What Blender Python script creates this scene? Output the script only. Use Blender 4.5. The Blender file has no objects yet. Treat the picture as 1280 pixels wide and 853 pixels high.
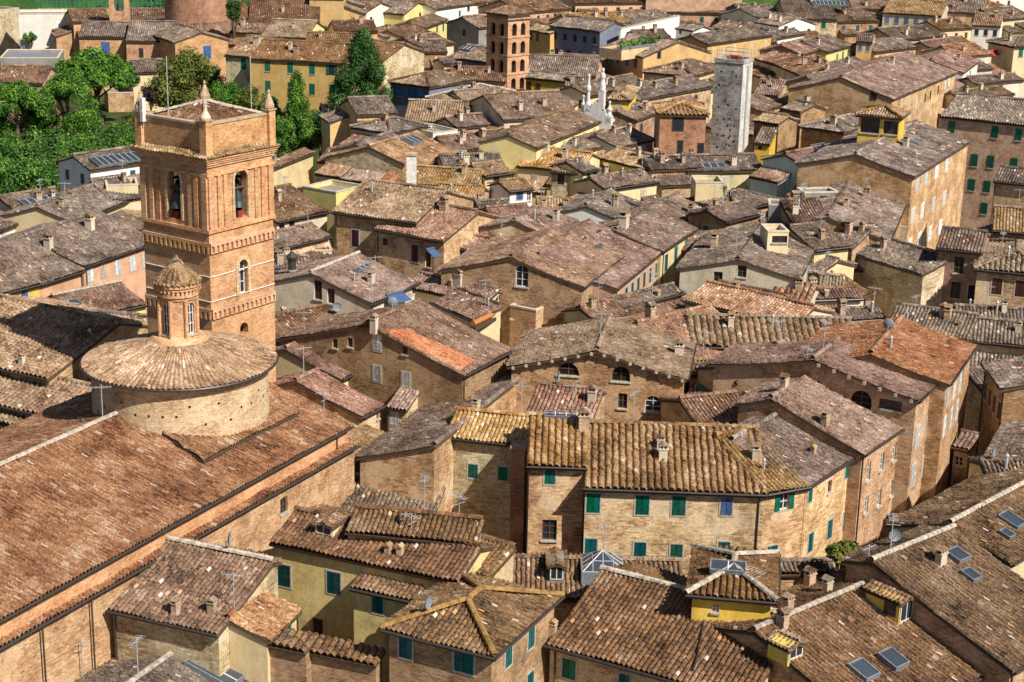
import bpy, math, random, re
import numpy as np
from mathutils import Matrix, Vector
R = math.radians
rng = np.random.default_rng(7)
random.seed(7)
scene = bpy.context.scene
COL = scene.collection

# ------------------------------------------------------------------ camera
CAM_H, PITCH, ROLL, F_PX = 60.0, 17.0, 1.3, 2140.0
cp, sp = math.cos(R(PITCH)), math.sin(R(PITCH))
FW = np.array([0, cp, -sp]); R0 = np.array([1.0, 0, 0]); U0 = np.array([0, sp, cp])
cr, sr = math.cos(R(ROLL)), math.sin(R(ROLL))
RT = cr*R0 + sr*U0
UP = -sr*R0 + cr*U0
CAM = np.array([0, 0, CAM_H])

def ray(p):
    d = FW*F_PX + RT*(p[0]-640) - UP*(p[1]-426.5)
    return d/np.linalg.norm(d)

def at(p, z):
    """where the sight line through a point of the photograph meets height z"""
    d = ray(p)
    return CAM + d*((z-CAM_H)/d[2])

def on_plane(p, o, n):
    d = ray(p)
    return CAM + d*(np.dot(o-CAM, n)/np.dot(d, n))

def to_px(w):
    v = np.asarray(w, float)-CAM
    k = F_PX/np.dot(v, FW)
    return (640+np.dot(v, RT)*k, 426.5-np.dot(v, UP)*k)

def z_at(xy, py):
    lo, hi = -60.0, 59.9
    for _ in range(50):
        m = (lo+hi)/2
        if to_px((xy[0], xy[1], m))[1] > py: lo = m
        else: hi = m
    return (lo+hi)/2

T0 = [0, 0]
def tile(c, r):
    T0[0] = (0, 320, 640, 960)[c]; T0[1] = (0, 213, 426, 640)[r]
def px(p):
    return (T0[0]+p[0]/4.0, T0[1]+p[1]/4.0)

# ------------------------------------------------------------------ materials
MATS = {}
def new_mat(name):
    m = bpy.data.materials.new(name); m.use_nodes = True
    nt = m.node_tree; b = nt.nodes['Principled BSDF']
    b.inputs['Roughness'].default_value = 0.9
    b.inputs['Specular IOR Level'].default_value = 0.2
    MATS[name] = m
    return m, nt, b
def ND(nt, t, **k):
    n = nt.nodes.new(t)
    for a, v in k.items(): setattr(n, a, v)
    return n
def ramp(nt, stops, interp='LINEAR'):
    n = nt.nodes.new('ShaderNodeValToRGB'); cr_ = n.color_ramp; cr_.interpolation = interp
    while len(cr_.elements) > 1: cr_.elements.remove(cr_.elements[-1])
    for i, (p, c) in enumerate(stops):
        e = cr_.elements[0] if i == 0 else cr_.elements.new(p)
        e.position = p; e.color = (*c, 1)
    return n
def mix(nt, a, b, fac, mode='MIX'):
    n = nt.nodes.new('ShaderNodeMix'); n.data_type = 'RGBA'; n.blend_type = mode
    for s, v in (('A', a), ('B', b)):
        sk = [i for i in n.inputs if i.name == s and i.type == 'RGBA'][0]
        if isinstance(v, tuple): sk.default_value = (*v, 1)
        else: nt.links.new(v, sk)
    if isinstance(fac, (int, float)): n.inputs[0].default_value = fac
    else: nt.links.new(fac, n.inputs[0])
    return [o for o in n.outputs if o.type == 'RGBA'][0]
def math_(nt, op, a, b=None):
    n = nt.nodes.new('ShaderNodeMath'); n.operation = op
    for i, v in enumerate((a, b)):
        if v is None: continue
        if isinstance(v, (int, float)): n.inputs[i].default_value = v
        else: nt.links.new(v, n.inputs[i])
    return n.outputs[0]

def hue_var(nt, col, amt_v=.25, amt_h=.02, amt_s=.2):
    oi = ND(nt, 'ShaderNodeObjectInfo')
    h = ND(nt, 'ShaderNodeHueSaturation')
    nt.links.new(col, h.inputs['Color'])
    r = oi.outputs['Random']
    nt.links.new(math_(nt, 'ADD', math_(nt, 'MULTIPLY', r, amt_v), 1-amt_v/2), h.inputs['Value'])
    f = math_(nt, 'FRACT', math_(nt, 'MULTIPLY', r, 17.3))
    nt.links.new(math_(nt, 'ADD', math_(nt, 'MULTIPLY', f, amt_h), .5-amt_h/2), h.inputs['Hue'])
    g = math_(nt, 'FRACT', math_(nt, 'MULTIPLY', r, 41.7))
    nt.links.new(math_(nt, 'ADD', math_(nt, 'MULTIPLY', g, amt_s), 1-amt_s/2), h.inputs['Saturation'])
    return h.outputs['Color']

def tile_mat(name, stops, lichen=.25, lcol=(.42, .25, .05), stain=.5):
    m, nt, b = new_mat(name)
    L = nt.links.new
    uv = ND(nt, 'ShaderNodeUVMap'); uv.uv_map = 'UVMap'
    fl = ND(nt, 'ShaderNodeVectorMath', operation='FLOOR'); L(uv.outputs[0], fl.inputs[0])
    oi = ND(nt, 'ShaderNodeObjectInfo')
    wn = ND(nt, 'ShaderNodeTexWhiteNoise', noise_dimensions='4D')
    L(fl.outputs[0], wn.inputs['Vector']); L(math_(nt, 'MULTIPLY', oi.outputs['Random'], 91), wn.inputs['W'])
    rp = ramp(nt, stops, 'CONSTANT' if False else 'LINEAR'); 
    tc = ND(nt, 'ShaderNodeTexCoord')
    n1 = ND(nt, 'ShaderNodeTexNoise', noise_dimensions='4D'); n1.inputs['Scale'].default_value = .42; n1.inputs['Detail'].default_value = 5
    L(tc.outputs['Object'], n1.inputs['Vector']); L(math_(nt, 'MULTIPLY', oi.outputs['Random'], 50), n1.inputs['W'])
    n4 = ND(nt, 'ShaderNodeTexNoise'); n4.inputs['Scale'].default_value = 5.5; n4.inputs['Detail'].default_value = 4; n4.inputs['Roughness'].default_value = .8
    L(tc.outputs['Object'], n4.inputs['Vector'])
    v = math_(nt, 'ADD', math_(nt, 'MULTIPLY', wn.outputs['Value'], .42), math_(nt, 'MULTIPLY', math_(nt, 'SUBTRACT', n1.outputs['Fac'], .5), 1.35))
    v = math_(nt, 'ADD', v, math_(nt, 'MULTIPLY', math_(nt, 'SUBTRACT', n4.outputs['Fac'], .5), 1.8))
    v = math_(nt, 'ADD', v, .30)
    L(v, rp.inputs['Fac'])
    col = rp.outputs['Color']
    # lichen and soot in patches
    n2 = ND(nt, 'ShaderNodeTexNoise', noise_dimensions='4D'); n2.inputs['Scale'].default_value = 3.6; n2.inputs['Detail'].default_value = 6; n2.inputs['Roughness'].default_value = .7
    L(tc.outputs['Object'], n2.inputs['Vector']); L(math_(nt, 'MULTIPLY', oi.outputs['Random'], 23), n2.inputs['W'])
    r2 = ramp(nt, [(.60-.22*lichen, (0, 0, 0)), (.72-.22*lichen, (1, 1, 1))]); L(n2.outputs['Fac'], r2.inputs['Fac'])
    col = mix(nt, col, lcol, math_(nt, 'MULTIPLY', r2.outputs['Color'], .75))
    n3 = ND(nt, 'ShaderNodeTexNoise'); n3.inputs['Scale'].default_value = 9; n3.inputs['Detail'].default_value = 5; n3.inputs['Roughness'].default_value = .75
    L(tc.outputs['Object'], n3.inputs['Vector'])
    r3 = ramp(nt, [(.34, (.22, .20, .18)), (.49, (1, 1, 1)), (.60, (1.08, 1.08, 1.08)), (.70, (1.5, 1.5, 1.5))]); L(n3.outputs['Fac'], r3.inputs['Fac'])
    col = mix(nt, col, r3.outputs['Color'], stain+.25, 'MULTIPLY')
    # odd replaced tiles
    w2 = ND(nt, 'ShaderNodeTexWhiteNoise', noise_dimensions='3D'); L(fl.outputs[0], w2.inputs['Vector'])
    col = mix(nt, col, (.50, .27, .16), math_(nt, 'GREATER_THAN', w2.outputs['Value'], .992))
    col = mix(nt, col, (.54, .47, .40), math_(nt, 'LESS_THAN', w2.outputs['Value'], .010))
    col = hue_var(nt, col, .34, .018, .35)
    L(col, b.inputs['Base Color'])
    return m

def wall_mat(name, stops, brick=None, mortar=(.45, .38, .28), stain=(.16, .12, .08), stain_amt=.5, scale=1.2, var=.25, fine=.5, patch=.55):
    m, nt, b = new_mat(name)
    L = nt.links.new
    tc = ND(nt, 'ShaderNodeTexCoord'); oi = ND(nt, 'ShaderNodeObjectInfo')
    uv = ND(nt, 'ShaderNodeUVMap'); uv.uv_map = 'UVMap'
    rnd = math_(nt, 'MULTIPLY', oi.outputs['Random'], 60)
    n1 = ND(nt, 'ShaderNodeTexNoise', noise_dimensions='4D'); n1.inputs['Scale'].default_value = scale*.45; n1.inputs['Detail'].default_value = 8; n1.inputs['Roughness'].default_value = .65
    mp = ND(nt, 'ShaderNodeMapping'); mp.inputs['Scale'].default_value = (1, 1, 1.2)
    L(tc.outputs['Object'], mp.inputs['Vector']); L(mp.outputs[0], n1.inputs['Vector']); L(rnd, n1.inputs['W'])
    rp = ramp(nt, stops)
    if brick:
        br = ND(nt, 'ShaderNodeTexBrick'); br.inputs['Scale'].default_value = 1
        br.inputs['Brick Width'].default_value = brick[0]; br.inputs['Row Height'].default_value = brick[1]
        br.inputs['Mortar Size'].default_value = brick[1]*.12; br.inputs['Mortar Smooth'].default_value = .3
        br.inputs['Color1'].default_value = (0, 0, 0, 1); br.inputs['Color2'].default_value = (1, 1, 1, 1); br.inputs['Mortar'].default_value = (.5, .5, .5, 1)
        br.inputs['Bias'].default_value = 0
        L(uv.outputs[0], br.inputs['Vector'])
        v = math_(nt, 'ADD', math_(nt, 'MULTIPLY', br.outputs['Color'], .55), math_(nt, 'MULTIPLY', n1.outputs['Fac'], 2.3))
        v = math_(nt, 'SUBTRACT', v, .88)
        L(v, rp.inputs['Fac'])
        col = mix(nt, rp.outputs['Color'], mortar, math_(nt, 'MULTIPLY', br.outputs['Fac'], .55))
        bp = ND(nt, 'ShaderNodeBump'); bp.inputs['Strength'].default_value = .5; bp.inputs['Distance'].default_value = .03
        inv = math_(nt, 'SUBTRACT', 1, br.outputs['Fac']); L(inv, bp.inputs['Height']); L(bp.outputs[0], b.inputs['Normal'])
    else:
        v = math_(nt, 'SUBTRACT', math_(nt, 'MULTIPLY', n1.outputs['Fac'], 2), .5)
        L(v, rp.inputs['Fac']); col = rp.outputs['Color']
    # fine mottling
    n2 = ND(nt, 'ShaderNodeTexNoise'); n2.inputs['Scale'].default_value = 5*scale; n2.inputs['Detail'].default_value = 5; n2.inputs['Roughness'].default_value = .7
    L(mp.outputs[0], n2.inputs['Vector'])
    r2 = ramp(nt, [(.32, (.34, .30, .26)), (.48, (1, 1, 1)), (.66, (1.4, 1.4, 1.4))]); L(n2.outputs['Fac'], r2.inputs['Fac'])
    col = mix(nt, col, r2.outputs['Color'], fine, 'MULTIPLY')
    if brick:
        n5 = ND(nt, 'ShaderNodeTexNoise', noise_dimensions='4D'); n5.inputs['Scale'].default_value = .38; n5.inputs['Detail'].default_value = 7; n5.inputs['Roughness'].default_value = .6
        L(tc.outputs['Object'], n5.inputs['Vector']); L(math_(nt, 'ADD', rnd, 9), n5.inputs['W'])
        r5 = ramp(nt, [(.54, (0, 0, 0)), (.57, (1, 1, 1))]); L(n5.outputs['Fac'], r5.inputs['Fac'])
        col = mix(nt, col, mix(nt, stops[-1][1], r2.outputs['Color'], .35, 'MULTIPLY'), math_(nt, 'MULTIPLY', r5.outputs['Color'], patch))
    # rain streaks and damp patches
    mp2 = ND(nt, 'ShaderNodeMapping'); mp2.inputs['Scale'].default_value = (1.1, 1.1, .22)
    n3 = ND(nt, 'ShaderNodeTexNoise', noise_dimensions='4D'); n3.inputs['Scale'].default_value = .8; n3.inputs['Detail'].default_value = 6; n3.inputs['Roughness'].default_value = .65
    L(tc.outputs['Object'], mp2.inputs['Vector']); L(mp2.outputs[0], n3.inputs['Vector']); L(rnd, n3.inputs['W'])
    r3 = ramp(nt, [(.5, (0, 0, 0)), (.72, (1, 1, 1))]); L(n3.outputs['Fac'], r3.inputs['Fac'])
    col = mix(nt, col, stain, math_(nt, 'MULTIPLY', r3.outputs['Color'], stain_amt))
    col = hue_var(nt, col, var, .015, .15)
    L(col, b.inputs['Base Color'])
    return m

def plain(name, c, rough=.7, var=.12, spec=.3, metal=0, noise=.35, nscale=6):
    m, nt, b = new_mat(name)
    L = nt.links.new
    tc = ND(nt, 'ShaderNodeTexCoord')
    n = ND(nt, 'ShaderNodeTexNoise'); n.inputs['Scale'].default_value = nscale; n.inputs['Detail'].default_value = 4
    L(tc.outputs['Object'], n.inputs['Vector'])
    r = ramp(nt, [(.3, (1-noise,)*3), (.7, (1+noise*.4,)*3)]); L(n.outputs['Fac'], r.inputs['Fac'])
    col = mix(nt, c, r.outputs['Color'], 1.0, 'MULTIPLY')
    if var: col = hue_var(nt, col, var, .01, .1)
    L(col, b.inputs['Base Color'])
    b.inputs['Roughness'].default_value = rough; b.inputs['Specular IOR Level'].default_value = spec
    b.inputs['Metallic'].default_value = metal
    return m

def slat_mat(name, c):
    m, nt, b = new_mat(name)
    L = nt.links.new
    tc = ND(nt, 'ShaderNodeTexCoord')
    w = ND(nt, 'ShaderNodeTexWave', bands_direction='Z', wave_profile='SAW'); w.inputs['Scale'].default_value = 3.2
    L(tc.outputs['Object'], w.inputs['Vector'])
    bp = ND(nt, 'ShaderNodeBump'); bp.inputs['Strength'].default_value = .8; bp.inputs['Distance'].default_value = .04
    L(w.outputs['Fac'], bp.inputs['Height']); L(bp.outputs[0], b.inputs['Normal'])
    n = ND(nt, 'ShaderNodeTexNoise'); n.inputs['Scale'].default_value = 3; n.inputs['Detail'].default_value = 4
    L(tc.outputs['Object'], n.inputs['Vector'])
    r = ramp(nt, [(.3, (.6, .6, .6)), (.7, (1.25, 1.25, 1.25))]); L(n.outputs['Fac'], r.inputs['Fac'])
    col = mix(nt, c, r.outputs['Color'], 1.0, 'MULTIPLY')
    L(hue_var(nt, col, .5, .03, .3), b.inputs['Base Color'])
    b.inputs['Roughness'].default_value = .6
    return m

def leaf_mat(name, stops):
    m, nt, b = new_mat(name)
    L = nt.links.new
    g = ND(nt, 'ShaderNodeNewGeometry'); tc = ND(nt, 'ShaderNodeTexCoord')
    n = ND(nt, 'ShaderNodeTexNoise'); n.inputs['Scale'].default_value = .5; n.inputs['Detail'].default_value = 3
    L(tc.outputs['Object'], n.inputs['Vector'])
    v = math_(nt, 'ADD', math_(nt, 'MULTIPLY', g.outputs['Random Per Island'], .5), math_(nt, 'MULTIPLY', n.outputs['Fac'], 1.7))
    v = math_(nt, 'SUBTRACT', v, .62)
    rp = ramp(nt, stops); L(v, rp.inputs['Fac']); L(rp.outputs['Color'], b.inputs['Base Color'])
    b.inputs['Roughness'].default_value = .55
    return m

ROOFS = {
 'grey': tile_mat('weathered grey tile', [(0, (0.025, 0.018, 0.017)), (.22, (0.086, 0.063, 0.050)), (.5, (0.175, 0.131, 0.106)), (.72, (0.252, 0.188, 0.147)), (1, (0.458, 0.382, 0.338))], .12, (.36, .25, .09)),
 'pink': tile_mat('pale pink tile', [(0, (0.044, 0.026, 0.018)), (.25, (0.132, 0.077, 0.057)), (.5, (0.236, 0.149, 0.114)), (.75, (0.326, 0.220, 0.172)), (1, (0.478, 0.383, 0.333))], .05, (.4, .28, .12), .35),
 'terra': tile_mat('terracotta tile', [(0, (0.062, 0.031, 0.018)), (.25, (0.189, 0.097, 0.057)), (.5, (0.326, 0.174, 0.101)), (.75, (0.441, 0.268, 0.166)), (1, (0.609, 0.478, 0.359))], .04, (.42, .26, .1), .4),
 'brown': tile_mat('brown tile', [(0, (0.024, 0.014, 0.011)), (.25, (0.087, 0.051, 0.032)), (.5, (0.167, 0.101, 0.065)), (.72, (0.258, 0.142, 0.076)), (.86, (0.263, 0.196, 0.147)), (1, (0.429, 0.332, 0.261))], .18, (.38, .22, .05)),
 'lichen': tile_mat('ochre lichen tile', [(0, (0.048, 0.028, 0.014)), (.25, (0.174, 0.098, 0.047)), (.5, (0.324, 0.198, 0.094)), (.75, (0.442, 0.290, 0.155)), (1, (0.647, 0.509, 0.339))], .26, (.44, .27, .06)),
 'beige': tile_mat('beige tile', [(0, (0.044, 0.028, 0.018)), (.25, (0.147, 0.095, 0.059)), (.5, (0.270, 0.184, 0.119)), (.75, (0.356, 0.250, 0.165)), (1, (0.516, 0.409, 0.314))], .2, (.42, .29, .09)),
 'orange': tile_mat('new orange tile', [(0, (0.185, 0.043, 0.011)), (.3, (0.392, 0.106, 0.029)), (.6, (0.534, 0.160, 0.043)), (1, (0.655, 0.331, 0.166))], .0, (.4, .26, .1), .25),
}
W_ = wall_mat
WALLS = {
 'tan': W_('tan brick and stone', [(0, (0.170, 0.093, 0.045)), (.3, (0.360, 0.209, 0.104)), (.55, (0.520, 0.326, 0.171)), (.8, (0.640, 0.446, 0.252)), (1, (0.720, 0.567, 0.378))], (.42, .14)),
 'stone': W_('pale stone', [(0, (.20, .13, .07)), (.3, (.40, .29, .165)), (.6, (.56, .44, .27)), (1, (.72, .63, .46))], (.5, .2), fine=.65),
 'brown': W_('brown brick', [(0, (0.100, 0.051, 0.027)), (.3, (0.240, 0.126, 0.063)), (.6, (0.360, 0.195, 0.099)), (1, (0.520, 0.335, 0.198))], (.36, .12)),
 'red': W_('red brick', [(0, (.16, .07, .04)), (.3, (.32, .135, .07)), (.6, (.44, .20, .10)), (1, (.55, .32, .19))], (.32, .11)),
 'tower': W_('orange brick', [(0, (0.288, 0.134, 0.063)), (.3, (0.474, 0.240, 0.113)), (.6, (0.618, 0.331, 0.164)), (1, (0.742, 0.470, 0.260))], (.32, .12), stain_amt=.3, patch=.2),
 'drum': W_('pale brick', [(0, (.30, .18, .10)), (.3, (.48, .31, .18)), (.6, (.62, .43, .26)), (1, (.74, .58, .40))], (.32, .12), stain_amt=.15, patch=.2),
 'mouldy': W_('mouldy yellow plaster', [(0, (0.300, 0.250, 0.121)), (.3, (0.600, 0.480, 0.203)), (.6, (0.740, 0.600, 0.270)), (1, (0.800, 0.680, 0.432))], None, stain=(.12, .12, .07), stain_amt=.7, scale=.8, fine=.35),
 'yellow': W_('yellow plaster', [(0, (.52, .35, .06)), (.5, (.68, .48, .08)), (1, (.76, .60, .20))], None, stain_amt=.35, fine=.3),
 'lemon': W_('lemon plaster', [(0, (.62, .52, .16)), (.5, (.76, .66, .26)), (1, (.8, .72, .38))], None, stain_amt=.12, fine=.15),
 'ochre': W_('ochre plaster', [(0, (.52, .31, .11)), (.5, (.64, .42, .17)), (1, (.72, .52, .26))], None, stain_amt=.38, fine=.35),
 'cream': W_('cream plaster', [(0, (.52, .40, .22)), (.5, (.68, .55, .32)), (1, (.76, .66, .44))], None, stain_amt=.22, fine=.25),
 'white': W_('white plaster', [(0, (.66, .62, .54)), (.5, (.78, .75, .68)), (1, (.82, .80, .75))], None, stain_amt=.15, fine=.15),
 'salmon': W_('salmon plaster', [(0, (.44, .25, .15)), (.5, (.58, .36, .23)), (1, (.66, .46, .32))], None, stain_amt=.3, fine=.3),
 'orange': W_('orange brick wall', [(0, (0.200, 0.098, 0.045)), (.3, (0.360, 0.195, 0.095)), (.6, (0.500, 0.298, 0.153)), (1, (0.680, 0.474, 0.297))], (.36, .13), stain_amt=.5, fine=.65),
 'grey': W_('grey plaster', [(0, (.16, .15, .14)), (.5, (.25, .24, .23)), (1, (.34, .33, .31))], None, fine=.25),
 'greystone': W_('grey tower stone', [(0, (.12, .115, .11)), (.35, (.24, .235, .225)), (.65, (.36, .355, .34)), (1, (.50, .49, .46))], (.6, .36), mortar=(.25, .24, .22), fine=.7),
 'whitestone': W_('white tower stone', [(0, (.42, .40, .36)), (.5, (.60, .58, .54)), (1, (.72, .70, .66))], (.6, .36), mortar=(.4, .38, .34), fine=.4),  # the tower stone again, paler: sunlight on one face put into the colour
 'stucco': W_('stained stucco', [(0, (.36, .29, .2)), (.4, (.58, .50, .38)), (1, (.74, .67, .55))], None, stain=(.25, .2, .14), stain_amt=.55, fine=.45),
 'mint': W_('mint plaster', [(0, (0.486, 0.625, 0.546)), (.5, (0.621, 0.750, 0.650)), (1, (0.743, 0.850, 0.754))], None, stain_amt=.15, fine=.15),
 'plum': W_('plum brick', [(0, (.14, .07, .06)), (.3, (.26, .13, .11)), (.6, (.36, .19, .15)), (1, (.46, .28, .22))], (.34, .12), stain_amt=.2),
 'rose': W_('rose brick', [(0, (.26, .14, .09)), (.3, (.42, .24, .16)), (.6, (.54, .34, .23)), (1, (.64, .47, .34))], (.34, .12), stain_amt=.25),
 'slate': W_('slate blue plaster', [(0, (.12, .13, .17)), (.5, (.18, .195, .26)), (1, (.25, .27, .34))], None, fine=.3),  # blue shade on walls painted into the plaster colour
}
SH = {'g': slat_mat('green shutter paint', (.012, .17, .105)), 't': slat_mat('teal shutter paint', (.02, .15, .16)), 'b': slat_mat('brown shutter paint', (.11, .05, .03)), 'p': slat_mat('plum shutter paint', (.09, .03, .055)),
      'w': slat_mat('white shutter paint', (.84, .84, .84)), 'u': slat_mat('blue shutter paint', (.10, .19, .42)), 'k': slat_mat('dark shutter paint', (.03, .03, .035)), 'c': slat_mat('cream shutter paint', (.72, .60, .42))}
M_GLASS = plain('window glass', (.025, .032, .042), .08, .0, .6, 0, .1)
M_SKYGLASS = plain('skylight glass', (.05, .065, .085), .15, .3, .7, 0, .15)
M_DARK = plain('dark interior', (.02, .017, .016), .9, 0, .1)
M_WOOD = plain('dark eave wood', (.10, .065, .04), .85, .2)
M_FRAME = plain('white window frame', (.72, .71, .68), .5, .1)
M_FRAMEB = plain('brown window frame', (.14, .08, .045), .6, .1)
M_SILL = plain('stone sill', (.5, .45, .37), .85, .2)
M_METAL = plain('dark gutter metal', (.055, .045, .04), .45, .2, .5)
M_STEEL = plain('galvanised steel', (.42, .43, .44), .4, .15, .5)
M_LEAD = plain('lead sheet', (.22, .24, .27), .5, .2)
M_WHITE = plain('white paint', (.76, .75, .72), .6, .1)
M_MORT = plain('ridge mortar', (.50, .43, .35), .95, .3, .2, 0, .5, 3)
M_MORTL = plain('lichen ridge mortar', (.32, .19, .06), .95, .25, .2, 0, .55, 2.5)
M_CHIM = W_('chimney brick', [(0, (.25, .14, .09)), (.5, (.46, .31, .21)), (1, (.62, .48, .36))], (.3, .1))
M_CHIMP = W_('chimney plaster', [(0, (.45, .37, .28)), (.5, (.60, .51, .40)), (1, (.72, .66, .56))], None)
M_MARBLE = plain('white marble', (.72, .71, .69), .5, .05, .4, 0, .25, 1.5)
M_RED = plain('red painted fascia', (.30, .045, .03), .7, .1)
M_BLUE = plain('blue tarpaulin', (.07, .12, .24), .7, .1)
M_BRONZE = plain('verdigris bronze', (.05, .075, .07), .5, .1, .5, .4)
M_CONC = plain('roof screed', (.34, .30, .26), .95, .2, .2, 0, .4, 2)

# ------------------------------------------------------------------ mesh collector
class MB:
    def __init__(s): s.v = []; s.f = []; s.m = []; s.uv = []; s.mats = []; s.n = 0; s.blocks = []
    def mi(s, mat):
        if mat not in s.mats: s.mats.append(mat)
        return s.mats.index(mat)
    def face(s, pts, mat, uv=None):
        i = s.n
        s.v.extend([tuple(map(float, p)) for p in pts]); s.n += len(pts)
        s.f.append(tuple(range(i, i+len(pts)))); s.m.append(s.mi(mat))
        s.uv.append([tuple(u) for u in uv] if uv is not None else [(p[0]+p[1], p[2]) for p in pts])
    def mesh(s, verts, faces, mat):
        i = s.n
        vs = [tuple(map(float, p)) for p in verts]
        s.v.extend(vs); s.n += len(vs); k = s.mi(mat)
        for f in faces:
            s.f.append(tuple(i+j for j in f)); s.m.append(k); s.uv.append([(vs[j][0]+vs[j][1], vs[j][2]) for j in f])
    def box(s, x0, x1, y0, y1, z0, z1, mat):
        v = [(x, y, z) for z in (z0, z1) for y in (y0, y1) for x in (x0, x1)]
        s.mesh(v, [(0, 2, 3, 1), (4, 5, 7, 6), (0, 1, 5, 4), (2, 6, 7, 3), (0, 4, 6, 2), (1, 3, 7, 5)], mat)
    def hull(s, bottom, top, mat):
        n = len(bottom)
        s.mesh(list(bottom)+list(top), [tuple(range(n))[::-1], tuple(range(n, 2*n))]+[(i, (i+1) % n, n+(i+1) % n, n+i) for i in range(n)], mat)
    def ring(s, inner, outer, put, a, b, mat):
        """a closed band between two outlines, from a to b along its third direction"""
        n = len(inner); v = [put(x, z, a) for x, z in inner]+[put(x, z, a) for x, z in outer]+[put(x, z, b) for x, z in inner]+[put(x, z, b) for x, z in outer]
        f = []
        for i in range(n):
            j = (i+1) % n
            f += [(i, j, n+j, n+i), (2*n+i, 3*n+i, 3*n+j, 2*n+j), (i, 2*n+i, 2*n+j, j), (n+i, n+j, 3*n+j, 3*n+i)]
        s.mesh(v, f, mat)
    def sqring(s, x0, x1, y0, y1, e, i_, z0, z1, mat):
        s.ring([(x0+i_, y0+i_), (x1-i_, y0+i_), (x1-i_, y1-i_), (x0+i_, y1-i_)], [(x0-e, y0-e), (x1+e, y0-e), (x1+e, y1+e), (x0-e, y1+e)], lambda x, y, z: (x, y, z), z0, z1, mat)
    def lathe(s, prof, mat, n=24, c=(0, 0, 0), cap=True):
        v = []
        for r_, z in prof:
            for i in range(n):
                a = 2*math.pi*i/n
                v.append((c[0]+r_*math.cos(a), c[1]+r_*math.sin(a), c[2]+z))
        f = []
        for j in range(len(prof)-1):
            for i in range(n):
                f.append((j*n+i, j*n+(i+1) % n, (j+1)*n+(i+1) % n, (j+1)*n+i))
        if cap:
            f.append(tuple(range(n))[::-1]); f.append(tuple(range((len(prof)-1)*n, len(prof)*n)))
        s.mesh(v, f, mat)
    def tube(s, a, b, r_, mat, n=6, r2=None):
        a = np.array(a, float); b = np.array(b, float); d = b-a; L_ = np.linalg.norm(d); d = d/L_
        h = np.array([0, 0, 1.0]) if abs(d[2]) < .9 else np.array([1.0, 0, 0])
        u = np.cross(d, h); u /= np.linalg.norm(u); w = np.cross(d, u)
        r2 = r_ if r2 is None else r2
        v = [a+r_*(math.cos(t)*u+math.sin(t)*w) for t in np.linspace(0, 2*math.pi, n, endpoint=False)]
        v += [b+r2*(math.cos(t)*u+math.sin(t)*w) for t in np.linspace(0, 2*math.pi, n, endpoint=False)]
        s.mesh(v, [(i, (i+1) % n, n+(i+1) % n, n+i) for i in range(n)]+[tuple(range(n))[::-1], tuple(range(n, 2*n))], mat)
    def grid(s, V, Fq, UVq, mat):
        s.blocks.append((V, Fq, UVq, s.mi(mat)))
    def build(s, name, parent=None, smooth=False):
        nv = [np.array(s.v, dtype=np.float32).reshape(-1, 3)]
        loops = [np.fromiter((j for f in s.f for j in f), dtype=np.int32)]
        tot = [np.array([len(f) for f in s.f], dtype=np.int32)]
        mi = [np.array(s.m, dtype=np.int32)]
        uv = [np.array([u for q in s.uv for u in q], dtype=np.float32).reshape(-1, 2)]
        off = s.n
        for V, Fq, UVq, k in s.blocks:
            nv.append(V.astype(np.float32)); loops.append((Fq+off).astype(np.int32).ravel())
            tot.append(np.full(len(Fq), Fq.shape[1], dtype=np.int32)); mi.append(np.full(len(Fq), k, dtype=np.int32))
            uv.append(UVq.astype(np.float32).reshape(-1, 2)); off += len(V)
        V = np.concatenate(nv); Lp = np.concatenate(loops); Tt = np.concatenate(tot)
        me = bpy.data.meshes.new(name)
        me.vertices.add(len(V)); me.vertices.foreach_set('co', V.ravel())
        me.loops.add(len(Lp)); me.loops.foreach_set('vertex_index', Lp)
        me.polygons.add(len(Tt))
        st = np.zeros(len(Tt), dtype=np.int32); st[1:] = np.cumsum(Tt)[:-1]
        me.polygons.foreach_set('loop_start', st)
        me.polygons.foreach_set('material_index', np.concatenate(mi))
        ul = me.uv_layers.new(name='UVMap'); ul.data.foreach_set('uv', np.concatenate(uv).ravel())
        for m in s.mats: me.materials.append(m)
        me.update(calc_edges=True); me.validate()
        me.polygons.foreach_set('use_smooth', np.full(len(me.polygons), bool(smooth)))
        o = bpy.data.objects.new(name, me); COL.objects.link(o)
        if parent is not None: o.parent = parent
        return o

def tag(o, label=None, cat=None, group=None, kind=None):
    if label: o['label'] = label
    if cat: o['category'] = cat
    if group: o['group'] = group
    if kind: o['kind'] = kind
    return o
def empty(name, loc=(0, 0, 0), rz=0):
    o = bpy.data.objects.new(name, None); COL.objects.link(o)
    o.location = loc; o.rotation_euler = (0, 0, rz); o.empty_display_size = .3
    return o

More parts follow.
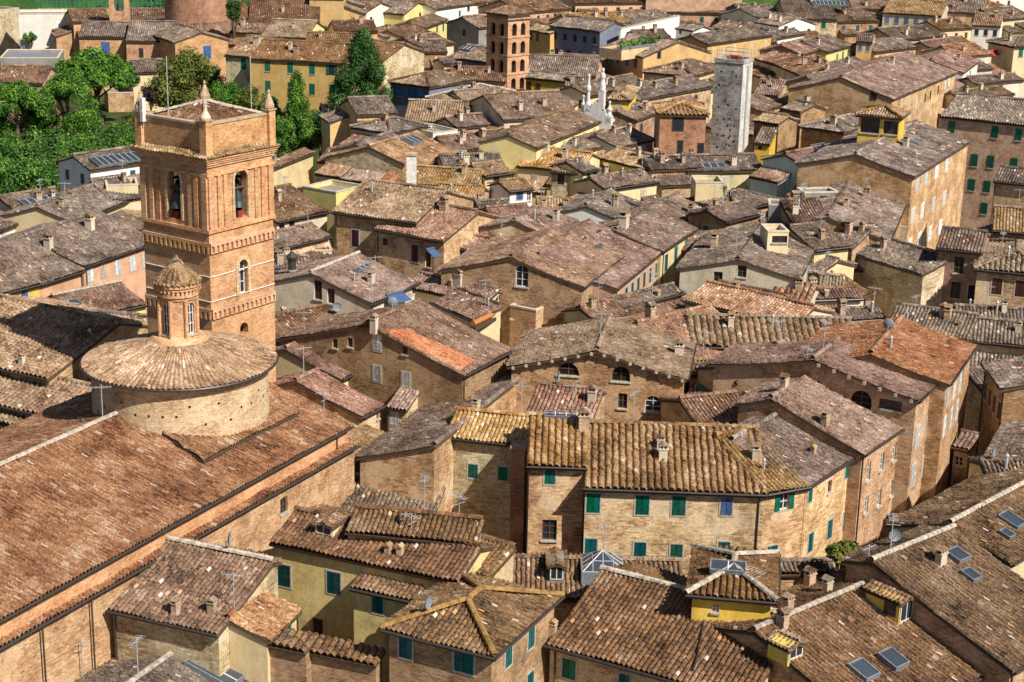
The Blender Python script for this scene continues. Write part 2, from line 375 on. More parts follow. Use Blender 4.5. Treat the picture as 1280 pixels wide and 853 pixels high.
# ------------------------------------------------------------------ roof tiles
def tile_slope(mb, poly, mat, w=.5, l=.5, lod=0, amp=None, down=None):
    """one slope laid with rows of curved tiles; poly is convex and planar, local coordinates"""
    P = np.array(poly, float); o = P.mean(0)
    n = np.zeros(3)
    for i in range(len(P)):
        a, b = P[i], P[(i+1) % len(P)]; n += np.cross(a-o, b-o)
    n /= np.linalg.norm(n)
    if n[2] < 0: n = -n
    dv = np.array([n[0]*n[2], n[1]*n[2], n[2]**2-1]) if down is None else np.array(down, float)
    dv = dv/np.linalg.norm(dv)            # steepest way down
    uu = np.cross(n, dv); uu /= np.linalg.norm(uu); up = -dv
    pu = (P-o)@uu; pv = (P-o)@up
    u0, u1 = pu.min(), pu.max(); v0, v1 = pv.min(), pv.max()
    N = max(1, round((u1-u0)/w)); wa = (u1-u0)/N
    if amp is None: amp = .33*w
    if lod == 0: ph = np.array([0, .1, .3, .5, .7, .9]); hh = np.array([-.45, 0, .8, 1, .8, 0])
    elif lod == 1: ph = np.array([0, .22, .5, .78]); hh = np.array([-.4, .55, 1, .55])
    else: ph = np.array([0, .5]); hh = np.array([-.3, 1.0])
    K = len(ph)
    us = np.concatenate([u0+wa*(i+ph) for i in range(N)]+[[u1]])
    hs = np.concatenate([np.tile(hh, N), [hh[0]]])*amp
    row = np.concatenate([np.repeat(np.arange(N), K), [N-1]])
    # the run of v inside the outline, for each column
    lo = np.full(len(us), np.inf); hi = np.full(len(us), -np.inf)
    ue = np.clip(us, u0+1e-5, u1-1e-5)
    for i in range(len(P)):
        a, b = (pu[i], pv[i]), (pu[(i+1) % len(P)], pv[(i+1) % len(P)])
        if abs(a[0]-b[0]) < 1e-9: continue
        t = (ue-a[0])/(b[0]-a[0]); ok = (t >= -1e-6) & (t <= 1+1e-6)
        vv = a[1]+t*(b[1]-a[1])
        lo = np.where(ok, np.minimum(lo, vv), lo); hi = np.where(ok, np.maximum(hi, vv), hi)
    bad = ~np.isfinite(lo); lo[bad] = 0; hi[bad] = 0
    J = max(1, int(math.ceil((v1-v0)/l)))
    jit = rng.normal(0, 1, (N, J+1)); sh = rng.uniform(-.22, .22, N)
    vs = []; tj = []; st = []
    for j in range(-1, J+1):
        vs += [v0+j*l, v0+(j+1)*l-.02]; tj += [min(max(j, 0), J)]*2; st += [.34, -.06]
    vs = np.array(vs); tj = np.array(tj); st = np.array(st)
    Vv = vs[None, :]+(sh[row]*l)[:, None]
    Vv = np.clip(Vv, lo[:, None], hi[:, None])
    hump = (hs > 0)[:, None]
    H = hs[:, None]+np.where(hump, st[None, :]*amp, st[None, :]*amp*.3)+jit[row][:, tj]*amp*.10
    du = jit[row][:, tj]*w*.045
    sag = (.05*np.sin(us*.55+rng.uniform(0, 6))+.035*np.sin(us*1.7+rng.uniform(0, 6)))[:, None]*np.ones((1, len(vs)))-(.10*np.sin(np.clip((vs-v0)/max(.1, v1-v0), 0, 1)*math.pi))[None, :]
    pos = o+(us[:, None]+du)[..., None]*uu+Vv[..., None]*up+(H+sag)[..., None]*n
    nu, nv = len(us), len(vs)
    idx = np.arange(nu*nv).reshape(nu, nv)
    q = np.stack([idx[:-1, :-1], idx[:-1, 1:], idx[1:, 1:], idx[1:, :-1]], -1).reshape(-1, 4)
    keep = ((Vv[:-1, 1:]-Vv[:-1, :-1])+(Vv[1:, 1:]-Vv[1:, :-1])).reshape(-1) > 1e-4
    ru = np.arange(N).repeat(K)
    tjf = np.array([(j//2) for j in range(nv-1)])
    tv = np.clip(tjf, 0, J+1)
    U = (ru[:, None]+.5)*np.ones((1, nv-1)); Vt = np.ones((nu-1, 1))*(tv[None, :]+.5)
    chan = (np.concatenate([np.tile(hh, N)]) <= 0)[:, None]
    U = U+np.where(chan, 1000, 0)
    uvq = np.stack([U, Vt], -1).reshape(-1, 1, 2).repeat(4, 1)
    q = q[:, ::-1] if np.dot(np.cross(uu, up), n) > 0 else q
    mb.grid(pos.reshape(-1, 3), q[keep], uvq[keep], mat)
    return n

def slab(mb, poly, n, mat, t=.16, top=-.2):
    P = [np.array(p, float) for p in poly]
    mb.hull([p+n*(top-t) for p in P], [p+n*top for p in P], mat)

def ridge_run(mb, a, b, mat, r_=.17, l=.5, lod=0):
    a = np.array(a, float); b = np.array(b, float); d = b-a; L_ = np.linalg.norm(d)
    if L_ < .3: return
    d /= L_
    s = np.cross(d, [0, 0, 1.0]); s /= np.linalg.norm(s); u = np.cross(s, d)
    k = max(1, int(L_/l)); seg = 5 if lod < 2 else 3
    an = np.linspace(0, math.pi, seg)
    V = []; Fq = []; UV = []
    for i in range(k):
        p0 = a+d*L_*i/k; p1 = a+d*L_*(i+1)/k
        for p, rr in ((p0, r_*1.12), (p1, r_*.95)):
            for t in an: V.append(p+s*rr*math.cos(t)+u*(rr*math.sin(t)*.9+.02))
        o = i*2*seg
        for j in range(seg-1):
            Fq.append((o+j, o+j+1, o+seg+j+1, o+seg+j)); UV.append([(i+.5, 500.5)]*4)
        if i: # join to the previous cap so the run is one piece
            for j in range(seg-1):
                Fq.append((o-seg+j, o-seg+j+1, o+j+1, o+j)); UV.append([(i+.5, 500.5)]*4)
    mb.grid(np.array(V), np.array(Fq), np.array(UV, float), mat)

# ------------------------------------------------------------------ walls with real openings
def facade(mb, O, ax, nrm, L_, top, cuts, z0, holes, mat, depth=.22):
    """O: corner, ax: unit along, nrm: outward; top(u) height; holes: (u0,u1,z0,z1,arched)"""
    O = np.array(O, float); ax = np.array(ax, float); nrm = np.array(nrm, float)
    P = lambda u, z, d=0: O+ax*u+np.array([0, 0, z])-nrm*d
    cs = {0.0, L_}|{float(c) for c in cuts if 0 < c < L_}
    hs = []
    for (a, b, c, d, arch) in holes:
        if arch:
            r_ = (b-a)/2; rise = min(r_, (d-c)*.9); us = [a+(b-a)*(1-math.cos(math.pi*k/8))/2 for k in range(9)]
            zt = [d-rise+rise*math.sqrt(max(0, 1-((u-(a+b)/2)/r_)**2)) for u in us]
        else: us = [a, b]; zt = [d, d]
        cs |= set(us); hs.append((a, b, c, us, zt))
    cs = sorted(cs)
    out = [cs[0]]
    for c in cs[1:]:
        if c-out[-1] > 1e-4: out.append(c)
    cs = out
    for a, b in zip(cs[:-1], cs[1:]):
        m = (a+b)/2; za = zb = z0
        seq = sorted([h for h in hs if h[0] < m < h[1]], key=lambda h: h[2])
        for h in seq:
            if h[2] > za+1e-3: mb.face([P(a, za), P(b, zb), P(b, h[2]), P(a, h[2])], mat, [(a, za), (b, zb), (b, h[2]), (a, h[2])])
            za, zb = float(np.interp(a, h[3], h[4])), float(np.interp(b, h[3], h[4]))
        ta, tb = top(a+1e-6), top(b-1e-6)
        if ta > za or tb > zb:
            mb.face([P(a, za), P(b, zb), P(b, max(tb, zb)), P(a, max(ta, za))], mat, [(a, za), (b, zb), (b, tb), (a, ta)])
    for (a, b, c, us, zt) in hs:
        ring = [(a, c), (b, c)]+[(u, z) for u, z in zip(us[::-1], zt[::-1])]
        for (p, q) in zip(ring, ring[1:]+ring[:1]):
            if abs(p[0]-q[0])+abs(p[1]-q[1]) < 1e-5: continue
            mb.face([P(*p), P(*q), P(*q, depth), P(*p, depth)], mat, [p, q, (q[0]+.2, q[1]), (p[0]+.2, p[1])])

# ------------------------------------------------------------------ windows (local: x along, -y outward, origin at the middle on the wall face)
WCACHE = {}
def arch_pts(w, h, n=10):
    r_ = w/2; rise = min(r_, h*.9)
    return [(-w/2, -h/2), (w/2, -h/2)]+[(w/2-w*(1-math.cos(math.pi*k/n))/2, h/2-rise+rise*math.sin(math.pi*k/n)) for k in range(n+1)]
def window_meshes(style, w, h, lod):
    key = (style, round(w, 1), round(h, 1), min(lod, 2))
    if key in WCACHE: return WCACHE[key]
    res = []
    def done(mb, name):
        o = mb.build(name); me = o.data; bpy.data.objects.remove(o); res.append((name, me))
    s = style
    if lod >= 2:
        mb = MB()
        if s in SH:
            mb.box(-w/2, w/2, -.05, .03, -h/2, h/2, SH[s]); mb.box(-w/2-.06, w/2+.06, -.09, .02, -h/2-.12, -h/2, M_SILL)
        elif s == 'o':
            mb.box(-w/2, w/2, -.02, .03, -h/2, h/2, M_GLASS); mb.box(-w, -w/2, -.06, .0, -h/2, h/2, SH['g']); mb.box(w/2, w, -.06, .0, -h/2, h/2, SH['g'])
        else:
            fm = M_FRAME if s in 'fa' else M_FRAMEB
            t = .07
            mb.box(-w/2, w/2, -.015, .03, -h/2, h/2, M_GLASS)
            mb.box(-w/2-t, -w/2, -.05, .02, -h/2-t, h/2+t, fm); mb.box(w/2, w/2+t, -.05, .02, -h/2-t, h/2+t, fm)
            mb.box(-w/2, w/2, -.05, .02, h/2, h/2+t, fm); mb.box(-w/2, w/2, -.06, .02, -h/2-t, -h/2, fm)
        done(mb, 'window')
    else:
        mb = MB()
        if s in SH or s == 'o':
            mb.ring([(-w/2, -h/2), (w/2, -h/2), (w/2, h/2), (-w/2, h/2)], [(-w/2-.12, -h/2-.13), (w/2+.12, -h/2-.13), (w/2+.12, h/2+.1), (-w/2-.12, h/2+.1)], lambda x, z, y: (x, y, z), -.035, .05, M_SILL)
        else: mb.box(-w/2-.1, w/2+.1, -.12, .2, -h/2-.12, -h/2+.01, M_SILL)
        done(mb, 'window')
        if s in SH:
            for k in (-1, 1):
                mb = MB(); x0, x1 = (-w/2+.01, -.015) if k < 0 else (.015, w/2-.01)
                mb.box(x0, x1, -.035, .03, -h/2+.02, h/2-.015, SH[s])
                for zz in (-h/2+.02, -.05, h/2-.10): mb.box(x0, x1, -.05, -.036, zz, zz+.09, SH[s])
                mb.box(x0, x0+.07, -.049, -.036, -h/2+.02, h/2-.015, SH[s]); mb.box(x1-.07, x1, -.049, -.036, -h/2+.02, h/2-.015, SH[s])
                done(mb, 'shutter')
        else:
            arch = s in 'aALB'
            fm = M_FRAME if s in 'fao' else M_FRAMEB
            d = .14
            mb = MB()
            ring = arch_pts(w+.06, h+.06) if arch else [(-w/2-.03, -h/2), (w/2+.03, -h/2), (w/2+.03, h/2+.03), (-w/2-.03, h/2+.03)]
            mb.face([(x, d+.06, z) for x, z in ring], M_DARK if s in 'BA' else M_GLASS)
            if s not in 'B':
                t = .07
                inn = arch_pts(w-2*t, h-2*t) if arch else [(-w/2+t, -h/2+t), (w/2-t, -h/2+t), (w/2-t, h/2-t), (-w/2+t, h/2-t)]
                n_ = len(ring)
                for i in range(n_):
                    a, b, c, e = ring[i], ring[(i+1) % n_], inn[(i+1) % n_], inn[i]
                    mb.face([(a[0], d, a[1]), (b[0], d, b[1]), (c[0], d, c[1]), (e[0], d, e[1])], fm)
                    mb.face([(e[0], d, e[1]), (c[0], d, c[1]), (c[0], d+.05, c[1]), (e[0], d+.05, e[1])], fm)
                mb.box(-.035, .035, d-.01, d+.045, -h/2+t, h/2-t, fm)
                nb = 2 if h > 1.3 else 1
                for k in range(1, nb+1):
                    zz = -h/2+h*k/(nb+1); mb.box(-w/2+t, w/2-t, d, d+.04, zz-.025, zz+.025, fm)
            done(mb, 'pane')
            if s == 'o':
                for k in (-1, 1):
                    mb = MB(); x0, x1 = (-w, -w/2-.02) if k < 0 else (w/2+.02, w)
                    mb.box(x0, x1, -.07, -.02, -h/2, h/2, SH['g']); done(mb, 'shutter')
    WCACHE[key] = res
    return res

def add_window(parent, style, w, h, loc, rz, lod):
    first = None
    for name, me in window_meshes(style, w, h, lod):
        o = bpy.data.objects.new(name, me); COL.objects.link(o)
        if first is None:
            first = o; o.parent = parent; o.location = loc; o.rotation_euler = (0, 0, rz)
        else: o.parent = first
    return first

# ------------------------------------------------------------------ roof furniture, meshes shared
def chimney_mesh(kind):
    mb = MB()
    if kind == 'tall':
        mb.box(-.55, .55, -.4, .4, -1, 4.2, M_WHITE); mb.box(-.65, .65, -.5, .5, 4.2, 4.4, M_CHIMP)
    elif kind == 'pipe':
        mb.lathe([(.13, -.5), (.13, 1.1), (.22, 1.12), (.05, 1.35)], M_STEEL, 8)
    elif kind == 'vent':
        mb.box(-.22, .22, -.22, .22, -.5, .55, M_CHIM); mb.hull([(-.3, -.3, .55), (.3, -.3, .55), (.3, .3, .55), (-.3, .3, .55)], [(-.05, -.3, .78), (.05, -.3, .78), (.05, .3, .78), (-.05, .3, .78)], ROOFS['lichen'])
    else:
        m = M_CHIM if kind == 'brick' else M_CHIMP
        w, d = (.42, .32)
        mb.box(-w, w, -d, d, -.9, 1.0, m); mb.box(-w-.07, w+.07, -d-.07, d+.07, 1.0, 1.1, m)
        for sx in (-1, 0, 1):
            for sy in (-1, 1): mb.box(sx*(w-.08)-.07, sx*(w-.08)+.07, sy*(d-.07)-.06, sy*(d-.07)+.06, 1.1, 1.4, m)
        mb.box(-w+.1, w-.1, -d+.1, d-.1, 1.1, 1.4, M_DARK)
        mb.hull([(-w-.12, -d-.1, 1.4), (w+.12, -d-.1, 1.4), (w+.12, d+.1, 1.4), (-w-.12, d+.1, 1.4)], [(-.05, -d-.1, 1.7), (.05, -d-.1, 1.7), (.05, d+.1, 1.7), (-.05, d+.1, 1.7)], ROOFS['beige'])
    o = mb.build('chimney'); me = o.data; bpy.data.objects.remove(o)
    return me
CHIM = {k: chimney_mesh(k) for k in ('brick', 'plaster', 'tall', 'pipe', 'vent')}
def antenna_mesh():
    mb = MB(); mb.tube((0, 0, -.4), (0, 0, 2.6), .035, M_STEEL, 5)
    mb.tube((-.7, 0, 2.4), (.7, 0, 2.4), .022, M_STEEL, 4)
    for k in range(6): x = -.6+.24*k; mb.tube((x, -.3, 2.42), (x, .3, 2.42), .016, M_STEEL, 4)
    mb.tube((0, -.5, 1.9), (0, .4, 1.9), .02, M_STEEL, 4)
    o = mb.build('antenna'); me = o.data; bpy.data.objects.remove(o); return me
ANT = antenna_mesh()
def dish_mesh():
    mb = MB(); mb.tube((0, 0, -.4), (0, 0, .7), .035, M_STEEL, 5)
    prof = [(.02, 0), (.2, .03), (.36, .09), (.45, .16)]
    v = []
    for r_, z in prof:
        for i in range(14):
            a = 2*math.pi*i/14; v.append((r_*math.cos(a), -z*1.0-.1, .8+r_*math.sin(a)))
    mb.mesh(v, [(j*14+i, j*14+(i+1) % 14, (j+1)*14+(i+1) % 14, (j+1)*14+i) for j in range(3) for i in range(14)], M_LEAD)
    mb.tube((0, -.05, .6), (0, -.5, .8), .02, M_STEEL, 4)
    o = mb.build('satellite_dish'); me = o.data; bpy.data.objects.remove(o); return me
DISH = dish_mesh()
SKYC = {}
def skylight_mesh(w, h, kind):
    key = (round(w, 1), round(h, 1), kind)
    if key in SKYC: return SKYC[key]
    mb = MB(); t = .08
    mb.box(-w/2, w/2, 0, t, -.05, .3, M_LEAD); mb.box(-w/2, w/2, h-t, h, -.05, .3, M_LEAD)
    mb.box(-w/2, -w/2+t, t, h-t, -.05, .3, M_LEAD); mb.box(w/2-t, w/2, t, h-t, -.05, .3, M_LEAD)
    mb.box(-w/2+t, w/2-t, t, h-t, .18, .24, M_SKYGLASS)
    n_ = max(1, round(w/.9)) if kind == 'big' else 1
    for k in range(1, n_): x = -w/2+w*k/n_; mb.box(x-.03, x+.03, t, h-t, .22, .29, M_WHITE if kind == 'big' else M_LEAD)
    o = mb.build('skylight'); me = o.data; bpy.data.objects.remove(o); SKYC[key] = me
    return me

# ------------------------------------------------------------------ houses
HOUSES = []
WARN = []
class Frame:
    """the plan of a house: origin A on the ground, x along its front, y into its depth"""
    def __init__(s, A, B):
        s.o = np.array([A[0], A[1], 0.0]); d = np.array([B[0]-A[0], B[1]-A[1], 0.0]); s.W = np.linalg.norm(d); s.x = d/s.W
        s.y = np.array([-s.x[1], s.x[0], 0]); s.rz = math.atan2(s.x[1], s.x[0])
    def loc(s, w): v = np.asarray(w, float)-s.o; return np.array([v@s.x, v@s.y, v[2]])
    def world(s, l): return s.o+s.x*l[0]+s.y*l[1]+np.array([0, 0, l[2]])
    def matrix(s): return Matrix.Translation(Vector(s.o)) @ Matrix.Rotation(s.rz, 4, 'Z')

def ray_local(fr, p):
    d = ray(p); return fr.loc(CAM), np.array([d@fr.x, d@fr.y, d[2]])

def H(label, A, B, D, z, kind='gable', roof='grey', wall='tan', wins=(), ch=(), sk=(), an=(), dish=(), zb=0.0, s=.30, rf=.5, xf=.5, hips='lr',
      ov=.4, os_=.15, w=None, lod=None, rc=0, name='house', cat='house', group=None, parent=None, ridge=None, gut=True, dp=(), raw=False, doors=(), auto=None, l=None, fascia=None, pre='', annex=None, brackets=False):
    cv = (lambda p: p) if raw else px
    A3, B3 = at(cv(A), z), at(cv(B), z)
    fr = Frame(A3, B3); W = fr.W
    dist = np.linalg.norm((A3+B3)/2-CAM)
    if lod is None: lod = 0 if dist < 150 else (1 if dist < 215 else 2)
    if w is None: w = .33 if dist < 140 else (.34 if dist < 230 else .37)
    if l is None: l = .38 if lod < 2 else .5
    if isinstance(D, tuple):
        # depth from a point on the ridge: where its sight line meets the front slope
        n = -s*fr.y+np.array([0, 0, 1.0])
        q = fr.loc(on_plane(cv(D), A3, n)); yr = max(q[1], 1.2)
        D = yr/rf if kind != 'hip' else 2*yr
        if kind == 'shed': D = yr
    D = float(D)
    if wall == 'tan' and lod >= 1 and label and not re.search('tan|brick|stone|plaster', label):
        wall = random.Random(len(label)*7+int(A3[0]*3)).choice(['tan', 'tan', 'brown', 'stone', 'rose', 'stucco', 'cream', 'orange', 'salmon'])
    ms = ROOFS[roof]; mw = WALLS[wall]
    rtz = lambda v: np.array(v, float)
    slopes = []; ridges = []
    if kind == 'gable':
        yr = D*rf; zr = z+s*yr; zbk = zr-s*(D-yr)
        slopes = [[(0, 0, z), (W, 0, z), (W, yr, zr), (0, yr, zr)], [(W, D, zbk), (0, D, zbk), (0, yr, zr), (W, yr, zr)]]
        ridges = [((0, yr, zr), (W, yr, zr))]
        topf = lambda x, y: min(z+s*y, zr-s*(y-yr))
    elif kind == 'shed':
        zr = z+s*D; slopes = [[(0, 0, z), (W, 0, z), (W, D, zr), (0, D, zr)]]; topf = lambda x, y: z+s*y
        if lod < 2: ridges = [((0, D, zr), (W, D, zr))]
    elif kind == 'gx':
        xr = W*xf; zr = z+s*xr; s2 = (zr-z)/(W-xr)
        slopes = [[(0, D, z), (0, 0, z), (xr, 0, zr), (xr, D, zr)], [(W, 0, z), (W, D, z), (xr, D, zr), (xr, 0, zr)]]
        ridges = [((xr, 0, zr), (xr, D, zr))]
        topf = lambda x, y: min(z+s*x, z+s2*(W-x))
    elif kind == 'hip':
        h_ = min(W, D)/2; zr = z+s*h_
        if W >= D:
            a = h_ if 'l' in hips else 0; b = W-h_ if 'r' in hips else W
            p, q = (a, h_, zr), (b, h_, zr)
            slopes = [[(0, 0, z), (W, 0, z), q, p], [(W, D, z), (0, D, z), p, q]]
            if 'l' in hips: slopes.append([(0, D, z), (0, 0, z), p]); ridges += [((0, 0, z), p), ((0, D, z), p)]
            if 'r' in hips: slopes.append([(W, 0, z), (W, D, z), q]); ridges += [((W, 0, z), q), ((W, D, z), q)]
            if b-a > .4: ridges.append((p, q))
            else:
                slopes = [[x for i, x in enumerate(sl) if i < 3] if len(sl) == 4 and np.linalg.norm(np.array(sl[2])-np.array(sl[3])) < 1e-3 else sl for sl in slopes]
            topf = lambda x, y: z if ('l' in hips and 'r' in hips) else min(z+s*y, z+s*(D-y))
            if 'l' not in hips or 'r' not in hips:
                topf = lambda x, y: min(z+s*y, z+s*(D-y), z+s*x if 'l' in hips else 99, z+s*(W-x) if 'r' in hips else 99)
        else:
            p, q = (h_, h_, zr), (h_, D-h_, zr)
            slopes = [[(0, 0, z), (W, 0, z), p], [(W, D, z), (0, D, z), q], [(0, D, z), (0, 0, z), p, q], [(W, 0, z), (W, D, z), q, p]]
            ridges = [((0, 0, z), p), ((W, 0, z), p), ((0, D, z), q), ((W, D, z), q), (p, q)]
            topf = lambda x, y: z
    elif kind == 'flat':
        topf = lambda x, y: z
        ov = os_ = 0
    if parent is None:
        root = empty(name, tuple(fr.o+np.array([0, 0, zb])), fr.rz); tag(root, label, cat, group)
    else:
        root = parent['root']
    def adopt(o):
        if parent is not None:
            o.parent = root; o.matrix_parent_inverse = parent['M'].inverted() @ fr.matrix()
        else:
            o.parent = root; o.matrix_parent_inverse = Matrix.Translation((0, 0, -zb))
        return o
    # --- walls, with openings
    x0, x1 = os_ if kind not in ('hip', 'gx') else ov, (W-os_) if kind not in ('hip', 'gx') else W-ov
    y0, y1 = (ov, D-ov) if kind != 'gx' else (os_, D-os_)
    if kind == 'shed': y1 = D-.05
    faces = {
        'f': (np.array([x0, y0, 0]), np.array([1.0, 0, 0]), np.array([0, -1.0, 0]), x1-x0, 0),
        'r': (np.array([x1, y0, 0]), np.array([0, 1.0, 0]), np.array([1.0, 0, 0]), y1-y0, math.pi/2),
        'l': (np.array([x0, y1, 0]), np.array([0, -1.0, 0]), np.array([-1.0, 0, 0]), y1-y0, -math.pi/2),
        'b': (np.array([x1, y1, 0]), np.array([-1.0, 0, 0]), np.array([0, 1.0, 0]), x1-x0, math.pi)}
    holes = {k: [] for k in faces}; todo = []
    camL = fr.loc(CAM)
    wl = list(wins)
    for wspec in wl:
        style, pts = wspec[0], wspec[1]
        ww = wspec[2] if len(wspec) > 2 else .9; hh = wspec[3] if len(wspec) > 3 else 1.5
        only = wspec[4] if len(wspec) > 4 else None
        for p in pts:
            o_, d_ = ray_local(fr, cv(p))
            best = None
            for k, (O, ax, nr, L_, rz) in faces.items():
                if only and k != only: continue
                den = d_@nr
                if den > -1e-3 or (camL-O)@nr < 0: continue
                t = ((O-o_)@nr)/den; q = o_+d_*t; u = (q-O)@ax
                if u < ww/2+.1 or u > L_-ww/2-.1:
                    mis = max(ww/2+.1-u, u-(L_-ww/2-.1))
                    if mis > .9 or L_ < ww+.4: continue
                    u = min(max(u, ww/2+.12), L_-ww/2-.12)
                else: mis = 0
                if best is None or (mis, t) < best[0]: best = ((mis, t), k, u, q[2])
            if best is None:
                WARN.append(f'{label[:40]}: window {style}{p} misses'); continue
            _, k, u, zc = best
            O, ax, nr, L_, rz = faces[k]
            cap = min(topf(*(O+ax*(u-ww/2))[:2]), topf(*(O+ax*(u+ww/2))[:2]))-.25
            if zc+hh/2 > cap: zc = cap-hh/2
            clash = any(u-ww/2 < b_+.05 and u+ww/2 > a_-.05 and zc-hh/2 < d2+.05 and zc+hh/2 > c2-.05 for (a_, b_, c2, d2, _) in holes[k])
            if clash or zc-hh/2 < zb+.1:
                WARN.append(f'{label[:40]}: window {style}{p} clashes'); continue
            holes[k].append((u-ww/2, u+ww/2, zc-hh/2, zc+hh/2, style in 'aALB')); todo.append((style, ww, hh, O+ax*u+np.array([0, 0, zc]), rz))
    if auto:   # rows of like windows along a front
        for (k, style, n_, zz, ww, hh) in auto:
            O, ax, nr, L_, rz = faces[k]
            for i in range(n_):
                u = L_*(i+.5)/n_; zc = z+zz
                if L_/n_ < ww+.2: continue
                holes[k].append((u-ww/2, u+ww/2, zc-hh/2, zc+hh/2, style in 'aALB')); todo.append((style, ww, hh, O+ax*u+np.array([0, 0, zc]), rz))
    if not wl and not auto and kind in ('gable', 'hip') and lod >= 1 and label:
        r3 = random.Random(len(label)*31+int(W*10)); st_ = r3.choice('ddgbbwtdc')
        for k in 'frl':
            O, ax, nr, L_, rz = faces[k]
            if (camL-O)@nr < 0 or L_ < 2.5: continue
            n_ = max(1, int(L_/2.9))
            for row in range(2):
                for i in range(n_):
                    if r3.random() < (.3 if k == 'f' else .6): continue
                    ww, hh = (.8, 1.25) if st_ != 'd' else (.7, .95)
                    u = L_*(i+.5)/n_+r3.uniform(-.2, .2); zc = min(z, topf(*(O+ax*u)[:2]))-1.55-2.9*row
                    holes[k].append((u-ww/2, u+ww/2, zc-hh/2, zc+hh/2, False)); todo.append((st_, ww, hh, O+ax*u+np.array([0, 0, zc]), rz))
    mb = MB()
    for k, (O, ax, nr, L_, rz) in faces.items():
        if L_ <= .05: continue
        cuts = []
        if kind == 'gable' and k in 'rl': cuts = [abs(D*rf-O[1])]
        if kind == 'gx' and k in 'fb': cuts = [abs(W*xf-O[0])]
        if kind == 'hip' and k in 'rl': cuts = [L_/2]
        tp = lambda u, O=O, ax=ax: topf(*(O+ax*u)[:2])-.1
        facade(mb, O, ax, nr, L_, tp, cuts, zb, [] if lod >= 2 else holes[k], mw)
    if kind == 'flat':
        mb.face([(0, 0, z-.5), (W, 0, z-.5), (W, D, z-.5), (0, D, z-.5)], M_LEAD if wall == 'grey' else M_CONC)
        t = .25
        mb.sqring(0, W, 0, D, .04, t, z-.1, z+.06, M_CHIMP); mb.sqring(0, W, 0, D, -.01, t-.01, z-.5, z-.1, mw)
    wall_o = adopt(mb.build(pre+'wall'))
    for (style, ww, hh, loc, rz) in todo:
        o = add_window(None, style, ww, hh, tuple(loc), rz, lod)
        m = o.matrix_parent_inverse; adopt(o)
    # --- roof
    roof_o = None
    if slopes:
        mb = MB(); pl = []
        for sl in slopes:
            n = tile_slope(mb, sl, ms, w, l, lod); pl.append((np.array(sl[0], float), n, sl))
            slab(mb, sl, n, M_WOOD)
        roof_o = adopt(mb.build(pre+'roof'))
        rm = {'l': M_MORTL, 'm': M_MORT, None: ms}[ridge]
        if ridges:
            mb = MB()
            for a, b in ridges: ridge_run(mb, np.array(a)+[0, 0, .06], np.array(b)+[0, 0, .06], rm, .2 if lod < 2 else .24, .5 if lod < 2 else 1.0, lod)
            o = mb.build('ridge'); o.parent = roof_o
        # --- things that are part of the roof
        def on_roof(p):
            o_, d_ = ray_local(fr, cv(p)); best = None
            for (q0, n, sl) in pl:
                den = d_@n
                if abs(den) < 1e-6: continue
                t = ((q0-o_)@n)/den; q = o_+d_*t
                if -.3 < q[0] < W+.3 and -.3 < q[1] < D+.3 and t > 0:
                    P = [np.array(v) for v in sl]; c = sum(P)/len(P); inside = True
                    for i in range(len(P)):
                        a, b = P[i], P[(i+1) % len(P)]; e = np.cross(b-a, n); e = e if (c-a)@e > 0 else -e
                        if (q-a)@e/np.linalg.norm(e) < -.3: inside = False
                    if inside and (best is None or t < best[0]): best = (t, q, n)
            if best is None: WARN.append(f'{label[:40]}: roof item {p} misses')
            return best
        def put(me, nm, q, rot):
            o = bpy.data.objects.new(nm, me); COL.objects.link(o); o.parent = roof_o; o.location = tuple(q); o.rotation_euler = rot
            return o
        for c in ch:
            b = on_roof(c[:2])
            if b: o = put(CHIM[c[2] if len(c) > 2 else 'brick'], 'chimney', b[1], (0, 0, random.choice((0, math.pi/2)))); sc = .82*(c[3] if len(c) > 3 else 1); o.scale = (sc, sc, sc)
        for c in an:
            b = on_roof(c[:2])
            if b: put(ANT, 'antenna', b[1], (0, 0, random.uniform(0, 3)))
        for c in dish:
            b = on_roof(c[:2])
            if b: put(DISH, 'satellite_dish', b[1], (0, 0, -fr.rz+random.uniform(-.4, .9)))
        for c in sk:
            b = on_roof(c[:2])
            if b:
                n = b[2]; dv = np.array([n[0]*n[2], n[1]*n[2], n[2]**2-1]); dv /= np.linalg.norm(dv); up = -dv; xx = np.cross(up, n)
                ww, hh = (c[2], c[3]) if len(c) > 3 else (.9, 1.3)
                M = Matrix([[*x_, 0] for x_ in np.array([xx, up, n]).T]+[[0, 0, 0, 1]])
                q = b[1]-up*hh/2
                o = put(skylight_mesh(ww, hh, c[4] if len(c) > 4 else 's'), 'skylight', q, (0, 0, 0))
                o.matrix_local = Matrix.Translation(Vector(q)) @ M
        r2 = random.Random(hash((round(A[0]), round(A[1]), len(label))) & 0xffff)
        for i in range(rc):
            sl = slopes[0] if r2.random() < .75 else slopes[min(1, len(slopes)-1)]
            P = [np.array(v) for v in sl]; a, b = r2.uniform(.15, .85), r2.uniform(.35, .9)
            q = (P[0]*(1-a)+P[1]*a)*(1-b)+((P[-1]*(1-a)+P[2]*a) if len(P) > 3 else P[2])*b
            kd = r2.choice(['brick', 'brick', 'plaster', 'vent', 'pipe'])
            if kd in ('vent', 'pipe') and lod == 2: kd = 'plaster'
            o = put(CHIM[kd], 'chimney', q, (0, 0, r2.choice((0, math.pi/2)))); sc = r2.uniform(.6, .9); o.scale = (sc, sc, sc)
            if lod < 2 and i == 0: put(ANT, 'antenna', q+np.array([r2.uniform(-1, 1), 0, 0]), (0, 0, r2.uniform(0, 3)))
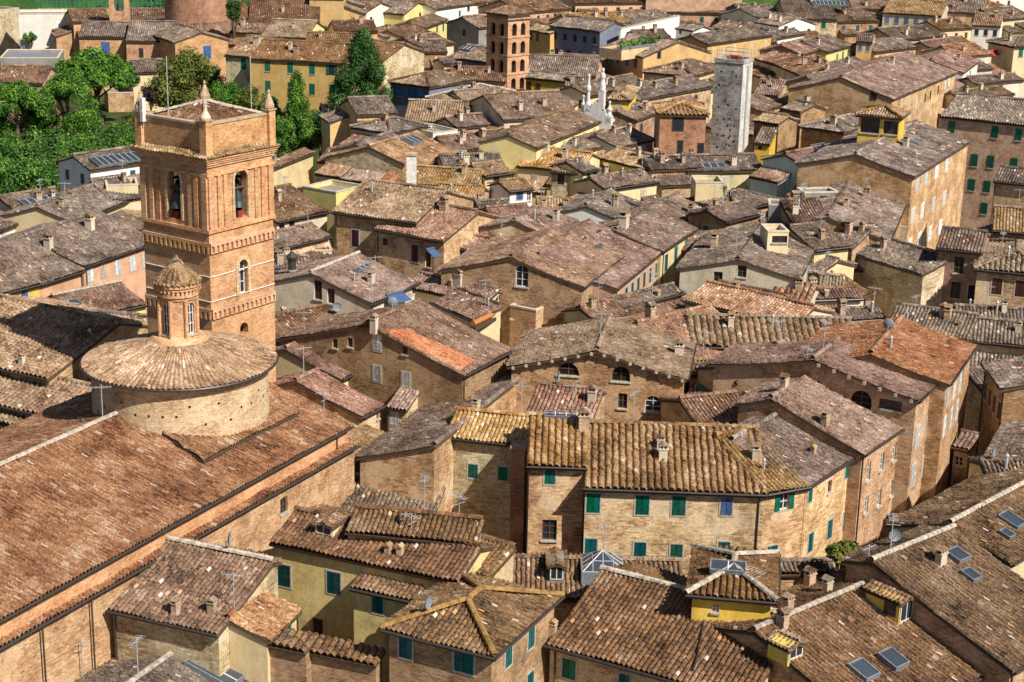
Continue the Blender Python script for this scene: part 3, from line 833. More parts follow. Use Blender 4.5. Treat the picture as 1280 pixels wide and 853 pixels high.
        if brackets:
            e0 = {'gx': [((0, 0, z), (W*xf, 0, z+s*W*xf)), ((W*xf, 0, z+s*W*xf), (W, 0, z))], 'gable': [((0, 0, z), (0, D*rf, z+s*D*rf))]}[kind]
            for a, b in e0:
                a, b = np.array(a, float), np.array(b, float)
                for t in np.linspace(.08, .94, 7):
                    q = a*(1-t)+b*t; mb = MB()
                    if kind == 'gx': mb.box(q[0]-.12, q[0]+.12, q[1]-.02, q[1]+.5, q[2]-.46, q[2]-.2, M_SILL)
                    else: mb.box(q[0]-.1, q[0]+.3, q[1]-.12, q[1]+.12, q[2]-.46, q[2]-.2, M_SILL)
                    adopt(mb.build('bracket'))
        if gut and lod < 2:
            mb = MB()
            if kind in ('gable', 'shed', 'hip'): mb.tube((0, -.06, z-.1), (W, -.06, z-.1), .09, M_METAL)
            if kind == 'gx': mb.tube((W+.06, 0, z-.1), (W+.06, D, z-.1), .09, M_METAL)
            if kind == 'hip' and 'r' in hips: mb.tube((W+.06, -.06, z-.1), (W+.06, D, z-.1), .09, M_METAL)
            adopt(mb.build('gutter'))
        if fascia:
            mb = MB(); mb.box(W*(.06 if lod == 0 else .0), W*(.42 if lod == 0 else 1), .02, .08, z-.5, z-.2, M_RED); adopt(mb.build('fascia'))
    if annex is None: annex = bool(label) and not wl and not auto and kind in ('gable', 'hip', 'gx') and lod >= 1
    if annex and slopes:
        r4 = random.Random(len(label)*13+int(W*7)+int(D*5))
        for k in 'frl':
            O, ax, nr, L_, rz = faces[k]
            if (camL-O)@nr < 0 or L_ < 4 or r4.random() < .12: continue
            u = r4.uniform(-.3, .6)
            while u < L_-2.2:
                w_ = min(r4.uniform(3.2, 6.5), L_-u+.3); dp_ = r4.uniform(2.6, 4.6)
                um = min(max(u+w_/2, .2), L_-.2)
                zt = min(z, topf(*(O+ax*um)[:2]))-r4.uniform(.7, 1.9)
                if r4.random() < .85:
                    zl = zt-.32*dp_
                    a = O+ax*u; b = O+ax*(u+w_)
                    sl = [a+nr*dp_+[0, 0, zl], b+nr*dp_+[0, 0, zl], b+[0, 0, zt], a+[0, 0, zt]]
                    mb = MB(); n = tile_slope(mb, sl, ms if r4.random() < .5 else ROOFS[r4.choice(['grey', 'brown', 'pink', 'beige'])], w, l, lod); slab(mb, sl, n, M_WOOD)
                    adopt(mb.build('annex_roof'))
                    mb = MB(); i_ = .2
                    facade(mb, a+ax*i_+nr*(dp_-.3), ax, nr, w_-2*i_, lambda u_: zl-.05, [], zb, [], mw)
                    facade(mb, a+ax*i_, nr, -ax, dp_-.3, lambda u_: zt-.32*u_-.15, [], zb, [], mw); facade(mb, b-ax*i_, nr, ax, dp_-.3, lambda u_: zt-.32*u_-.15, [], zb, [], mw)
                    adopt(mb.build('annex_wall'))
                u += w_+r4.choice((.0, .0, r4.uniform(.3, 2.0)))
    if label and lod == 0 and roof_o and zb == 0 and kind != 'flat':
        r6 = random.Random(len(label)+int(W*3))
        if ridges and r6.random() < .8:
            a, b = np.array(ridges[0][0]), np.array(ridges[0][1]); t = r6.uniform(.15, .85); q = a*(1-t)+b*t
            put(ANT if r6.random() < .75 else DISH, 'antenna', q, (0, 0, r6.uniform(0, 3)))
    if label and lod <= 1 and kind in ('gable', 'hip', 'shed') and parent is None and zb == 0:
        r7 = random.Random(int(W*11)+len(label)); dp = tuple(dp)+tuple(u for u in (.04, .96) if r7.random() < .5)
    for u in dp:
        mb = MB(); xx = u*W; mb.tube((xx, y0-.07, zb+.0), (xx, y0-.07, z-.15), .055, M_METAL); adopt(mb.build('downpipe'))
    rec = dict(M=Matrix.Translation((0, 0, zb)) @ fr.matrix(), label=label, fr=fr, W=W, D=D, z=z, root=root, roof=roof_o, wall=wall_o, slopes=slopes, dist=dist, topf=topf, adopt=adopt, kind=kind, cv=cv)
    HOUSES.append(rec)
    return rec

def hit(rec, p):
    """where a sight line meets a roof of a house already built: world point"""
    fr = rec['fr']; o_, d_ = ray_local(fr, rec['cv'](p)); best = None
    for sl in rec['slopes']:
        P = [np.array(v, float) for v in sl]; n = np.cross(P[1]-P[0], P[2]-P[0]); t = ((P[0]-o_)@n)/(d_@n); q = o_+d_*t
        if -.5 < q[0] < rec['W']+.5 and -.5 < q[1] < rec['D']+.5 and abs(q[2]-rec['topf'](q[0], q[1])) < .05 and (best is None or t < best[0]): best = (t, q)
    if best is None: WARN.append('hit misses '+rec['label'][:30]); return fr.world((rec['W']/2, rec['D']/2, rec['z']))
    return fr.world(best[1])
def zroom(rec, p_foot, p_eave):
    """height of an eave straight above the point where a wall stands on a roof"""
    q = hit(rec, p_foot); return z_at(q[:2], px(p_eave)[1])
def dormer(rec, p, w_, h_, wall, glass_front=True, roofm='brown', both=False):
    fr = rec['fr']; q = fr.loc(hit(rec, p)); s = .3; d_ = h_/s+.4
    x, y, z = q; root = rec['roof']; d_ = min(d_, 1.7*h_)
    mb = MB(); m = WALLS[wall]
    mb.box(x-w_/2, x+w_/2, y, y+d_, z-.3, z+h_, m)
    mb.hull([(x-w_/2, y, z+h_), (x+w_/2, y, z+h_), (x+w_/2, y+d_, z+h_), (x-w_/2, y+d_, z+h_)], [(x-.02, y, z+h_+.3*w_/2), (x+.02, y, z+h_+.3*w_/2), (x+.02, y+d_, z+h_+.3*w_/2), (x-.02, y+d_, z+h_+.3*w_/2)], m)
    e = .22
    for sg in (-1, 1):
        a = [(x+sg*(w_/2+e), y-e, z+h_-.3*e+.06), (x+sg*(w_/2+e), y+d_+.3, z+h_-.3*e+.06), (x, y+d_+.3, z+h_+.3*w_/2+.06), (x, y-e, z+h_+.3*w_/2+.06)]
        n = tile_slope(mb, a, ROOFS[roofm], .3, .35, 0); slab(mb, a, n, M_WOOD, .08)
    mb.box(x-w_/2+.12, x+w_/2-.12, y-.03, y+.02, z+.15, z+h_-.08, M_GLASS)
    mb.box(x-.03, x+.03, y-.06, y-.03, z+.15, z+h_-.08, M_FRAME); mb.box(x-w_/2+.08, x+w_/2-.08, y-.06, y-.03, z+h_-.1, z+h_-.02, M_FRAME); mb.box(x-w_/2+.08, x+w_/2-.08, y-.06, y-.03, z+.1, z+.16, M_FRAME)
    for sg in (-1, 1): a = x+sg*(w_/2-.1); mb.box(a-.035, a+.035, y-.06, y-.03, z+.1, z+h_-.02, M_FRAME)
    if both: mb.box(x-w_/2-.03, x-w_/2-.005, y+.25, y+d_*.45, z+.35, z+h_-.12, M_GLASS)
    o = mb.build('dormer', root)
def glass_pyramid(rec, p, w_):
    fr = rec['fr']; q = fr.loc(hit(rec, p)); x, y, z = q; h_ = w_*.36; zz = z+.45
    mb = MB(); c = [(x-w_/2, y-w_/2), (x+w_/2, y-w_/2), (x+w_/2, y+w_/2), (x-w_/2, y+w_/2)]; ap = np.array([x, y, zz+h_])
    mb.sqring(x-w_/2, x+w_/2, y-w_/2, y+w_/2, .08, .1, z-1.0, zz, M_LEAD)
    for a, b in zip(c, c[1:]+c[:1]):
        a = np.array([*a, zz]); b = np.array([*b, zz]); mb.face([a, b, ap], M_SKYGLASS); mb.tube(a, ap, .035, M_STEEL, 4)
        for t in (.25, .5, .75):
            m = a*(1-t)+b*t; e = ap if t == .5 else (a*.5+ap*.5 if t < .5 else b*.5+ap*.5); mb.tube(m, e, .035, M_STEEL, 4)
        mb.tube(a*.5+ap*.5, b*.5+ap*.5, .035, M_STEEL, 4); mb.tube(a, b, .035, M_STEEL, 4)
    mb.build('skylight', rec['roof'])
# ================================================================== near: the bottom half of the view
G = 'tiled houses of the old town'
# ---- bottom row, from the west
tile(0, 3)
H('brown stone house with a black gutter and patchy brown tiles beside the church aisle', (535, 487), (1085, 612), (1270, 225), 13.5, 'gable', 'brown', 'stone', ridge='m', rf=.86,
  ch=[(880, 500, 'brick', .7), (1060, 500, 'brick', .7), (1215, 165, 'brick', .8)], group=G)
H('low house whose roof carries the big three pane skylight, at the lower edge', (560, 652), (150, 922), (960, 640), 9.4, 'gable', 'grey', 'brown', s=.28, ridge='m', sk=[(1110, 770, 3.4, 3.4, 'big')], an=[(415, 830)], group=G)
tile(1, 3)
c_ = H('mouldy yellow house with two teal shutters facing a small courtyard', (60, 150), (1010, 352), (560, 60), 15.0, 'gable', 'brown', 'mouldy', gut=False,
  wins=[('t', [(140, 318)], .95, 1.5), ('t', [(390, 355)], .95, 1.5), ('d', [(308, 590)], .8, 1.6)], ch=[(660, 200, 'vent'), (720, 205, 'vent')], group=G)
H('small yellow wing with one teal shutter projecting into the courtyard', (462, 376), (790, 448), 4.2, 13.6, 'shed', 'brown', 'mouldy', wins=[('t', [(608, 465)], .75, 1.1)], gut=True, group=G)
H('tiny red tiled lean-to house with a green door beside the mouldy yellow house', (80, 640), (238, 487), (-20, 420), 13.0, 'shed', 'terra', 'cream', wins=[('g', [(158, 575)], .8, 1.5)], gut=False, group=G)
dormer(c_, (340, 118), 1.3, .8, 'cream', roofm='brown')
H('brick house with ochre hip ridges on a brown roof and teal shutters below', (620, 582), (1195, 728), 9.2, 14.6, 'hip', 'brown', 'brown', ridge='l',
  wins=[('t', [(748, 682)], .85, 1.25), ('t', [(1040, 752)], 1.25, 1.3), ('t', [(1262, 722), (1375, 630)], .85, 1.3), ('t', [(1370, 850)], .8, 1.2)], group=G)
tile(2, 3)
br_ = H('wide brown roofed house with green shutters close to the lower edge', (165, 662), (1190, 950), (600, 322), 12.2, 'gable', 'brown', 'tan', ridge='m', rf=.62,
  wins=[('g', [(285, 785)], .9, 1.3), ('t', [(562, 845)], .7, .9)], ch=[(205, 600, 'brick', .6)], group=G)
gp_ = H('house under the glass pyramid, its brown roof joining the foot of the long stone house', (-60, 425), (870, 445), (350, 235), 11.4, 'gable', 'brown', 'tan', rf=.7, group=G, gut=False)
glass_pyramid(gp_, (450, 290), 2.7)
dormer(gp_, (222, 345), 1.0, 1.2, 'grey')
H('yellow rooftop room with a hipped tile roof and a strip skylight', (868, 410), (1330, 450), 7.2, zroom(br_, (1070, 560), (1080, 425)), 'hip', 'brown', 'yellow', zb=10, wins=[('f', [(1018, 485)], .42, .5)], sk=[(1080, 285, 2.2, 1.0, 'big')], ridge='m', w=.4, group=G)
tile(3, 3)
ds_ = H('house with two blue skylights and a yellow dormer on its long brown roof', (520, 1100), (1240, 736), (420, 385), 12.0, 'gable', 'brown', 'orange', ridge='m', rf=.7, sk=[(475, 800, 1.3, 1.5), (622, 745, 1.3, 1.5)],
  ch=[(70, 575, 'brick', .9), (100, 490, 'brick', .8), (295, 400, 'plaster', .8), (120, 330, 'brick', .8), (207, 365, 'brick', .9)], wins=[('d', [(1100, 830)], .5, .8)], group=G)
mb = MB(); tile(2, 3); P = [hit(br_, p)+np.array([0, 0, .12]) for p in ((958, 560), (945, 640), (925, 740), (905, 800))]; tile(3, 3)
for a, b in zip(P, P[1:]): mb.tube(a, b, .06, M_METAL)
o = mb.build('cable', br_['root']); o.matrix_parent_inverse = br_['M'].inverted()
dormer(ds_, (685, 548), 1.35, 1.5, 'yellow', both=True)
dormer(ds_, (135, 735), 1.3, .9, 'yellow')
H('house with a grey mortared ridge and two small blue skylights, next to the yellow dormer', (1235, 800), (1640, 590), (720, 160), 13.2, 'gable', 'brown', 'brown', ridge='m', rf=.82, sk=[(945, 225, 1.2, 1.2), (1010, 325, .9, 1.1)], ch=[(862, 262, 'plaster', .9)], dish=[(625, 165)], group=G)
H('house on the east side whose cream banded gable overlooks the double skylight roof', (588, 52), (1225, 262), 15, 14.6, 'gx', 'brown', 'cream', ridge='m', sk=[(1215, 50, 1.3, 1.6), (1190, 120, .8, .9)], ch=[(1110, 215, 'brick', 1.1)], group=G)
H('low dark roofed shed house with brick chimneys behind the house with two blue skylights', (20, 310), (420, 300), (300, 262), 10.6, 'shed', 'grey', 'tan', group=G, gut=False)
tile(3, 2)
H('small house with a red pipe chimney and cream panels on the narrow street', (1115, 728), (1420, 728), (1230, 600), 14.5, 'gable', 'grey', 'cream', ch=[(1188, 640, 'pipe', 1.1)], auto=[('f', 'c', 2, -1.0, .9, 1.1)], group=G)
H('long house with a curving shaded flank along the narrow street', (1178, 405), (960, 790), 9, 13.6, 'gable', 'grey', 'brown', group=G)
H('rust stained brick house at the mouth of the narrow street', (1066, 110), (1160, 240), 11, 16.6, 'gable', 'grey', 'brown', s=.24, auto=[('f', 'b', 4, -2.2, .9, 1.5)], group=G)
H('stone house with a plain lit front between two street roofs', (1158, 352), (1420, 330), 6, 12.8, 'shed', 'grey', 'stone', group=G)

# ---- the long curved stone house and its row
tile(2, 2)
cur = H('long stone house with green shutters and a lichen roof in the middle of the view', (357, 735), (1278, 768), (850, 425), 15.0, 'gable', 'lichen', 'tan', rf=.86, w=.5,
  wins=[('g', [(402, 812), (652, 822), (834, 826)], .95, 1.45), ('u', [(1072, 828)], .8, 1.35), ('t', [(390, 1032), (640, 1050), (1060, 1048)], .85, 1.3), ('g', [(822, 1060)], .85, 1.3)], ch=[(755, 590, 'plaster', .9), (742, 535, 'plaster', .75), (1215, 590, 'plaster', .9), (1258, 645, 'pipe', .8)], group=G)
tile(2, 3)
H('pale stone house with one green shutter and a glazed roof strip beside the brick pier', (72, -232), (378, -222), (250, -480), 16.0, 'gable', 'lichen', 'tan', rf=.8, w=.46,
  wins=[('g', [(190, -175)], .75, 1.1), ('d', [(187, 92)], 1.05, 1.6)], ch=[(360, -420, 'brick', 1.1)], sk=[(270, -475, 3.2, .7, 'big')], group=G, gut=True)
tile(2, 2)
H('low brown roofed house tucked in front of the wall with arched lunettes', (60, 365), (400, 402), (290, 232), 16.0, 'gable', 'pink', 'tan', rf=.7, ch=[(400, 300, 'plaster', .9)], group=G, gut=False)
tile(1, 2)
H('cream stone house with two green shutters and a small lichen roof', (935, 480), (1360, 525), (1290, 372), 15.2, 'gable', 'lichen', 'stone', rf=.6, wins=[('g', [(1085, 652), (1235, 665)], .85, 1.15)], group=G)
gr = H('patched brick house under a wide grey roof with a small ochre capped chimney', (1050, 172), (492, 580), (880, 530), 13.8, 'shed', 'grey', 'tan', ch=[(1100, 350, 'plaster', .9)], group=G, gut=False)
H('low dark tiled roof house wedged between the church and the cream stone house', (330, 850), (880, 905), (760, 700), 10.5, 'gable', 'grey', 'tan', ridge='m', group=G, gut=False)
tile(1, 3)
H('brick house with a stepped brown roof above the mouldy yellow house', (440, 95), (1100, 160), (760, 0), 16.2, 'shed', 'brown', 'tan', group=G, gut=False)
H('long row of ochre tiles beside the brick pier stairs', (560, 150), (1160, 330), (1000, 90), 14.3, 'shed', 'brown', 'tan', group=G, gut=False)

# ---- the brick house with white shutters and neighbours right of the church
tile(1, 2)
bw_ = H('brick house with white shutters and a patched orange roof, beyond the church', (1050, 170), (1290, 45), (560, -90), 17.2, 'gable', 'pink', 'brown', os_=.2,
  wins=[('w', [(605, 10), (605, 165), (750, 197)], .75, 1.35), ('w', [(683, 372)], .75, 1.5), ('d', [(395, 15), (470, 10), (745, 40)], .5, .8)], ch=[(590, -70, 'plaster', .8)], group=G, gut=True)
P = [hit(bw_, p) for p in ((660, -70), (800, -30), (1010, 150), (880, 60))]
fr = bw_['fr']; ys = [fr.loc(p) for p in P]
mb = MB(); zz = lambda y: bw_['z']+.3*y+.07
tile_slope(mb, [(.25, .6, zz(.6)), (2.6, .6, zz(.6)), (2.2, bw_['D']*.36, zz(bw_['D']*.36)), (.25, bw_['D']*.42, zz(bw_['D']*.42))], ROOFS['orange'], .42, .42, 0)
o = mb.build('repaired_tiles', bw_['roof'])
H('pink roofed annex nearest the bell tower foot', (432, 192), (545, 138), (150, 35), 15.2, 'gable', 'pink', 'cream', wins=[('d', [(538, 170)], .6, .9)], group=G)
H('pink roofed annex with one tall white shutter below the brick house', (535, 382), (645, 322), (270, 165), 14.6, 'gable', 'pink', 'tan', group=G, wins=[('d', [(620, 365)], .4, .7)])
H('narrow house with a double white shutter at the corner of the pink annex', (645, 330), (752, 345), 4, 14.2, 'shed', 'pink', 'tan', wins=[('w', [(683, 372)], .8, 1.5)], group=G, gut=False)
H('small lichen roofed store house against the church flank', (520, 590), (668, 470), (400, 370), 13.0, 'gable', 'lichen', 'tan', group=G, gut=False)

# ---- the row with white windows along the narrow street
tile(3, 2)
H('tan house with white window frames facing the narrow street', (491, 568), (706, 421), (170, 195), 15.6, 'gable', 'pink', 'orange', rf=.72, w=.36, s=.34,
  wins=[('f', [(503, 655), (570, 606), (632, 556)], .75, 1.5), ('f', [(492, 822), (556, 786), (621, 736)], .75, 1.4)], ch=[(285, 420, 'brick', .9), (80, 240, 'plaster', .9)], group=G, fascia=False)
H('tall brick house with an arched loggia window under its gable', (762, 300), (872, 192), (330, 10), 18.2, 'gable', 'pink', 'orange', w=.36, s=.21, os_=.4, brackets=True,
  wins=[('A', [(466, 296)], 1.7, 1.5, 'l'), ('d', [(612, 322)], 1.8, .8, 'l'), ('w', [(745, 480), (800, 430), (830, 400)], 1.2, 1.8, 'f'), ('w', [(725, 670), (778, 620), (815, 590)], 1.2, 1.8, 'f')], ch=[(700, 330, 'brick', 1.8), (492, 40, 'plaster', .9), (575, 45, 'plaster', .9)], group=G)
H('tall house with a long terracotta roof beside the dark street', (915, 215), (1046, 22), (620, -60), 18.6, 'gable', 'terra', 'orange', w=.36, s=.24,
  wins=[('w', [(898, 275), (930, 240), (960, 205)], 1.1, 1.7), ('w', [(880, 430), (912, 390), (942, 350)], 1.1, 1.7)], ch=[(612, 40, 'pipe')], group=G)
H('projecting tiled bay with a small white window over the street', (915, 528), (1005, 548), 2.2, 11.5, 'shed', 'pink', 'tan', zb=6, wins=[('f', [(940, 602)], .7, .8)], group=G)

# ---- house with lunettes
tile(2, 2)
H('brick house with two dark lunette arches and a white arched window in its gable', (-30, 125), (880, 190), 10, 17.0, 'gx', 'beige', 'orange', s=.26, brackets=True, os_=.45,
  wins=[('A', [(281, 143)], 1.8, 1.1), ('A', [(545, 167)], 1.5, 1.3), ('d', [(553, 302)], .75, 1.3), ('a', [(705, 316)], 1.35, 1.35)], ch=[(835, 75, 'plaster', 1.0)], sk=[(970, 55, 1, .6)], group=G, w=.45)
H('terrace house with rows of upright tiles beside the lunette house', (888, 172), (1130, 168), (1000, 95), 16.0, 'shed', 'beige', 'cream', group=G, gut=False)
H('low pink roof house below the green awning', (872, 318), (960, 325), (915, 215), 14.6, 'shed', 'beige', 'orange', group=G, gut=False)
H('small house with a flat grey slope beside the upright tile rows', (940, 430), (1230, 395), (1150, 255), 15.2, 'gable', 'pink', 'tan', ch=[(1245, 410, 'vent')], group=G, gut=False)
H('house with red painted eaves and grey tiles behind the middle roofs', (1130, 205), (1560, 90), (1300, 50), 17.0, 'gable', 'grey', 'tan', fascia=True, ch=[(1330, 110, 'brick', 1.4), (1350, 205, 'plaster')], group=G, gut=False)
tile(3, 2)
H('roof with a dark tarpaulin corner and red fascia between the chimneys', (-30, 330), (170, 255), (100, 190), 15.6, 'shed', 'grey', 'tan', fascia=True, group=G, gut=False)
# ---- the curve of the long stone house: two more facets of the same building
tile(3, 2)
H('', (-2, 766), (216, 726), (-60, 440), 15.0, 'shed', 'lichen', 'tan', parent=cur, pre='corner_', wins=[('o', [(82, 806)], .8, 1.2), ('t', [(20, 1070)], .9, 1.4)], os_=.0)
H('', (216, 726), (474, 560), (60, 360), 15.0, 'gable', 'grey', 'tan', parent=cur, pre='wing_', rf=.8, os_=.0,
  wins=[('g', [(210, 772)], .6, 1.1), ('d', [(309, 730)], .6, 1.0), ('g', [(398, 632)], .8, 1.5), ('t', [(212, 1008), (308, 942), (386, 900)], .75, 1.5)], ch=[(225, 560, 'vent')])
# brick pier of the long house
def brick_pier(p, ztop, w_, d_):
    A = at(p, ztop); mb = MB()
    o = empty('brick_pier', (A[0], A[1], 0), R(-4)); tag(o, 'tall dark brick pier rising beside the pale stone house with one green shutter', 'pier')
    mb.box(-w_/2, w_/2, 0, d_, 0, ztop, WALLS['brown']); mb.build('shaft', o)
    mb = MB(); mb.box(-w_/2-.12, w_/2+.12, -.12, d_+.12, ztop, ztop+.18, M_CHIM); mb.build('cap', o)
brick_pier((648, 562), 15.3, 1.0, 1.4)

# ================================================================== the church with its drum
tile(0, 0)
NE = 16.5
ch_ = H('brick church with a long terracotta nave roof and a round lantern drum', (-100, 830), (441, 532), (80, 547), NE, 'gable', 'terra', 'tower', s=.29, raw=True, name='church', cat='church', w=.32, l=.5, ov=.35, os_=.2, ridge='m', lod=0)
frN = ch_['fr']
# side aisle: a narrow strip of tiles under the nave wall
H('', (-100, 866), (449, 556), 2.2, NE-1.55, 'shed', 'terra', 'orange', s=.28, raw=True, parent=ch_, pre='aisle_', w=.34, ov=.35,
  wins=[('d', [(355, 632)], .9, 1.2)], lod=0)
# downpipes on the aisle wall
for p in ((115, 765), (54, 800)):
    nA = -frN.y; q = on_plane(p, at((15, 806), NE-1.6)+frN.y*.3, nA)
    mb = MB(); mb.tube((q[0], q[1], 0), (q[0], q[1], NE-1.8), .06, M_METAL); o = mb.build('downpipe'); o.parent = ch_['root']; o.matrix_parent_inverse = ch_['M'].inverted()
def church_part(o):
    o.parent = ch_['root']; o.matrix_parent_inverse = ch_['M'].inverted(); return o
# the drum stands over the crossing; its middle lies on the ridge line
rid = [frN.world(v) for v in ((0, ch_['D']/2, 0), (frN.W, ch_['D']/2, 0))]
rd = (rid[1]-rid[0])/np.linalg.norm(rid[1]-rid[0])
best = None
for zz in np.linspace(18, 30, 241):
    c = at((225, 449), zz); off = abs(np.cross(rd[:2], (c-rid[0])[:2])+.8)
    if best is None or off < best[0]: best = (off, zz, c)
ZD, DC = best[1], best[2]
sl_ = np.linalg.norm(DC-CAM)
RD = 118*sl_/F_PX
print('drum eave z', ZD, 'radius', RD, 'dist', sl_, 'off', best[0], 'ridge z', NE+.29*ch_['D']/2)
cx_, cy_ = DC[0], DC[1]
mb = MB()
n_ = 64
rw = RD*.91; zb_ = NE-2.0
prof = [(rw, zb_-ZD), (rw, -.75), (rw+.12, -.72), (rw+.12, -.55), (rw+.3, -.5), (rw+.3, -.35), (rw+.5, -.3), (rw+.5, -.12)]
v = []
for j, (r_, z_) in enumerate(prof):
    for i in range(n_):
        a = 2*math.pi*i/n_; v.append((cx_+r_*math.cos(a), cy_+r_*math.sin(a), ZD+z_))
for j in range(len(prof)-1):
    for i in range(n_):
        i2 = (i+1) % n_; q = [v[j*n_+i], v[j*n_+i2], v[(j+1)*n_+i2], v[(j+1)*n_+i]]
        ua, ub = i*2*math.pi*rw/n_, (i+1)*2*math.pi*rw/n_
        mb.face(q, WALLS['drum'], [(ua, q[0][2]), (ub, q[1][2]), (ub, q[2][2]), (ua, q[3][2])])
drum = church_part(mb.build('drum'))
# putlog holes in the drum wall
for k in range(20):
    mb = MB()
    a = -math.pi*.95+k*.155+random.uniform(-.02, .02); z_ = ZD-random.choice((1.5, 2.2, 2.9)); c, s_ = math.cos(a), math.sin(a)
    t = np.array([-s_, c, 0]); o = np.array([cx_+(rw+.01)*c, cy_+(rw+.01)*s_, z_]); nn = np.array([c, s_, 0])
    mb.face([o-t*.08-[0, 0, .08], o+t*.08-[0, 0, .08], o+t*.08+[0, 0, .08], o-t*.08+[0, 0, .08]], M_DARK); mb.build('putlog_hole', drum)
# conical roof of curved tiles in radial rows
def cone_tiles(mb, c, r0, z0, r1, z1, rows, mat, l=.45, amp=.09, steps=4):
    hs = [-.4, .5, 1.0, .5]; J = max(2, int(math.hypot(r0-r1, z1-z0)/l))
    nu = rows*steps; V = []; jt = rng.normal(0, 1, (rows, J+1))
    us = np.arange(nu)
    for j in range(J):
        for e in (0, 1):
            t = (j+e*.96)/J
            for i in us:
                a = 2*math.pi*i/nu; k = i % steps; rr = r0+(r1-r0)*t; fade = max(.35, rr/r0)
                h = amp*fade*(hs[k]+(.34 if not e else -.05)*(1 if k else .3)+jt[i//steps, j]*.1)
                da = 0
                V.append((c[0]+rr*math.cos(a+da), c[1]+rr*math.sin(a+da), z0+(z1-z0)*t+h))
    nv = 2*J; idx = np.arange(nu*nv).reshape(nv, nu)
    nx = np.roll(idx, -1, axis=1)
    q = np.stack([idx[:-1], nx[:-1], nx[1:], idx[1:]], -1).reshape(-1, 4)
    U = np.ones((nv-1, 1))*(us[None, :]//steps+.5+np.where(us % steps == 0, 1000, 0)); W2 = (np.arange(nv-1)[:, None]//2+.5)*np.ones((1, nu))
    uv = np.stack([U, W2], -1).reshape(-1, 1, 2).repeat(4, 1)
    mb.grid(np.array(V), q, uv, mat)
RL = 33*sl_/F_PX
zc = ZD+(RD-RL)*.335
mb = MB(); cone_tiles(mb, (cx_, cy_), RD, ZD, RL, zc, 112, ROOFS['lichen'], amp=.075)
mb.lathe([(RD-.02, -.12), (RD-.02, -.06), (RL, zc-ZD-.12), (RL, zc-ZD-.3)], M_WOOD, 64, (cx_, cy_, ZD))
cone = mb.build('drum_roof', drum)
mb = MB()
prev = None
for i in range(64):
    a, b = 2*math.pi*i/64, 2*math.pi*(i+1)/64
    mb.tube((cx_+(RD+.05)*math.cos(a), cy_+(RD+.05)*math.sin(a), ZD-.06), (cx_+(RD+.05)*math.cos(b), cy_+(RD+.05)*math.sin(b), ZD-.06), .085, M_METAL, 5)
mb.build('gutter', drum)
# lantern: ring, eight arched bays, entablature, ribbed cap
Lz0 = zc-.15
def zL(py): return z_at((cx_, cy_), py)
z_ring, z_body, z_top, z_cap = zL(412), zL(407)+.15, zL(371), zL(330)
print('lantern', Lz0, z_ring, z_body, z_top, z_cap)
rl = 22.5*sl_/F_PX
mb = MB()
mb.lathe([(RL+.15, -.3), (RL+.2, .1), (RL+.05, .22), (RL-.1, .34), (rl, .42)], WALLS['tower'], 32, (cx_, cy_, Lz0))
for (r_, a_, b_) in ((rl+.08, .02, .25), (rl+.2, .25, .42), (rl+.1, .42, .75), (rl+.24, .75, .95), (rl+.34, .95, 1.15)):
    mb.lathe([(r_, a_), (r_, b_)], WALLS['tower'], 32, (cx_, cy_, z_top))
for k in range(32):   # dentils
    a = 2*math.pi*k/32
    mb.tube((cx_+(rl+.28)*math.cos(a), cy_+(rl+.28)*math.sin(a), z_top+.62), (cx_+(rl+.28)*math.cos(a), cy_+(rl+.28)*math.sin(a), z_top+.76), .07, WALLS['tower'], 4)
n8 = 8; zb8 = Lz0+.4
sidew = 2*rl*math.tan(math.pi/n8)*.98
lan_frames = []
for k in range(n8):
    a = -math.pi/2+2*math.pi*k/n8+R(11)
    c, s_ = math.cos(a), math.sin(a); nn = np.array([c, s_, 0]); ax = np.array([-s_, c, 0])
    O = np.array([cx_, cy_, 0])+nn*rl*.97-ax*sidew/2
    facade(mb, O, ax, nn, sidew, lambda u: z_top+.03, [], zb8, [(sidew*.2, sidew*.8, zb8+.2, z_top-.22, True)] if k % 2 else [], WALLS['tower'], .3)
    mb.tube((O+nn*.04+[0, 0, zb8]), (O+nn*.04+[0, 0, z_top]), .14, WALLS['tower'], 8)
    if k % 2: lan_frames.append((O+ax*sidew/2, a))
lantern = mb.build('lantern', drum)
for q, a in lan_frames:
    hh = (z_top-.22)-(zb8+.2)
    o = add_window(lantern, 'a', sidew*.6, hh, (q[0], q[1], zb8+.2+hh/2), a+math.pi/2, 0)
mb = MB()
r_c = rl+.44
cone_tiles(mb, (cx_, cy_), r_c, z_top+1.15, r_c*.86, z_top+1.5, 30, ROOFS['lichen'], .4, .09)
nd = 20
pc = [(r_c*.82, z_top+1.36), (r_c*.74, z_top+1.6), (r_c*.55, z_top+1.98), (r_c*.33, z_top+2.28), (.2, z_top+2.48), (.1, z_top+2.6), (.22, z_top+2.72), (.12, z_top+2.86), (.03, z_top+3.1)]
v = []
for j, (r_, z_) in enumerate(pc):
    for i in range(nd*2):
        rr = r_*(1.09 if i % 2 == 0 else .96); a = math.pi*i/nd; v.append((cx_+rr*math.cos(a), cy_+rr*math.sin(a), z_))
mb.mesh(v, [(j*nd*2+i, j*nd*2+(i+1) % (nd*2), (j+1)*nd*2+(i+1) % (nd*2), (j+1)*nd*2+i) for j in range(len(pc)-1) for i in range(nd*2)], ROOFS['lichen'])
mb.build('lantern_cap', lantern)
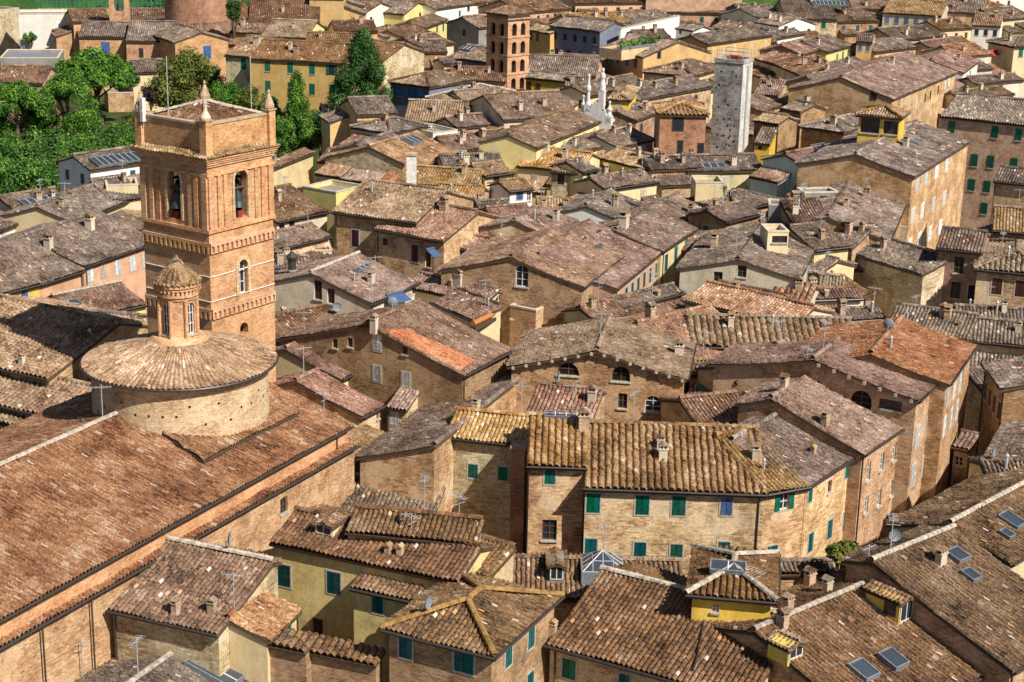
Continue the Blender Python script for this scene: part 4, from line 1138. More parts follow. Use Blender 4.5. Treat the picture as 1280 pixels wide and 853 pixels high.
# raised roof patch that ties the drum to the nave roof
nrm = -.29*frN.y+np.array([0, 0, 1.0]); nrm /= np.linalg.norm(nrm)
o0 = at((441, 532), NE)+nrm*.34
pts = [on_plane(p, o0, nrm) for p in ((163, 510), (256, 575), (375, 514), (420, 480), (335, 440))]
yy = [frN.loc(p) for p in pts]
mb = MB()
loc = [frN.loc(p) for p in ((pts[0]), (pts[1]), (pts[2]))]
quad = [pts[0], pts[1], pts[2], pts[0]+(pts[2]-pts[1])]
n2 = tile_slope(mb, quad, ROOFS['terra'], .32, .5, 0, down=(-frN.y*1.0+np.array([0, 0, -.29])))
slab(mb, quad, n2, M_WOOD, .34)
church_part(mb.build('crossing_roof'))
# the transept arm beyond, seen over the nave
tile(1, 2)

# ================================================================== bell tower
fT = np.array([264.5, 426.0])
dT = np.linalg.norm((DC-CAM)[:2])+RD+1.5
dd = ray((264.5, 400)); dd2 = dd[:2]/np.linalg.norm(dd[:2])
cornerT = np.array([*(dd2*dT), 0.0])
sT = 113*math.hypot(dT, 40)/F_PX
az = math.atan2(dd2[1], dd2[0])
fxT = np.array([math.cos(az-math.pi/4), math.sin(az-math.pi/4), 0])      # along the sun lit face, to the east
fyT = np.array([math.cos(az+math.pi/4), math.sin(az+math.pi/4), 0])      # along the other face
bt = empty('bell_tower', tuple(cornerT), math.atan2(fxT[1], fxT[0])); tag(bt, 'square brick bell tower with open arches, bells and corner pinnacles', 'bell tower')
zt = lambda py: z_at(cornerT[:2], py)
print('bell tower side', sT, 'cornice z', zt(194), 'dist', dT)
S = sT
zC, zB1, zB0, zF1, zF0, zK0 = zt(206), zt(222), zt(291), zt(305), zt(318), zt(400)
# local: x along the lit face, y along the other, origin at the near corner
def face_pt(face, p):
    """pixel to (u, z) on the 'r' (lit) or 'l' face"""
    nn = -fyT if face == 'r' else -fxT
    q = on_plane(p, cornerT, nn); d = q-cornerT
    return (d@(fxT if face == 'r' else fyT), q[2])
mb = MB()
lf = {'f': (np.array([0, 0, 0.]), np.array([1., 0, 0]), np.array([0, -1., 0])), 'r': (np.array([S, 0, 0.]), np.array([0, 1., 0]), np.array([1., 0, 0])),
      'b': (np.array([S, S, 0.]), np.array([-1., 0, 0]), np.array([0, 1., 0])), 'l': (np.array([0, S, 0.]), np.array([0, -1., 0]), np.array([-1., 0, 0]))}
mt = WALLS['tower']
# belfry opening and shaft windows from the lit face
u0, ztp = face_pt('r', (290, 223)); u1, zbt = face_pt('r', (307, 273))
bel = (S/2-.7, S/2+.7, zt(287)+.3, zt(287)+.3+3.75)
wz = face_pt('r', (302, 368))[1]; wz2 = face_pt('r', (302, 325))[1]
for k, (O, ax, nn) in lf.items():
    holes = [(bel[0], bel[1], bel[2], bel[3], True), (S/2-.5, S/2+.5, wz, wz2, True)]
    if k in 'fl': holes.append((S/2-.45, S/2+.45, face_pt('r', (303, 418))[1], face_pt('r', (303, 404))[1], True))
    facade(mb, O, ax, nn, S, lambda u: zC, [], 0, holes, mt, .6)
shaft = mb.build('shaft', bt)
def band(z0, z1, e, mat=mt, nm='string_course'):
    mb = MB(); mb.sqring(0, S, 0, S, e, 0, z0, z1, mat); return mb.build(nm, bt)
band(zB0-.1, zB0+.18, .16); band(zB1, zB1+.2, .14)
# cornice in steps, lichen slope and parapet
for k in range(4): band(zC+.18*k-.25, zC+.18*(k+1)-.25, .14+.09*k, mt, 'cornice')
zc0 = zC+.47
mb = MB()
e = .52
for (O, ax, nn) in lf.values():
    a = O-ax*e+nn*e+[0, 0, zc0]; b = O+ax*(S+e)+nn*e+[0, 0, zc0]; c = O+ax*(S-.0)+[0, 0, zc0+.4]; d = O+[0, 0, zc0+.4]
    tile_slope(mb, [a, b, c, d], ROOFS['lichen'], .3, .4, 1)
mb.build('cornice_tiles', bt)
zP = z_at(cornerT[:2], 156)
mb = MB()
t = .35
mb.sqring(.05, S-.05, .05, S-.05, 0, t, zC, zP-.1, mt); mb.sqring(.05, S-.05, .05, S-.05, .08, t+.08, zP-.1, zP+.06, M_CHIM)
mb.build('parapet', bt)
# arris piers and pinnacles on the parapet corners
for (x, y) in ((.1, .1), (S-.1, .1), (.1, S-.1), (S-.1, S-.1)):
    mb = MB(); mb.box(x-.34, x+.34, y-.34, y+.34, zC+.3, zP+.25, mt); mb.box(x-.42, x+.42, y-.42, y+.42, zP+.25, zP+.36, M_CHIM)
    k_ = .5 if x < 1 and y < 1 else .68
    mb.lathe([(.3, 0), (.42, .22*k_), (.42, .5*k_), (.28, 1.0*k_), (.16, 1.5*k_), (.06, 1.85*k_), (.13, 1.95*k_), (.02, 2.3*k_)], M_CHIM if k_ > .6 else M_CHIMP, 10, (x, y, zP+.3))
    mb.build('pinnacle', bt)
# low pyramid roof inside the parapet
mb = MB()
q0, q1 = .45, S-.45; ap = (S/2, S/2, zP+.95); zr_ = zP-.12
for tri in ([(q0, q0, zr_), (q1, q0, zr_), ap], [(q1, q0, zr_), (q1, q1, zr_), ap], [(q1, q1, zr_), (q0, q1, zr_), ap], [(q0, q1, zr_), (q0, q0, zr_), ap]):
    tile_slope(mb, tri, ROOFS['brown'], .36, .45, 0)
rf_ = mb.build('roof', bt)
mb = MB()
for p in ((q0, q0), (q1, q0), (q0, q1), (q1, q1)): ridge_run(mb, (*p, zr_+.05), (ap[0], ap[1], ap[2]+.05), M_MORT, .16, .4)
mb.build('ridge', rf_)
# pilasters either side of the belfry arches, with imposts
for (O, ax, nn) in lf.values():
    for (ua, ub, dd_) in ((.0, .55, .16), (.95, 1.35, .14), (1.65, 2.05, .1), (S-.55, S, .16), (S-1.35, S-.95, .14), (S-2.05, S-1.65, .1)):
        mb = MB(); a = O+ax*ua; b = O+ax*ub
        lo_ = [a+[0, 0, zB0+.18], b+[0, 0, zB0+.18], b+nn*dd_+[0, 0, zB0+.18], a+nn*dd_+[0, 0, zB0+.18]]
        hi_ = [p+[0, 0, zB1-zB0-.18] for p in lo_]
        mb.hull(lo_, hi_, mt); mb.build('pilaster', bt)
# two rows of little corbel arches
for (za, zb2) in ((zF0, zF1), (zK0, zK0+ (zF1-zF0))):
    for (O, ax, nn) in lf.values():
        mb = MB(); n_ = 14; p_ = S/n_
        a = O-ax*.0; hgt = zb2-za
        facade(mb, O+nn*.16, ax, nn, S, lambda u: zb2, [], za, [(p_*(i+.22), p_*(i+.78), za-.01, za+hgt*.7, True) for i in range(n_)], mt, .16)
        mb.face([O+[0, 0, zb2], O+nn*.16+[0, 0, zb2], O+ax*S+nn*.16+[0, 0, zb2], O+ax*S+[0, 0, zb2]], M_CHIM)
        mb.build('arcade_frieze', bt)
# moulded brick arches round the openings
for (O, ax, nn) in lf.values():
    for (w_, z0_, z1_, off) in ((1.0, wz, wz2, .3), (1.4, bel[2], bel[3], .26)):
        mb = MB(); r1 = w_/2+off; r0_ = w_/2+.02; zs = z1_-w_/2
        for k in range(10):
            a, b = math.pi*k/10, math.pi*(k+1)/10
            P = lambda r_, t: O+ax*(S/2+r_*math.cos(t))+[0, 0, zs+r_*math.sin(t)]
            lo_ = [P(r0_, a), P(r1, a), P(r1, b), P(r0_, b)]
            mb.hull(lo_, [p+nn*.09 for p in lo_], WALLS['drum'])
        for sgn in (-1, 1):
            a = O+ax*(S/2+sgn*r0_); b = O+ax*(S/2+sgn*r1)
            lo_ = [a+[0, 0, z0_], b+[0, 0, z0_], b+[0, 0, zs], a+[0, 0, zs]]
            mb.hull(lo_, [p+nn*.09 for p in lo_], WALLS['drum'])
        mb.build('arch_surround', bt)
# pale iron tie bands
for py in (347, 378):
    z_ = zt(py); mb = MB()
    for (O, ax, nn) in lf.values(): mb.tube(O+nn*.04+[0, 0, z_], O+ax*S+nn*.04+[0, 0, z_], .045, M_WHITE, 5)
    mb.build('tie_band', bt)
# shaft window glass and bells
for (O, ax, nn), k in zip(lf.values(), 'frbl'):
    q = O+ax*S/2; rz = math.atan2(ax[1], ax[0])
    add_window(bt, 'a', 1.0, wz2-wz, (q[0]-nn[0]*.2, q[1]-nn[1]*.2, (wz+wz2)/2), rz, 0)
    mb = MB(); c = O+ax*S/2-nn*.35; zb_ = bel[2]
    mb.lathe([(.56, .85), (.50, 1.0), (.38, 1.3), (.33, 1.65), (.26, 1.95), (.1, 2.1)], M_BRONZE, 16, (c[0], c[1], zb_))
    mb.lathe([(.08, .75), (.1, .9)], M_METAL, 8, (c[0], c[1], zb_))
    a = c-ax*.7+[0, 0, zb_+2.3]; b = c+ax*.7+[0, 0, zb_+2.3]; mb.tube(a, b, .12, M_WOOD, 6); mb.tube(c+[0, 0, zb_+1.95], c+[0, 0, zb_+2.6], .09, M_METAL, 6)
    mb.build('bell', bt)
    mb = MB(); c2 = O+ax*S/2-nn*.3
    mb.box(c2[0]-.22, c2[0]+.22, c2[1]-.22, c2[1]+.22, zb_, zb_+.55, M_RED); mb.build('bell_motor', bt)
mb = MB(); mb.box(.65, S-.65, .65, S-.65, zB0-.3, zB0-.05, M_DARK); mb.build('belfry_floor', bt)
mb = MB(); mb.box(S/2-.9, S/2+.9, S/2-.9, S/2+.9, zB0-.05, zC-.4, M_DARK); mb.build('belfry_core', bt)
for (x, y, h_) in ((.5, S*.62, 4.6), (S-.3, S*.25, 4.3)):
    mb = MB(); mb.tube((x, y, zP-.4), (x, y, zP+h_), .04, M_STEEL, 5); mb.build('lightning_rod', bt)
mb = MB(); mb.box(-.3, .05, S-.75, S-.45, zP-.5, zP+1.3, M_WHITE); mb.tube((-.1, S-.6, zP-.9), (-.1, S-.6, zP-.5), .05, M_STEEL, 5); mb.build('antenna_panel', bt)
# ================================================================== middle distance, west side
tile(0, 2)
H('house with striped pale tiles over a brick loggia arch, behind the church nave', (-500, 211), (345, 402), (60, 140), 12.6, 'shed', 'beige', 'orange', w=.5, wins=[('B', [(88, 470)], 1.9, 2.0)], group=G)
H('house with striped pale tiles standing in the shadow of the bell tower', (-500, 25), (235, 192), (60, -205), 14.4, 'gable', 'beige', 'tan', w=.5, ch=[(110, 115, 'white' if False else 'plaster', .7)], group=G)
tile(0, 1)
H('wide grey tiled house with a small yellow wall under its eave', (-30, 628), (215, 565), (20, 285), 16.6, 'gable', 'grey', 'yellow', wins=[('u', [(122, 622)], .8, 1.5)], ch=[(30, 400, 'plaster', 1.4)], group=G)
H('wide grey tiled house with a salmon flank and a black gutter', (205, 570), (428, 500), (120, 330), 16.4, 'gable', 'grey', 'salmon', group=G)
H('salmon house with white shutters partly behind the bell tower', (428, 482), (800, 352), (560, 190), 16.0, 'gable', 'grey', 'salmon', wins=[('w', [(450, 522), (590, 486), (662, 468), (724, 450)], .95, 1.5), ('c', [(518, 500)], .95, 1.5)], ch=[(243, 385, 'plaster', 1.1), (450, 290, 'plaster', 1.2)], group=G)
H('white walled notch terrace sunk in the grey roofs beside the bell tower', (265, 392), (475, 322), 3.6, 17.2, 'flat', 'grey', 'white', zb=12, group=G)
H('grey tiled house with a dark flat roof terrace near the trees', (380, 260), (700, 130), (420, 90), 16.8, 'gable', 'grey', 'cream', rc=3, group=G)
H('dark flat roofed cream attic above the grey tiles near the trees', (530, 75), (690, 70), 4, 18.5, 'flat', 'grey', 'cream', zb=13, group=G)
H('small grey house with a cream flank under the dark flat roof', (560, 150), (735, 125), 5, 17.2, 'shed', 'grey', 'cream', rc=1, group=G)
H('house with a large glazed lantern roof on a red base near the trees', (120, 230), (400, 180), (260, 90), 16.4, 'gable', 'grey', 'cream', rc=2, sk=[(225, 165, 5.5, 2.6, 'big')], group=G)
H('grey roofed house below the trees at the western edge', (-80, 330), (130, 250), (-10, 180), 16.0, 'gable', 'grey', 'white', rc=2, wins=[('w', [(20, 320)], .8, 1.2)], group=G)
H('low tiled shed house along the salmon house wall', (425, 565), (760, 515), 3.0, 12.4, 'shed', 'grey', 'tan', group=G)
H('small lemon house with a brown window and a skylight beside the bell tower shadow', (395, 745), (745, 668), (540, 570), 13.8, 'gable', 'pink', 'lemon', ridge='m', wins=[('b', [(595, 705), (545, 718)], .9, 1.2)], sk=[(352, 680, 2.2, 1.5, 'big')], ch=[(215, 650, 'brick', 1.5)], group=G)
H('dark tiled house lying in the deep shadow beside the drum', (60, 860), (560, 905), (400, 700), 14.2, 'gable', 'grey', 'tan', group=G)
H('low terrace house with pale parapet next to the lemon house', (590, 770), (745, 745), 4, 12.6, 'flat', 'grey', 'stucco', group=G)

# ================================================================== middle distance, centre
tile(1, 1)
H('tan house with plum shutters and a broad beige roof', (375, 207), (800, 262), (760, 75), 18.4, 'gable', 'beige', 'tan', wins=[('p', [(497, 340)], .85, 1.9)], ch=[(580, 105, 'pipe')], group=G)
H('tan house with a pink roof, plum shutters and a dark loggia slot', (585, 292), (935, 354), (905, 170), 17.3, 'gable', 'pink', 'tan', wins=[('p', [(795, 415)], .85, 1.9), ('d', [(860, 445)], .7, 1.8), ('b', [(648, 357)], .7, .8)], ch=[(940, 200, 'brick', 1.2), (1000, 330, 'plaster', 1.5)], sk=[(725, 235, 4.2, .8, 'big')], group=G)
H('small tan house with a red brown roof between plum shutters and the pink gable', (920, 376), (1115, 405), (1060, 322), 15.8, 'gable', 'pink', 'tan', wins=[('d', [(1000, 458)], .7, 1.2)], group=G)
H('brick courtyard house with one grey window below the terrace', (1110, 410), (1290, 415), (1230, 350), 15.6, 'gable', 'pink', 'brown', wins=[('d', [(1170, 490)], .9, 1.3)], rc=1, group=G)
H('pink tiled house with a slim skylight and a long ridge, below the plum shutters', (585, 668), (820, 560), (460, 435), 15.4, 'gable', 'pink', 'tan', ridge='m', wins=[('d', [(375, 630)], .8, 1.5), ('d', [(310, 600)], .9, 1.9)], sk=[(530, 495, 2.4, .6, 'big')], rc=2, group=G)
H('house with red tiles and an arched white window in its end wall', (1140, 665), (1290, 612), 10, 15.0, 'gx', 'pink', 'cream', wins=[('a', [(1217, 632)], 1.8, 1.9)], ch=[(975, 575, 'vent'), (1015, 570, 'plaster', 1.2)], s=.34, group=G)
H('small brown roofed house with a rolled orange awning', (870, 658), (1085, 752), (1040, 600), 14.6, 'shed', 'brown', 'tan', rc=1, group=G)
H('little roof terrace with a blue and white canopy between the pink roofs', (640, 650), (740, 660), 3.2, 14.6, 'flat', 'pink', 'white', group=G)
H('tan house with white windows and a tall black flue by the bell tower', (92, 528), (270, 520), 7, 15.2, 'gable', 'grey', 'tan', wins=[('f', [(150, 592), (232, 602)], .8, 1.3)], rc=1, group=G)
H('grey strip roof house under the long ridge, close to the bell tower', (60, 505), (300, 470), (250, 430), 15.6, 'gable', 'grey', 'tan', rc=2, group=G)
H('low grey brown roof house between the bell tower and the patched orange roof', (100, 850), (640, 740), (420, 660), 13.2, 'gable', 'brown', 'tan', rc=3, dish=[(400, 720)], group=G)
H('brown house with a pink roof beside the top of the bell tower', (110, 258), (372, 205), (250, 60), 17.2, 'gable', 'brown', 'tan', rc=2, wins=[('d', [(180, 270), (130, 290)], .8, .9)], group=G)
H('white plastered tower room against the bell tower', (60, 200), (130, 190), 3, 17.0, 'shed', 'grey', 'white', group=G)
H('house with a roof terrace holding a yellow parasol wall', (170, 405), (380, 400), 5, 15.0, 'flat', 'grey', 'stucco', group=G)
H('grey pink house north of the roof terrace with the yellow wall', (90, 400), (380, 330), (270, 270), 16.2, 'gable', 'pink', 'tan', rc=2, group=G)
H('brown house with a plant filled roof terrace north of the broad beige roof', (400, 110), (540, 75), 5, 18.0, 'flat', 'pink', 'lemon', group=G)
H('lichen tiled house behind the tall white chimney', (690, 60), (1090, 90), (950, -10), 17.8, 'gable', 'lichen', 'tan', rc=2, group=G)
H('small house with potted shrubs on the tiles, right of the white chimney', (870, 130), (1110, 150), (1020, 75), 17.2, 'gable', 'lichen', 'tan', rc=1, group=G)
H('brick chimney house with a rounded dormer near the pink gable', (1130, 215), (1300, 205), (1210, 150), 17.2, 'gable', 'grey', 'tan', rc=1, group=G)
H('tan house with a double window at the lane bend above the pink gable', (1150, 30), (1300, 10), 6, 18.6, 'gable', 'beige', 'cream', rc=1, wins=[('b', [(1200, 50)], .9, 1.2)], group=G)

tile(2, 1)
H('house with a brick gable and salmon street wall with tall green doors', (368, 582), (560, 428), (60, 388), 17.0, 'gable', 'pink', 'brown', s=.28, wins=[('a', [(50, 500)], 1.3, 2.2), ('g', [(365, 730), (430, 690), (468, 650), (490, 622), (515, 605)], .9, 2.4, 'f')], ch=[(345, 280, 'plaster', 1.0), (370, 355, 'vent')], sk=[(440, 385, .8, .6)], group=G)
H('pink roofed house in the street row next to the salmon wall', (530, 592), (762, 402), (390, 250), 16.2, 'gable', 'pink', 'salmon', wins=[('t', [(570, 625), (600, 600), (630, 575), (660, 548), (690, 525), (720, 500)], .8, 1.6)], ch=[(440, 320, 'vent'), (560, 285, 'plaster')], group=G)
H('dark roofed house in the street row with six green shutters', (762, 402), (1042, 218), (620, 235), 16.6, 'gable', 'grey', 'cream', wins=[('t', [(770, 462), (818, 422), (870, 385), (916, 350), (966, 315), (1008, 285)], .95, 1.8)], ch=[(560, 285, 'plaster', 1.5), (895, 215, 'brick')], group=G)
H('hipped house with a pointed roof at the head of the street row', (865, 150), (1120, 205), 9, 17.6, 'hip', 'grey', 'orange', rc=1, group=G)
H('grey roofed house with a narrow white lane wall', (520, 238), (642, 160), (390, 160), 17.6, 'gable', 'grey', 'white', rc=2, wins=[('c', [(670, 125), (700, 100)], .6, 1.2)], group=G)
H('small tan house with a dark loggia under the grey lane roof', (345, 175), (520, 240), (400, 100), 16.8, 'gable', 'grey', 'stucco', wins=[('d', [(402, 230)], 1.5, 1.3)], group=G)
H('pink tiled house with a white walled attic above the brick gable', (-10, 330), (200, 310), (130, 165), 16.6, 'gable', 'pink', 'tan', wins=[('f', [(90, 290)], .6, .9)], group=G)
H('long pink roof house stepping up behind the brick gable', (200, 330), (330, 250), (150, 170), 17.4, 'gable', 'pink', 'tan', rc=2, group=G)
H('white gabled attic house with tiles and a blue window', (-10, 105), (115, 90), 5, 18.0, 'gable', 'beige', 'white', wins=[('u', [(38, 125)], .9, 1.1), ('f', [(105, 128)], .6, 1.1)], group=G)
H('mossy tiled house around a small skylight hut in the centre', (120, 245), (340, 250), (220, 140), 16.0, 'gable', 'lichen', 'tan', rc=2, sk=[(290, 130, 3, 1.4, 'big')], group=G)
H('lime green walled house beside the little lane of roofs', (360, 10), (440, -5), 6, 19.0, 'gable', 'grey', 'lemon', wins=[('g', [(380, 45), (428, 25)], .5, 1.3)], rc=1, group=G)
H('stone house with a brown shuttered window left of the lime green wall', (190, 5), (360, 20), (270, -40), 18.6, 'gable', 'beige', 'stone', wins=[('b', [(245, 45)], .9, 1.3)], rc=1, group=G)
H('grey roofed house beyond the lime green wall', (470, 95), (740, 55), (600, 5), 18.2, 'gable', 'grey', 'tan', rc=3, group=G)
H('small terrace house with a pale parapet and grey table behind the brick gable foot', (-10, 745), (120, 755), 5.2, 13.0, 'flat', 'pink', 'brown', group=G)
H('pale brick stair house with a narrow door at the foot of the salmon wall', (120, 700), (270, 640), 3, 14.4, 'flat', 'pink', 'orange', wins=[('d', [(192, 780)], .6, 1.5)], group=G)
H('pink tiled lean-to house at the end of the salmon wall', (225, 815), (352, 745), 4, 11.6, 'shed', 'pink', 'stucco', group=G)

H('stucco gabled house with two small barred windows, across the street from green shutters', (820, 488), (1440, 545), 17, 17.0, 'gx', 'grey', 'stucco', s=.24, wins=[('d', [(1030, 537), (1150, 507)], .9, 1.2)], ch=[(1010, 380, 'brick', 1.2)], an=[(1120, 400), (1240, 330)], group=G)
H('big terracotta roof house just behind the brick lunette gable', (850, 648), (1400, 780), (1000, 562), 16.2, 'gable', 'terra', 'stucco', wins=[('d', [(1003, 742)], .9, .7)], group=G)
H('terracotta and brown gabled house with a square vent chimney', (356, 784), (892, 968), 9.5, 15.8, 'gx', 'terra', 'orange', ch=[(690, 740, 'brick', 1.1)], group=G)
H('brown roofed house sloping to the street below the green shutters', (430, 760), (720, 700), (560, 640), 14.8, 'gable', 'brown', 'tan', rc=1, group=G)
H('grey roofed house between the terracotta roof and the street', (560, 690), (870, 610), (740, 585), 15.2, 'gable', 'grey', 'tan', rc=1, group=G)
H('house with broad upright rows of pink tiles over the middle', (890, 880), (1740, 900), (1300, 735), 16.4, 'gable', 'beige', 'orange', rc=2, w=.6, group=G)
H('small red tiled house behind the terracotta roof', (960, 620), (1290, 690), (1150, 580), 15.6, 'gable', 'pink', 'stucco', rc=1, group=G, wins=[('d', [(1180, 600)], .6, .6)])

# ================================================================== middle distance, east side
tile(3, 1)
H('big curved tan house with a dark roof leaning over the street', (612, 352), (722, 100), (360, 130), 16.9, 'gable', 'grey', 'orange', rc=2, w=.42, wins=[('c', [(640, 410)], .6, 1.4)], group=G)
H('grey roof house with an orange band under its eave beside the curved tan house', (310, 345), (600, 352), 6, 16.4, 'gable', 'grey', 'orange', rc=2, group=G)
H('small yellow walled stone house at the crossing of the shaded street', (398, 408), (768, 522), (560, 330), 15.6, 'shed', 'grey', 'stone', wins=[('w', [(455, 480)], 1.8, 1.2), ('c', [(600, 640)], .8, 1.3)], rc=1, group=G)
H('grey roofed house with a metal canopy and an air conditioner', (200, 350), (420, 390), (330, 270), 16.6, 'gable', 'grey', 'orange', rc=3, fascia=True, group=G)
H('flat terraced house with a cream wall and a steel canopy', (0, 305), (105, 305), 3.2, 20.0, 'flat', 'grey', 'cream', zb=15, wins=[('d', [(75, 330)], 1.6, 1.0)], group=G)
H('grey roofed house with a lean-to metal sheet near the mint gable', (60, 190), (350, 250), (250, 130), 17.2, 'gable', 'grey', 'tan', rc=3, group=G, sk=[(265, 95, 4.5, 1.2, 'big')])
H('dark tiled house beside the curved tan house', (200, 250), (350, 238), (270, 150), 17.2, 'gable', 'grey', 'tan', rc=3, group=G)
H('low grey roof house with a red plastic tub in the roof maze', (50, 470), (250, 520), (160, 400), 15.2, 'gable', 'grey', 'cream', rc=2, group=G)
H('low house with a row of tiles and a glass canopy', (250, 580), (380, 590), (320, 525), 14.6, 'gable', 'beige', 'stucco', rc=1, group=G)
H('house with thick upright tile ribs next to the roof maze', (-10, 665), (190, 690), (100, 560), 15.0, 'gable', 'beige', 'stucco', rc=1, w=.6, group=G)
H('pinkish gabled house with a pale side wall in the roof maze', (190, 650), (480, 640), (330, 590), 14.6, 'gable', 'pink', 'white', rc=2, group=G)
H('house with a white end wall among tiny brick chimneys', (330, 760), (600, 740), (470, 690), 14.8, 'gable', 'grey', 'stucco', rc=3, group=G)
H('long grey roof house with small chimneys above the terracotta street house', (580, 790), (1000, 850), (800, 690), 15.0, 'gable', 'grey', 'yellow', rc=4, group=G, wins=[])
H('pale grey roof house with a low white attic near the plum brick house', (940, 770), (1400, 800), (1150, 690), 14.4, 'gable', 'grey', 'cream', rc=3, group=G)
H('grey roof house running along the top of the narrow street', (1000, 850), (1500, 900), (1250, 760), 14.8, 'gable', 'grey', 'tan', rc=2, group=G)
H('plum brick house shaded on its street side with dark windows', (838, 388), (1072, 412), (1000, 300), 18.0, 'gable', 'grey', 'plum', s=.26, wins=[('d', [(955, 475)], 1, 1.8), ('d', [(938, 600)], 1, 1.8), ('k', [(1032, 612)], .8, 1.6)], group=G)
H('tan house with brown shutters under a hipped ribbed roof', (1026, 492), (1440, 530), 13, 17.0, 'hip', 'beige', 'tan', w=.5, wins=[('b', [(1145, 580), (1262, 592)], 1.0, 1.7)], rc=1, group=G)
H('grey ribbed roof house behind the brown shutters', (1120, 300), (1500, 330), (1250, 190), 18.0, 'gable', 'beige', 'tan', rc=2, group=G)
H('small orange plastered house beside the pink shuttered house', (1125, 52), (1340, 75), 3.5, 20.4, 'shed', 'grey', 'orange', group=G)

tile(3, 1)
H('attic under a blue grey metal sheet between the mint gable and the street', (185, 112), (350, 108), 2.6, 19.0, 'flat', 'grey', 'grey', zb=14, group=G)
H('low attic under a pale metal sheet behind the cream box with a dark window', (5, 172), (180, 180), 3, 19.2, 'flat', 'grey', 'grey', zb=14, group=G)
H('narrow attic under a long metal sheet in front of the tall tan house', (320, 22), (465, 12), 2.4, 18.8, 'flat', 'grey', 'grey', zb=14, group=G)
H('small house of red brown tiles with a red tub between the metal sheets', (120, 265), (330, 262), 5, 18.2, 'shed', 'brown', 'orange', rc=2, fascia=True, group=G, zb=13)
H('low tiled house with a white air conditioner box under the curved roof', (240, 400), (420, 380), 5, 17.2, 'shed', 'grey', 'cream', rc=1, group=G, zb=12)
tile(2, 1)
H('small stepped roof house with a blue shaded gap beside the hipped point', (1080, 260), (1260, 215), 6, 18.0, 'gable', 'grey', 'tan', rc=2, group=G)
H('white topped attic block standing on the roofs behind the hipped point', (920, 60), (1060, 62), 4, 20.0, 'flat', 'grey', 'cream', zb=15, group=G)
# ================================================================== far, east
FG = 'tiled houses in the distance'
tile(3, 0)
tt_ = H('tall tan house with long rows of white shutters above the shaded street', (738, 884), (1018, 706), (470, 752), 20.5, 'gable', 'grey', 'orange', s=.26, w=.44, rc=1, sk=[(740, 715, 2.6, 1.2, 'big')],
  wins=[('w', [(745, 915), (790, 885), (842, 855), (892, 825)], 1.7, 1.8), ('w', [(722, 1078), (770, 1052), (825, 1022), (880, 990)], 1.7, 1.8), ('w', [(660, 1165), (708, 1228), (755, 1198), (808, 1168), (860, 1135)], 1.7, 1.8)], group=FG)
H('rose brick house with six green shutters at the eastern edge', (857, 580), (1420, 640), (1180, 492), 20.5, 'gable', 'grey', 'rose', wins=[('g', [(918, 636), (1134, 662), (1253, 674)], .95, 1.7), ('g', [(1032, 802), (1113, 810), (1230, 822)], .95, 1.8), ('g', [(1018, 925), (1095, 934), (1080, 1043)], .95, 1.7)], rc=1, group=FG)
H('yellow open rooftop loggia with a pyramid tile roof', (436, 572), (672, 592), 5.5, zroom(tt_, (600, 700), (560, 584)), 'hip', 'lichen', 'yellow', zb=12, lod=1, wins=[('d', [(510, 630)], 2.4, 1.9), ('d', [(615, 640)], 1.8, 1.7), ('d', [(690, 620)], .8, 1.6)], group=FG)
H('house with a broad grey hipped roof and an arched window in brown brick', (150, 632), (380, 665), 12, 19.2, 'hip', 'grey', 'brown', wins=[('a', [(98, 568)], 1.2, 1.6)], rc=2, group=FG)
H('yellow walled lower house beneath the rooftop loggia', (360, 680), (445, 640), 4, 18.4, 'shed', 'grey', 'yellow', wins=[('d', [(396, 692)], .5, 1.2)], group=FG)
H('brown brick house with an arched window beside the grey hipped roof', (60, 540), (160, 560), 6, 19.4, 'gable', 'grey', 'brown', wins=[('a', [(98, 572)], 1.3, 1.7)], rc=1, group=FG)
H('mint green gabled house with a pink roof', (-40, 790), (205, 838), 11, 18.2, 'gx', 'pink', 'mint', sk=[(270, 745, 3, 2)], group=FG)
H('long pinkish house with blind arches along its street front', (634, 495), (950, 362), (600, 300), 20.0, 'gable', 'pink', 'orange', os_=.15, wins=[('c', [(665, 525), (703, 512), (740, 510)], 1.2, 2.0), ('b', [(785, 490), (812, 475), (850, 450)], .7, 1.4), ('w', [(885, 425), (905, 410)], .8, 1.4), ('d', [(530, 463)], .9, 1.1)], rc=1, group=FG)
H('pink roofed house continuing the row beyond the blind arches', (920, 465), (1030, 400), (900, 350), 17.0, 'gable', 'pink', 'lemon', wins=[('b', [(935, 490)], .5, 1.2)], group=FG)
H('pink tiled house beyond the long pinkish house', (985, 362), (1062, 305), (860, 270), 19.0, 'gable', 'pink', 'white', rc=1, wins=[('d', [(1010, 370)], .6, 1.0)], group=FG)
H('house with faded orange tiles beside a red awning', (960, 285), (1130, 270), (1060, 215), 18.6, 'gable', 'terra', 'tan', rc=1, group=FG)
H('cream house with a rounded wall and a green door', (1048, 420), (1290, 400), (1200, 370), 17.6, 'gable', 'grey', 'stucco', wins=[('g', [(1075, 462)], 1, 1.6)], group=FG, rc=1)
H('brown house in front of the cream rounded wall', (980, 500), (1240, 470), (1100, 440), 16.6, 'gable', 'brown', 'tan', rc=2, group=FG)
H('hipped grey house with cream walls and a green shutter by the eastern edge', (1088, 206), (1228, 236), 14, 20.2, 'hip', 'grey', 'cream', wins=[('g', [(1264, 264)], .9, 1.7)], rc=1, group=FG)
H('white gabled house on the far eastern skyline', (1020, 126), (1165, 134), (1110, 72), 19.5, 'gable', 'beige', 'white', rc=1, auto=[('f', 'k', 3, -1.5, .8, 1.3)], group=FG)
H('far house with a pale gable and a row of blue shaded windows', (570, 62), (868, 80), (700, 0), 20.5, 'gable', 'lichen', 'stucco', auto=[('f', 'u', 6, -1.6, .9, 1.5)], group=FG)
